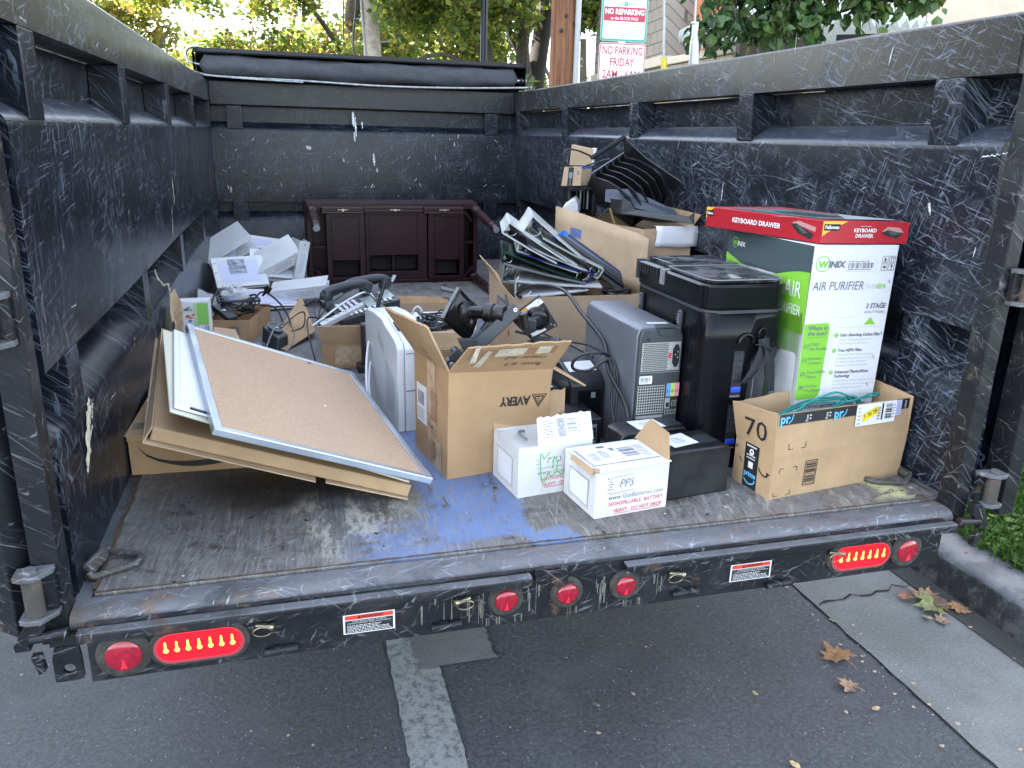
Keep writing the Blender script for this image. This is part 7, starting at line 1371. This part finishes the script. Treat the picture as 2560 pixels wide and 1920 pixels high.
fallen((1.72, -.05, GZ+.005), .036, 20, 'small pale yellow leaf alone in the middle of the dark asphalt', (.55, .42, .2), 5, .2, False)
fallen((1.66, -.17, GZ+.005), .040, 60, 'small green leaf low on the dark asphalt', (.25, .32, .18), 6, .2, False)
fallen((2.10, .09, GZ+.005), .030, 90, 'tiny tan leaf below the curled pale brown leaf', (.45, .32, .18), 7, .2, False)
fallen((1.775, .24, GZ+.005), .024, 10, 'tiny yellowish leaf on dark asphalt below the warning sticker', (.40, .34, .16), 8, .2, False)
fallen((1.40, .33, GZ+.005), .020, 10, 'tiny reddish fragment of leaf under the trailer edge', (.25, .10, .07), 9, .2, False)
fallen((1.27, .31, GZ+.005), .028, 30, 'tiny grey green leaf lying under the middle marker lights', (.16, .18, .13), 10, .2, False)
fallen((.56, -.10, GZ+.005), .04, 30, 'small tan leaf at the bottom left of the white stripe', (.36, .28, .17), 11, .25, True)
fallen((2.0, .10, GZ+.005), .014, 30, 'speck of straw coloured leaf left of the curled leaf', (.5, .4, .22), 12, .2, False)
for i, (x, y, s_, rz, c_, lb) in enumerate(((2.69, .56, .10, 20, (.34, .20, .12), 'broad tan leaf at the top of the leaf pile in the gutter'), (2.66, .49, .12, 70, (.20, .21, .08), 'olive green leaf lying flat in the leaf pile in the gutter'), (2.75, .45, .075, 130, (.30, .14, .07), 'curled rust brown leaf at the kerb end of the leaf pile'), (2.62, .565, .06, 200, (.24, .10, .06), 'dark red brown leaf at the left of the gutter leaf pile'), (2.71, .49, .085, 300, (.13, .07, .045), 'dark brown leaf in the middle of the gutter leaf pile'), (2.60, .44, .035, 10, (.36, .22, .14), 'small torn tan leaf left below the gutter leaf pile'), (2.64, .41, .06, 240, (.33, .19, .12), 'tan leaf at the bottom of the gutter leaf pile'))):
    fallen((x, y, GZ+.022+.006*(i < 5)), s_, rz, lb, c_, 30+i, .45, True, 'leaf pile in the gutter')
# crumbs of leaf and grit: uncountable
rg = random.Random(3); vs, fs = [], []
for i in range(420):
    x, y = rg.uniform(-.9, 2.75), rg.uniform(-1.0, 1.2)
    if rg.random() < .4: x = 2.27+rg.gauss(0, .05)
    s_ = rg.choice((.002, .003, .003, .005, .009))*rg.uniform(.6, 1.2); a = rg.uniform(0, 6.3); n_ = len(vs); z = GZ+.006+(x > 2.28)*.012+.013*max(0, (x-2.3))/.5
    for k in range(5): vs.append((x+s_*math.cos(a+k*1.257)*(1 if k % 2 else .6), y+s_*math.sin(a+k*1.257)*.7, z+.002*(k % 2)))
    fs.append(tuple(range(n_, n_+5)))
b = MB(); b.add(vs, fs, mat('leaf_crumb', (.34, .27, .18), .8, var=.5, vsc=3)); o = b.build('leaf_litter'); o['kind'] = 'stuff'; o['label'] = 'crumbs of dry leaf and grit scattered over the road'; o['category'] = 'litter'

# ------------------------------------------------------------------ poles, signs and buildings behind
def m_wood():
    k = NT('weathered_pole_wood'); o = k.obj(); st = k.noise(k.rot(o, 0, 1, 1), 1, 2)
    mp = k.n('ShaderNodeMapping'); k.l(o, mp.inputs[0]); mp.inputs['Scale'].default_value = (34, 34, 1.6); g = k.noise(mp.outputs[0], 1, 6, .7)
    c = k.mix(k.ramp(g, .3, .7), (.085, .035, .018), (.30, .135, .065)); c = k.mix(k.ramp(k.noise(o, 16, 3), .70, .74), c, (.03, .014, .01))
    k.set(Base_Color=c, Roughness=.85); k.bump(g, .6, .01); return k.m
m_wd = m_wood(); m_gwd = mat('grey_pole_wood', (.50, .43, .37), .85, var=.3, vsc=9); m_galv = mat('galvanised_steel', (.42, .44, .45), .45, .7, var=.15, vsc=20)
GP = lambda: GZ+.13
t = thing('utility_pole', 'thick brown wooden utility pole with a pale conduit, just behind the trailer', 'pole', (3.38, 7.1, GP())); h = 9
b = MB(); b.lathe((0, 0, 0), (0, 0, h), [(0, .150), (.3, .138), (1, .11)], m_wd, 28); b.build('pole', t, sm=50)
b = MB(); b.cyl((.10, -.155, 0), (.10, -.155, 6), .030, m_strip, n=14); b.build('conduit', t, sm=50)
b = MB()
for x, z in ((-.02, 2.72), (.075, 2.65), (-.07, 2.58)): b.lathe((x, -.128, z), (x, -.146, z), [(0, .022), (1, .016)], m_ink, 10)
b.build('knot', t)
t = thing('utility_pole', 'distant grey wooden utility pole with climbing steps, leaning slightly, left of centre', 'pole', (2.48, 15.9, GP()), rot=(0, R(-3), 0)); b = MB(); b.lathe((0, 0, 0), (0, 0, 10), [(0, .175), (1, .13)], m_gwd, 20); b.build('pole', t, sm=50)
b = MB(); b.cyl((-.17, -.06, 0), (-.15, -.06, 8), .028, m_strip, n=10); b.build('conduit', t, sm=50)
for z in [2.0+.42*j for j in range(6)]:
    for sx in (-1, 1): b = MB(); b.cyl((sx*.15, 0, z), (sx*.34, 0, z), .012, m_galv, n=6); b.build('climbing_step', t)
t = thing('lamp_post', 'slim black lamp post standing among the trees', 'lamp post', (3.75, 12.3, GP())); b = MB(); b.lathe((0, 0, 0), (0, 0, 6.5), [(0, .10), (.06, .10), (.08, .058), (1, .048)], m_bgl, 14); b.build('post', t, sm=50); b = MB(); b.box((.02, -.075, .6), (.05, -.05, 5.5), m_dgr); b.build('flute', t)
# overhead wires
for i, (p, q, lab) in enumerate((((-14, 18, 5.2), (2.4, 15.8, 7.9), 'thin overhead wire crossing the pale sky'), ((-14, 24, 6.0), (2.4, 16.0, 8.4), 'second thin overhead wire higher in the sky'))):
    b = MB(); p, q = V(p), V(q); b.tube([p.lerp(q, k/8)+V((0, 0, -.5*math.sin(math.pi*k/8))) for k in range(9)], .014, m_cable, 5, 2); tag(b.build('overhead_wire'), lab, 'wire')
b = MB(); b.tube([(2.05, 15.6, 4.2), (1.98, 15.6, 3.2), (1.90, 15.6, 2.6), (1.95, 15.6, 2.2)], .02, m_cable, 6, 4); b.tube([(1.85, 15.6, 4.3), (1.75, 15.6, 3.4), (1.72, 15.6, 2.6)], .014, m_cable, 6, 4); tag(b.build('hanging_cable'), 'black service cables hanging just left of the grey utility pole', 'cable')
# sign post with two signs
def signbox(nm, par, x, z0, w, h, r, m, y=-.045, th=.002):
    P = Panel((x, y, z0), (1, 0, 0), (0, 0, 1)); P.rrect(0, 0, w, h, r, m, 0); b = MB(); pts = [tuple(P.p(*q, 0)) for q in ()]; 
    return P
t = thing('sign_post', 'grey steel post carrying two parking signs, beyond the right wall of the trailer', 'sign post', (2.55, 3.50, GP()), 0); b = MB(); b.box((-.02, -.012, 0), (.02, .018, 2.75), m_galv); b.build('post', t)
m_sgreen = mat('sign_green', (.02, .30, .22), .4); m_sred = mat('sign_red', (.42, .012, .045), .4); m_swht = mat('sign_white', (.66, .68, .68), .35, var=.03); m_sgg = mat('sign_grey_green', (.22, .38, .33), .5)
zb = 1.365-GP()
def signplate(name, label, w, h, z0, rz, m, r=.018):
    s_ = thing(name, label, 'sign', (2.55, 3.485, GP()), rz); P = Panel((-w/2, -.0, z0), (1, 0, 0), (0, 0, 1)); q = []
    for cx, cz, a in ((w-r, r, -90), (w-r, h-r, 0), (r, h-r, 90), (r, r, 180)): q += [(cx+r*math.cos(R(a+k*22.5)), cz+r*math.sin(R(a+k*22.5))) for k in range(5)]
    b = MB(); b.ext([(x-w/2, .0, z+z0) for x, z in q], (0, .003, 0), m); b.build('plate', s_); P.q = q; return s_, P
def bolts(P, s_, w, zs):
    b = MB()
    for z in zs: p = P.o+V((w/2, 0, z)); b.lathe(p, p+V((0, -.006, 0)), [(0, .006), (1, .004)], m_galv, 10)
    b.build('bolt', s_)
w, h = .300, .457; s_, P = signplate('parking_sign', 'white sign with a green border and red no reparking band, upper one on the post', w, h, zb+.12, -6, m_swht)
P.rrect(.002, .002, w-.002, h-.002, .017, m_sgreen, 1); P.rrect(.013, .013, w-.013, h-.013, .012, m_swht, 2)
P.rect(.016, .115, w-.016, .196, m_sred, 3); P.text('NO REPARKING', w/2, .168, .043, m_swht, 4, bold=.035, fit=.252); P.text('on this BLOCK FACE', w/2, .131, .024, m_swht, 4, bold=.02, fit=.178)
P.text('EXCEPT SAT, SUN & HOLIDAYS', w/2, .243, .024, m_sgreen, 3, fit=.245); P.text('OR WITH', .108, .214, .023, m_sgreen, 3, fit=.062); P.rect(.145, .203, .168, .226, m_sgreen, 3); P.text('X', .1565, .2145, .020, m_swht, 4); P.text('PERMIT', .207, .214, .023, m_sgreen, 3, fit=.062)
P.text('2 HOUR PARKING', w/2, .32, .045, m_sgreen, 3, bold=.02, fit=.24); P.text('8AM - 6PM', w/2, .28, .03, m_sgreen, 3, fit=.15)
for i, q in enumerate(('Vehicle must move off', 'BLOCK FACE and not', 'return for a minimum', 'of 3 HOURS after time', 'INITIALLY PARKED.')): P.text(q, .140, .102-.0165*i, .0155, m_sgg, 3, al='LEFT', bold=.01, fit=(.140, .130, .136, .140, .122)[i])
P.frame(.038, .078, .108, .104, .0012, m_sgg, 3); P.text('BLOCK FACE', .073, .091, .0085, m_sgg, 3); P.line([(.024, .107), (.034, .091), (.024, .076)], .001, m_sgg, 3); P.lines(.024, .03, .125, .055, 3, m_sgg, 3, 5, .4); P.build('lettering', s_); bolts(P, s_, w, (.030,))
w, h = .305, .305; s_, P = signplate('parking_sign', 'white square sign with crimson lettering and border, lower one on the post', w, h, zb-.195, -6, m_swht)
P.rrect(.003, .003, w-.003, h-.003, .018, m_sred, 1); P.rrect(.009, .009, w-.009, h-.009, .014, m_swht, 2)
for q, v, f_ in (('NO PARKING', .258, .262), ('FRIDAY', .190, .160), ('2AM - 6AM', .118, .245), ('STREET SWEEPING', .05, .25)): P.text(q, w/2, v, .068 if v > .1 else .04, m_sred, 3, bold=.012, fit=f_)
P.build('lettering', s_); bolts(P, s_, w, (.285,))

# shingled house
m_sh = NT('shingle_siding'); o_ = m_sh.plane('XZ'); br = m_sh.n('ShaderNodeTexBrick'); m_sh.l(o_, br.inputs[0]); br.inputs['Scale'].default_value = 1; br.inputs['Brick Width'].default_value = .30; br.inputs['Row Height'].default_value = .16; br.inputs['Mortar Size'].default_value = .009; br.inputs['Color1'].default_value = (.28, .245, .21, 1); br.inputs['Color2'].default_value = (.36, .32, .28, 1); br.inputs['Mortar'].default_value = (.07, .06, .05, 1)
m_sh.set(Base_Color=m_sh.mix(.25, br.outputs[0], m_sh.mix(m_sh.noise(o_, 9, 5), (.18, .155, .13), (.46, .42, .37))), Roughness=.85); m_sh.bump(br.outputs['Fac'], .12, .006); m_sh = m_sh.m
m_stuc = mat('cream_stucco', (.52, .46, .37), .9, var=.06, vsc=5, bump=.2, bsc=50); m_trim = mat('cream_trim', (.60, .55, .46), .7)
t = thing('shingled_house', 'house clad in grey brown shingles with a cream base, behind the parking signs', 'house', (6.3, 13.8, GZ+.13), -97)
b = MB(); b.box((0, 0, 2.68), (4.1, 5, 8), m_sh); b.build('shingle_wall', t); b = MB(); b.box((.03, .04, 0), (4.05, 4.9, 2.54), m_stuc); b.build('base_wall', t); b = MB(); b.box((-.04, -.05, 2.545), (4.15, 5.05, 2.675), m_trim); b.build('trim_board', t)
for xx, zz, lab in ((3.15, 0, 'orange brown timber post of the porch, left one'), (3.42, 0, 'orange brown timber post of the porch, right one')):
    b = MB(); b.box((-.07, -.07, 0), (.07, .07, 7), mat('orange_timber', (.45, .17, .08), .7, var=.15)); p_ = thing('porch_post', lab, 'post', (6.14+(xx-3.15)*.75, 9.37-(xx-3.15)*.1, GZ+.13), 10); b.build('timber', p_, bev=.01)
t = thing('garden_wall', 'cream garden wall with a pale coping beneath the umbrella', 'wall', (5.75, 9.5, GZ+.13), -92); b = MB(); b.box((0, 0, 0), (1.9, .25, 2.52), m_stuc); b.build('wall', t, bev=.01); b = MB(); b.box((-.05, -.05, 2.525), (1.95, .30, 2.62), m_trim); b.build('coping', t, bev=.01)
t = thing('market_umbrella', 'pale blue umbrella with a scalloped edge beside the shingled house', 'umbrella', (6.35, 7.15, GZ+.13)); m_um = leafmat('pale_umbrella_cloth', (.55, .66, .70), (.58, .68, .72), .3); b = MB(); N = 64
for k in range(N):
    a, c_ = 2*math.pi*k/N, 2*math.pi*(k+1)/N; r_ = 1.45; z_ = 2.74
    b.poly([(0, 0, 3.45), (r_*math.cos(a), r_*math.sin(a), z_), (r_*math.cos(c_), r_*math.sin(c_), z_)], m_um); b.poly([(r_*math.cos(a), r_*math.sin(a), z_), (r_*math.cos((a+c_)/2), r_*math.sin((a+c_)/2), z_-.10), (r_*math.cos(c_), r_*math.sin(c_), z_)], m_um)
b.build('canopy', t); b = MB(); b.cyl((0, 0, 0), (0, 0, 3.5), .03, m_dgr, n=10); b.build('pole', t, sm=40); b = MB(); b.cyl((-1.3, .0, 2.58), (1.3, 0, 2.58), .02, m_dgr, n=6); b.build('rib', t)
t = thing('guy_wire', 'steel guy wire with a yellow plastic guard at its foot, right of the signs', 'guy wire', (3.15, 3.78, GP())); b = MB(); g0, g1 = V((0, 0, 0)), V((-.155, .30, 3.6)); b.tube([g0, g1], .010, m_galv, 8, 1); b.build('wire', t); b = MB(); b.tube([g0+V((0, -.002, 0)), g0.lerp(g1, .575)+V((0, -.002, 0))], .022, mat('yellow_guard', (.62, .48, .05), .5), 10, 1); b.build('guard', t, sm=40)
b = MB(); b.tube([g0.lerp(g1, .705), g0.lerp(g1, .72)], .020, m_dgr, 8, 1); b.build('clamp', t, sm=40)
t = thing('guy_anchor', 'galvanised pipe with an eye bolt and rod on top, right of the guy wire', 'anchor', (3.30, 3.76, GP())); b = MB(); b.lathe((.02, 0, 0), (-.075, .08, 2.24), [(0, .040), (.9, .038), (.96, .033), (.985, .024), (1, .02)], m_galv, 18); b.build('pipe', t, sm=40); b = MB(); b.box((-.095, .07, 2.23), (-.055, .09, 2.30), m_galv); b.cyl((-.09, .06, 2.29), (-.09, .10, 2.29), .012, m_galv, n=10); b.tube([(-.078, .08, 2.28), (-.125, .15, 3.8)], .007, m_galv, 6, 1); b.build('eye_bolt', t, bev=.002)
t = thing('stucco_house', 'pale cream stucco house wall at the far right', 'house', (6.9, 10.4, GZ+.13), -66); b = MB(); b.box((0, 0, 0), (9, 5, 7.5), m_stuc); b.build('wall', t); b = MB(); b.box((-.03, -.03, 2.15), (9, .0, 2.30), m_trim); b.build('ledge', t)
t = thing('street_banner', 'small yellow poster in a dark frame showing under the vine', 'poster', (6.38, 5.78, GZ+.13), -40); b = MB(); b.box((-.5, .02, 0), (.5, .1, 2.60), m_ink); b.build('panel', t); b = MB(); b.box((-.05, .0, 2.05), (.32, .015, 2.52), mat('yellow_poster', (.62, .46, .08), .6, var=.3, vsc=14)); b.build('poster', t)
b = MB(); b.box((-27, -2, GZ), (-15, 22, 19), m_stuc); b.box((-14.996, -1.7, 3.4), (-14.9, 21.7, 3.6), m_trim); tag(b.build('sun_blocker'), 'plain block added out of view on the left to shade the trailer', 'sun blocker')  # unseen block, added only to keep direct sun off the trailer

# ------------------------------------------------------------------ trees and vine
def leafset(pts, size, mats, seed, asp=.6, droop=0, shape=0):
    """one mesh of leaf faces; pts: list of (position, normal-ish direction)"""
    r = random.Random(seed); b = MB(); per = [([], []) for _ in mats]
    for p in pts:
        k = r.randrange(len(mats)); vs, fs = per[k]; s_ = size*r.uniform(.6, 1.35)
        a = V((r.gauss(0, 1), r.gauss(0, 1), r.gauss(0, .7)-droop)).normalized(); n = V((r.gauss(0, 1), r.gauss(0, 1), r.gauss(.6, .8))); u = a.cross(n)
        if u.length < 1e-3: continue
        u = u.normalized()*s_*asp*.5; a = a*s_; q = len(vs); nn = u.cross(a).normalized()*s_*.12
        if shape: vs += [p, p+a*.25+u*.9+nn, p+a*.6+u*.8+nn, p+a, p+a*.6-u*.8+nn, p+a*.25-u*.9+nn]; fs += [(q, q+1, q+2, q+3), (q, q+3, q+4, q+5)]
        else: vs += [p, p+a*.5+u, p+a, p+a*.5-u]; fs.append((q, q+1, q+2, q+3))
    for k, (vs, fs) in enumerate(per):
        if vs: b.add(vs, fs, mats[k])
    return b
def crownpts(clumps, n, seed, fill=.5):
    r = random.Random(seed); out = []; wt_ = [c[1]**2 for c in clumps]
    for c_, rad in r.choices(clumps, wt_, k=n):
        d = V((r.gauss(0, 1), r.gauss(0, 1), r.gauss(0, 1))).normalized()*rad*(r.random()**fill); d.z *= .75; out.append(V(c_)+d)
    return out
def tree(name, label, base, trunk, limbs, clumps, n, size, mats, seed, tm, asp=.6, grp=None):
    t = thing(name, label, 'tree', base, 0, grp); b = MB()
    for path, r0, r1 in trunk: b.tube(path, (r0, r1), tm, 10, 4)
    b.build('trunk', t, sm=60); b = MB()
    for path, r0, r1 in limbs: b.tube(path, (r0, r1), tm, 6, 4)
    r = random.Random(seed+1)
    for c_, rad in clumps:
        for k in range(3):
            e = V(c_)+V((r.gauss(0, 1), r.gauss(0, 1), r.gauss(0, .7))).normalized()*rad*.85; s_ = V(c_)+V((r.uniform(-.5, .5), r.uniform(-.5, .5), -rad*.5)); b.tube([s_, s_.lerp(e, .5)+V((0, 0, .1)), e], (rad*.022, .006), tm, 4, 2)
    b.build('limb', t, sm=60)
    leafset(crownpts(clumps, n, seed), size, mats, seed, asp).build('crown', t)
    return t
bark = mat('grey_brown_bark', (.085, .07, .055), .9, var=.4, vsc=14, bump=.5, bsc=30); bark2 = mat('dark_bark', (.03, .027, .024), .9, var=.4, vsc=14)
lg1 = leafmat('leaf_mid_green', (.14, .21, .042), (.23, .30, .06), .52); lg2 = leafmat('leaf_dark_green', (.065, .115, .03), (.12, .18, .042), .48); lg3 = leafmat('leaf_yellow_green', (.34, .36, .05), (.50, .48, .09), .6); lg4 = leafmat('leaf_rust', (.22, .15, .05), (.30, .20, .07), .45)
def rclumps(c_, rx, ry, rz, n, r0, r1, seed):
    r = random.Random(seed); return [(V(c_)+V((r.uniform(-1, 1)*rx, r.uniform(-1, 1)*ry, r.uniform(-1, 1)*rz)), r.uniform(r0, r1)) for _ in range(n)]
tree('street_tree', 'bushy green street tree filling the middle of the view behind the trailer', (2.3, 21, GP()), [([(0, 0, 0), (.1, .1, 1.8), (.0, .2, 3.5), (.3, .3, 6)], .32, .16)], [([(0, .1, 2.2), (-1.5, -.4, 3.0), (-3, -.8, 3.2)], .11, .03), ([(0, .1, 2.0), (1.6, -.6, 2.8), (3.0, -1, 3.1)], .11, .03), ([(.1, .2, 3), (-1, -.8, 4.4), (-2, -1.4, 5.2)], .09, .03)], rclumps((.2, -.5, 3.9), 3.9, 1.8, 2.1, 34, .55, 1.15, 3), 26000, .17, [lg1, lg1, lg2, lg3, lg4], 5, bark)
tree('street_tree', 'green tree whose several grey trunks show beside the wooden pole', (4.75, 14.2, GP()), [([(0, 0, 0), (.05, 0, 1.2), (-.35, .1, 2.4), (-.55, .1, 3.2), (-1.2, .1, 4.6)], .24, .10), ([(.05, 0, .9), (.35, .1, 2.2), (.25, .1, 3.2), (.5, .1, 4.8)], .20, .09), ([(.1, 0, .8), (.9, .1, 1.9), (1.25, .1, 3.0), (1.5, .1, 4.6)], .17, .08)], [([(-.4, .1, 2.5), (-1.3, -.4, 2.9), (-2.1, -.6, 2.7)], .06, .02), ([(.3, .1, 2.4), (.1, -.5, 3.4), (-.5, -.9, 3.8)], .06, .02)], rclumps((-.4, -.2, 4.7), 2.4, 1.4, 1.1, 20, .5, .9, 8)+[(V((-1.0, -.3, 3.4)), .5), (V((1.6, 0, 3.9)), .6)], 15000, .14, [lg1, lg2, lg1, lg3], 15, bark)
tree('street_tree', 'dark trunked tree half hidden behind the wooden pole and signs', (6.0, 16.5, GP()), [([(0, 0, 0), (-.1, 0, 1.8), (.0, 0, 3.2), (.35, 0, 5.5)], .30, .16)], [([(0, 0, 2.6), (-.7, -.2, 3.6), (-1.2, -.2, 4.6)], .12, .04)], rclumps((0, 0, 5.6), 1.8, 1.5, 1.0, 14, .6, 1.0, 21), 8000, .15, [lg2, lg1], 25, bark2)
for i, (x, y, cz, rx, rz, n, ms, lb, sd) in enumerate(((-4.6, 27, 4.6, 3.2, 2.4, 17000, [lg3, lg3, lg1, lg4], 'sunlit yellow green tree at the far left above the trailer wall', 41), (-1.2, 40, 3.6, 1.9, 1.4, 4500, [lg3, lg1], 'small bright tree low in the gap of pale sky', 42), (5.5, 33, 5.2, 4.5, 3.6, 14000, [lg3, lg1, lg3], 'bright yellow green tree glowing behind the bushy street tree', 43), (12, 30, 5.2, 4, 3.6, 11000, [lg3, lg1, lg2], 'bright tree seen between the grey trunks and the shingled house', 44), (-9.5, 33, 5.2, 3.5, 3.2, 6000, [lg3, lg1], 'pale sunlit tree beyond the far left tree', 45))):
    tree('background_tree', lb, (x, y, GP()), [([(0, 0, 0), (.1, 0, 2), (.0, .1, cz)], .26, .12)], [([(0, 0, 1.8), (-1.4, -.2, cz*.7), (-2, -.2, cz)], .1, .03), ([(0, 0, 2), (1.3, -.2, cz*.75), (2, -.2, cz)], .1, .03)], rclumps((0, 0, cz), rx, 1.8, rz, 22, .6, 1.3, sd), n, .20, ms, sd, bark, grp='sunlit trees in the background')
# a distant street-side hedge closes the gap at the horizon
leafset(crownpts(rclumps((2, 48, 1.2), 30, 1.5, 1.3, 90, 1.2, 2.2, 61), 26000, 62), .34, [lg1, lg2, lg3], 63).build('distant_wood')
o = bpy.data.objects['distant_wood']; o['kind'] = 'stuff'; o['label'] = 'distant belt of trees along the far end of the street'; o['category'] = 'trees'
t = thing('oleander_shrub', 'slender leaved green shrub behind the front right corner of the trailer', 'shrub', (2.72, 6.3, GP())); pts = []; rg = random.Random(5); b = MB()
for i in range(16):
    a, r_ = rg.uniform(0, 6.28), rg.uniform(.02, .20); tp = V((r_*math.cos(a)*1.1, r_*math.sin(a), 1.95+rg.uniform(-.35, .22))); b.tube([(0, 0, 0), tp*.6, tp], (.012, .004), bark, 4, 3)
    for k in range(60): f_ = rg.uniform(.55, 1); pts.append(tp*f_+V((rg.gauss(0, .02), rg.gauss(0, .02), 0)))
b.build('stem', t); leafset(pts, .13, [leafmat('oleander_leaf', (.07, .15, .05), (.13, .23, .09), .3), lg1], 7, .16, -.8).build('foliage', t)
t = thing('climbing_vine', 'broad leaved green vine hanging over the right wall', 'vine', (4.2, 3.75, GP())); rg = random.Random(12); pts = []; b = MB(); cl = []
for i in range(170):
    s_ = rg.random(); x = 3.34+1.68*s_; lo = 2.06+.20*(x-3.34)+(.16 if .14 < s_ < .24 else 0)+.03*math.sin(s_*23)
    z = lo+.10+rg.random()**1.3*.75; y = 3.97-.24*(x-3.34)+rg.uniform(-.10, .22); cl.append((V((x-4.2, y-3.75, z)), rg.uniform(.07, .15)))
for c_, r_ in cl:
    for k in range(16): d = V((rg.gauss(0, 1), rg.gauss(0, 1), rg.gauss(0, 1))).normalized()*r_*rg.random()**.5; pts.append(c_+d)
    b.tube([c_+V((0, .1, .3)), c_+V((.05, 0, .1)), c_, c_+V((.02, -.03, -r_))], (.006, .002), bark, 4, 3)
b.build('stem', t); leafset(pts, .088, [leafmat('vine_leaf', (.022, .062, .018), (.05, .11, .028), .3, .32), leafmat('vine_leaf_pale', (.07, .14, .045), (.12, .20, .07), .35, .3), lg2, bpy.data.materials['vine_leaf']], 13, .80, 1.1, 1).build('foliage', t)
t = thing('garden_planter', 'dark brown planter box beneath the left end of the vine', 'planter', (4.75, 5.35, GP()), -25); b = MB(); b.box((-.25, 0, 0), (.35, .4, 2.62), mat('dark_planter', (.05, .035, .025), .8)); b.build('box', t)
done()
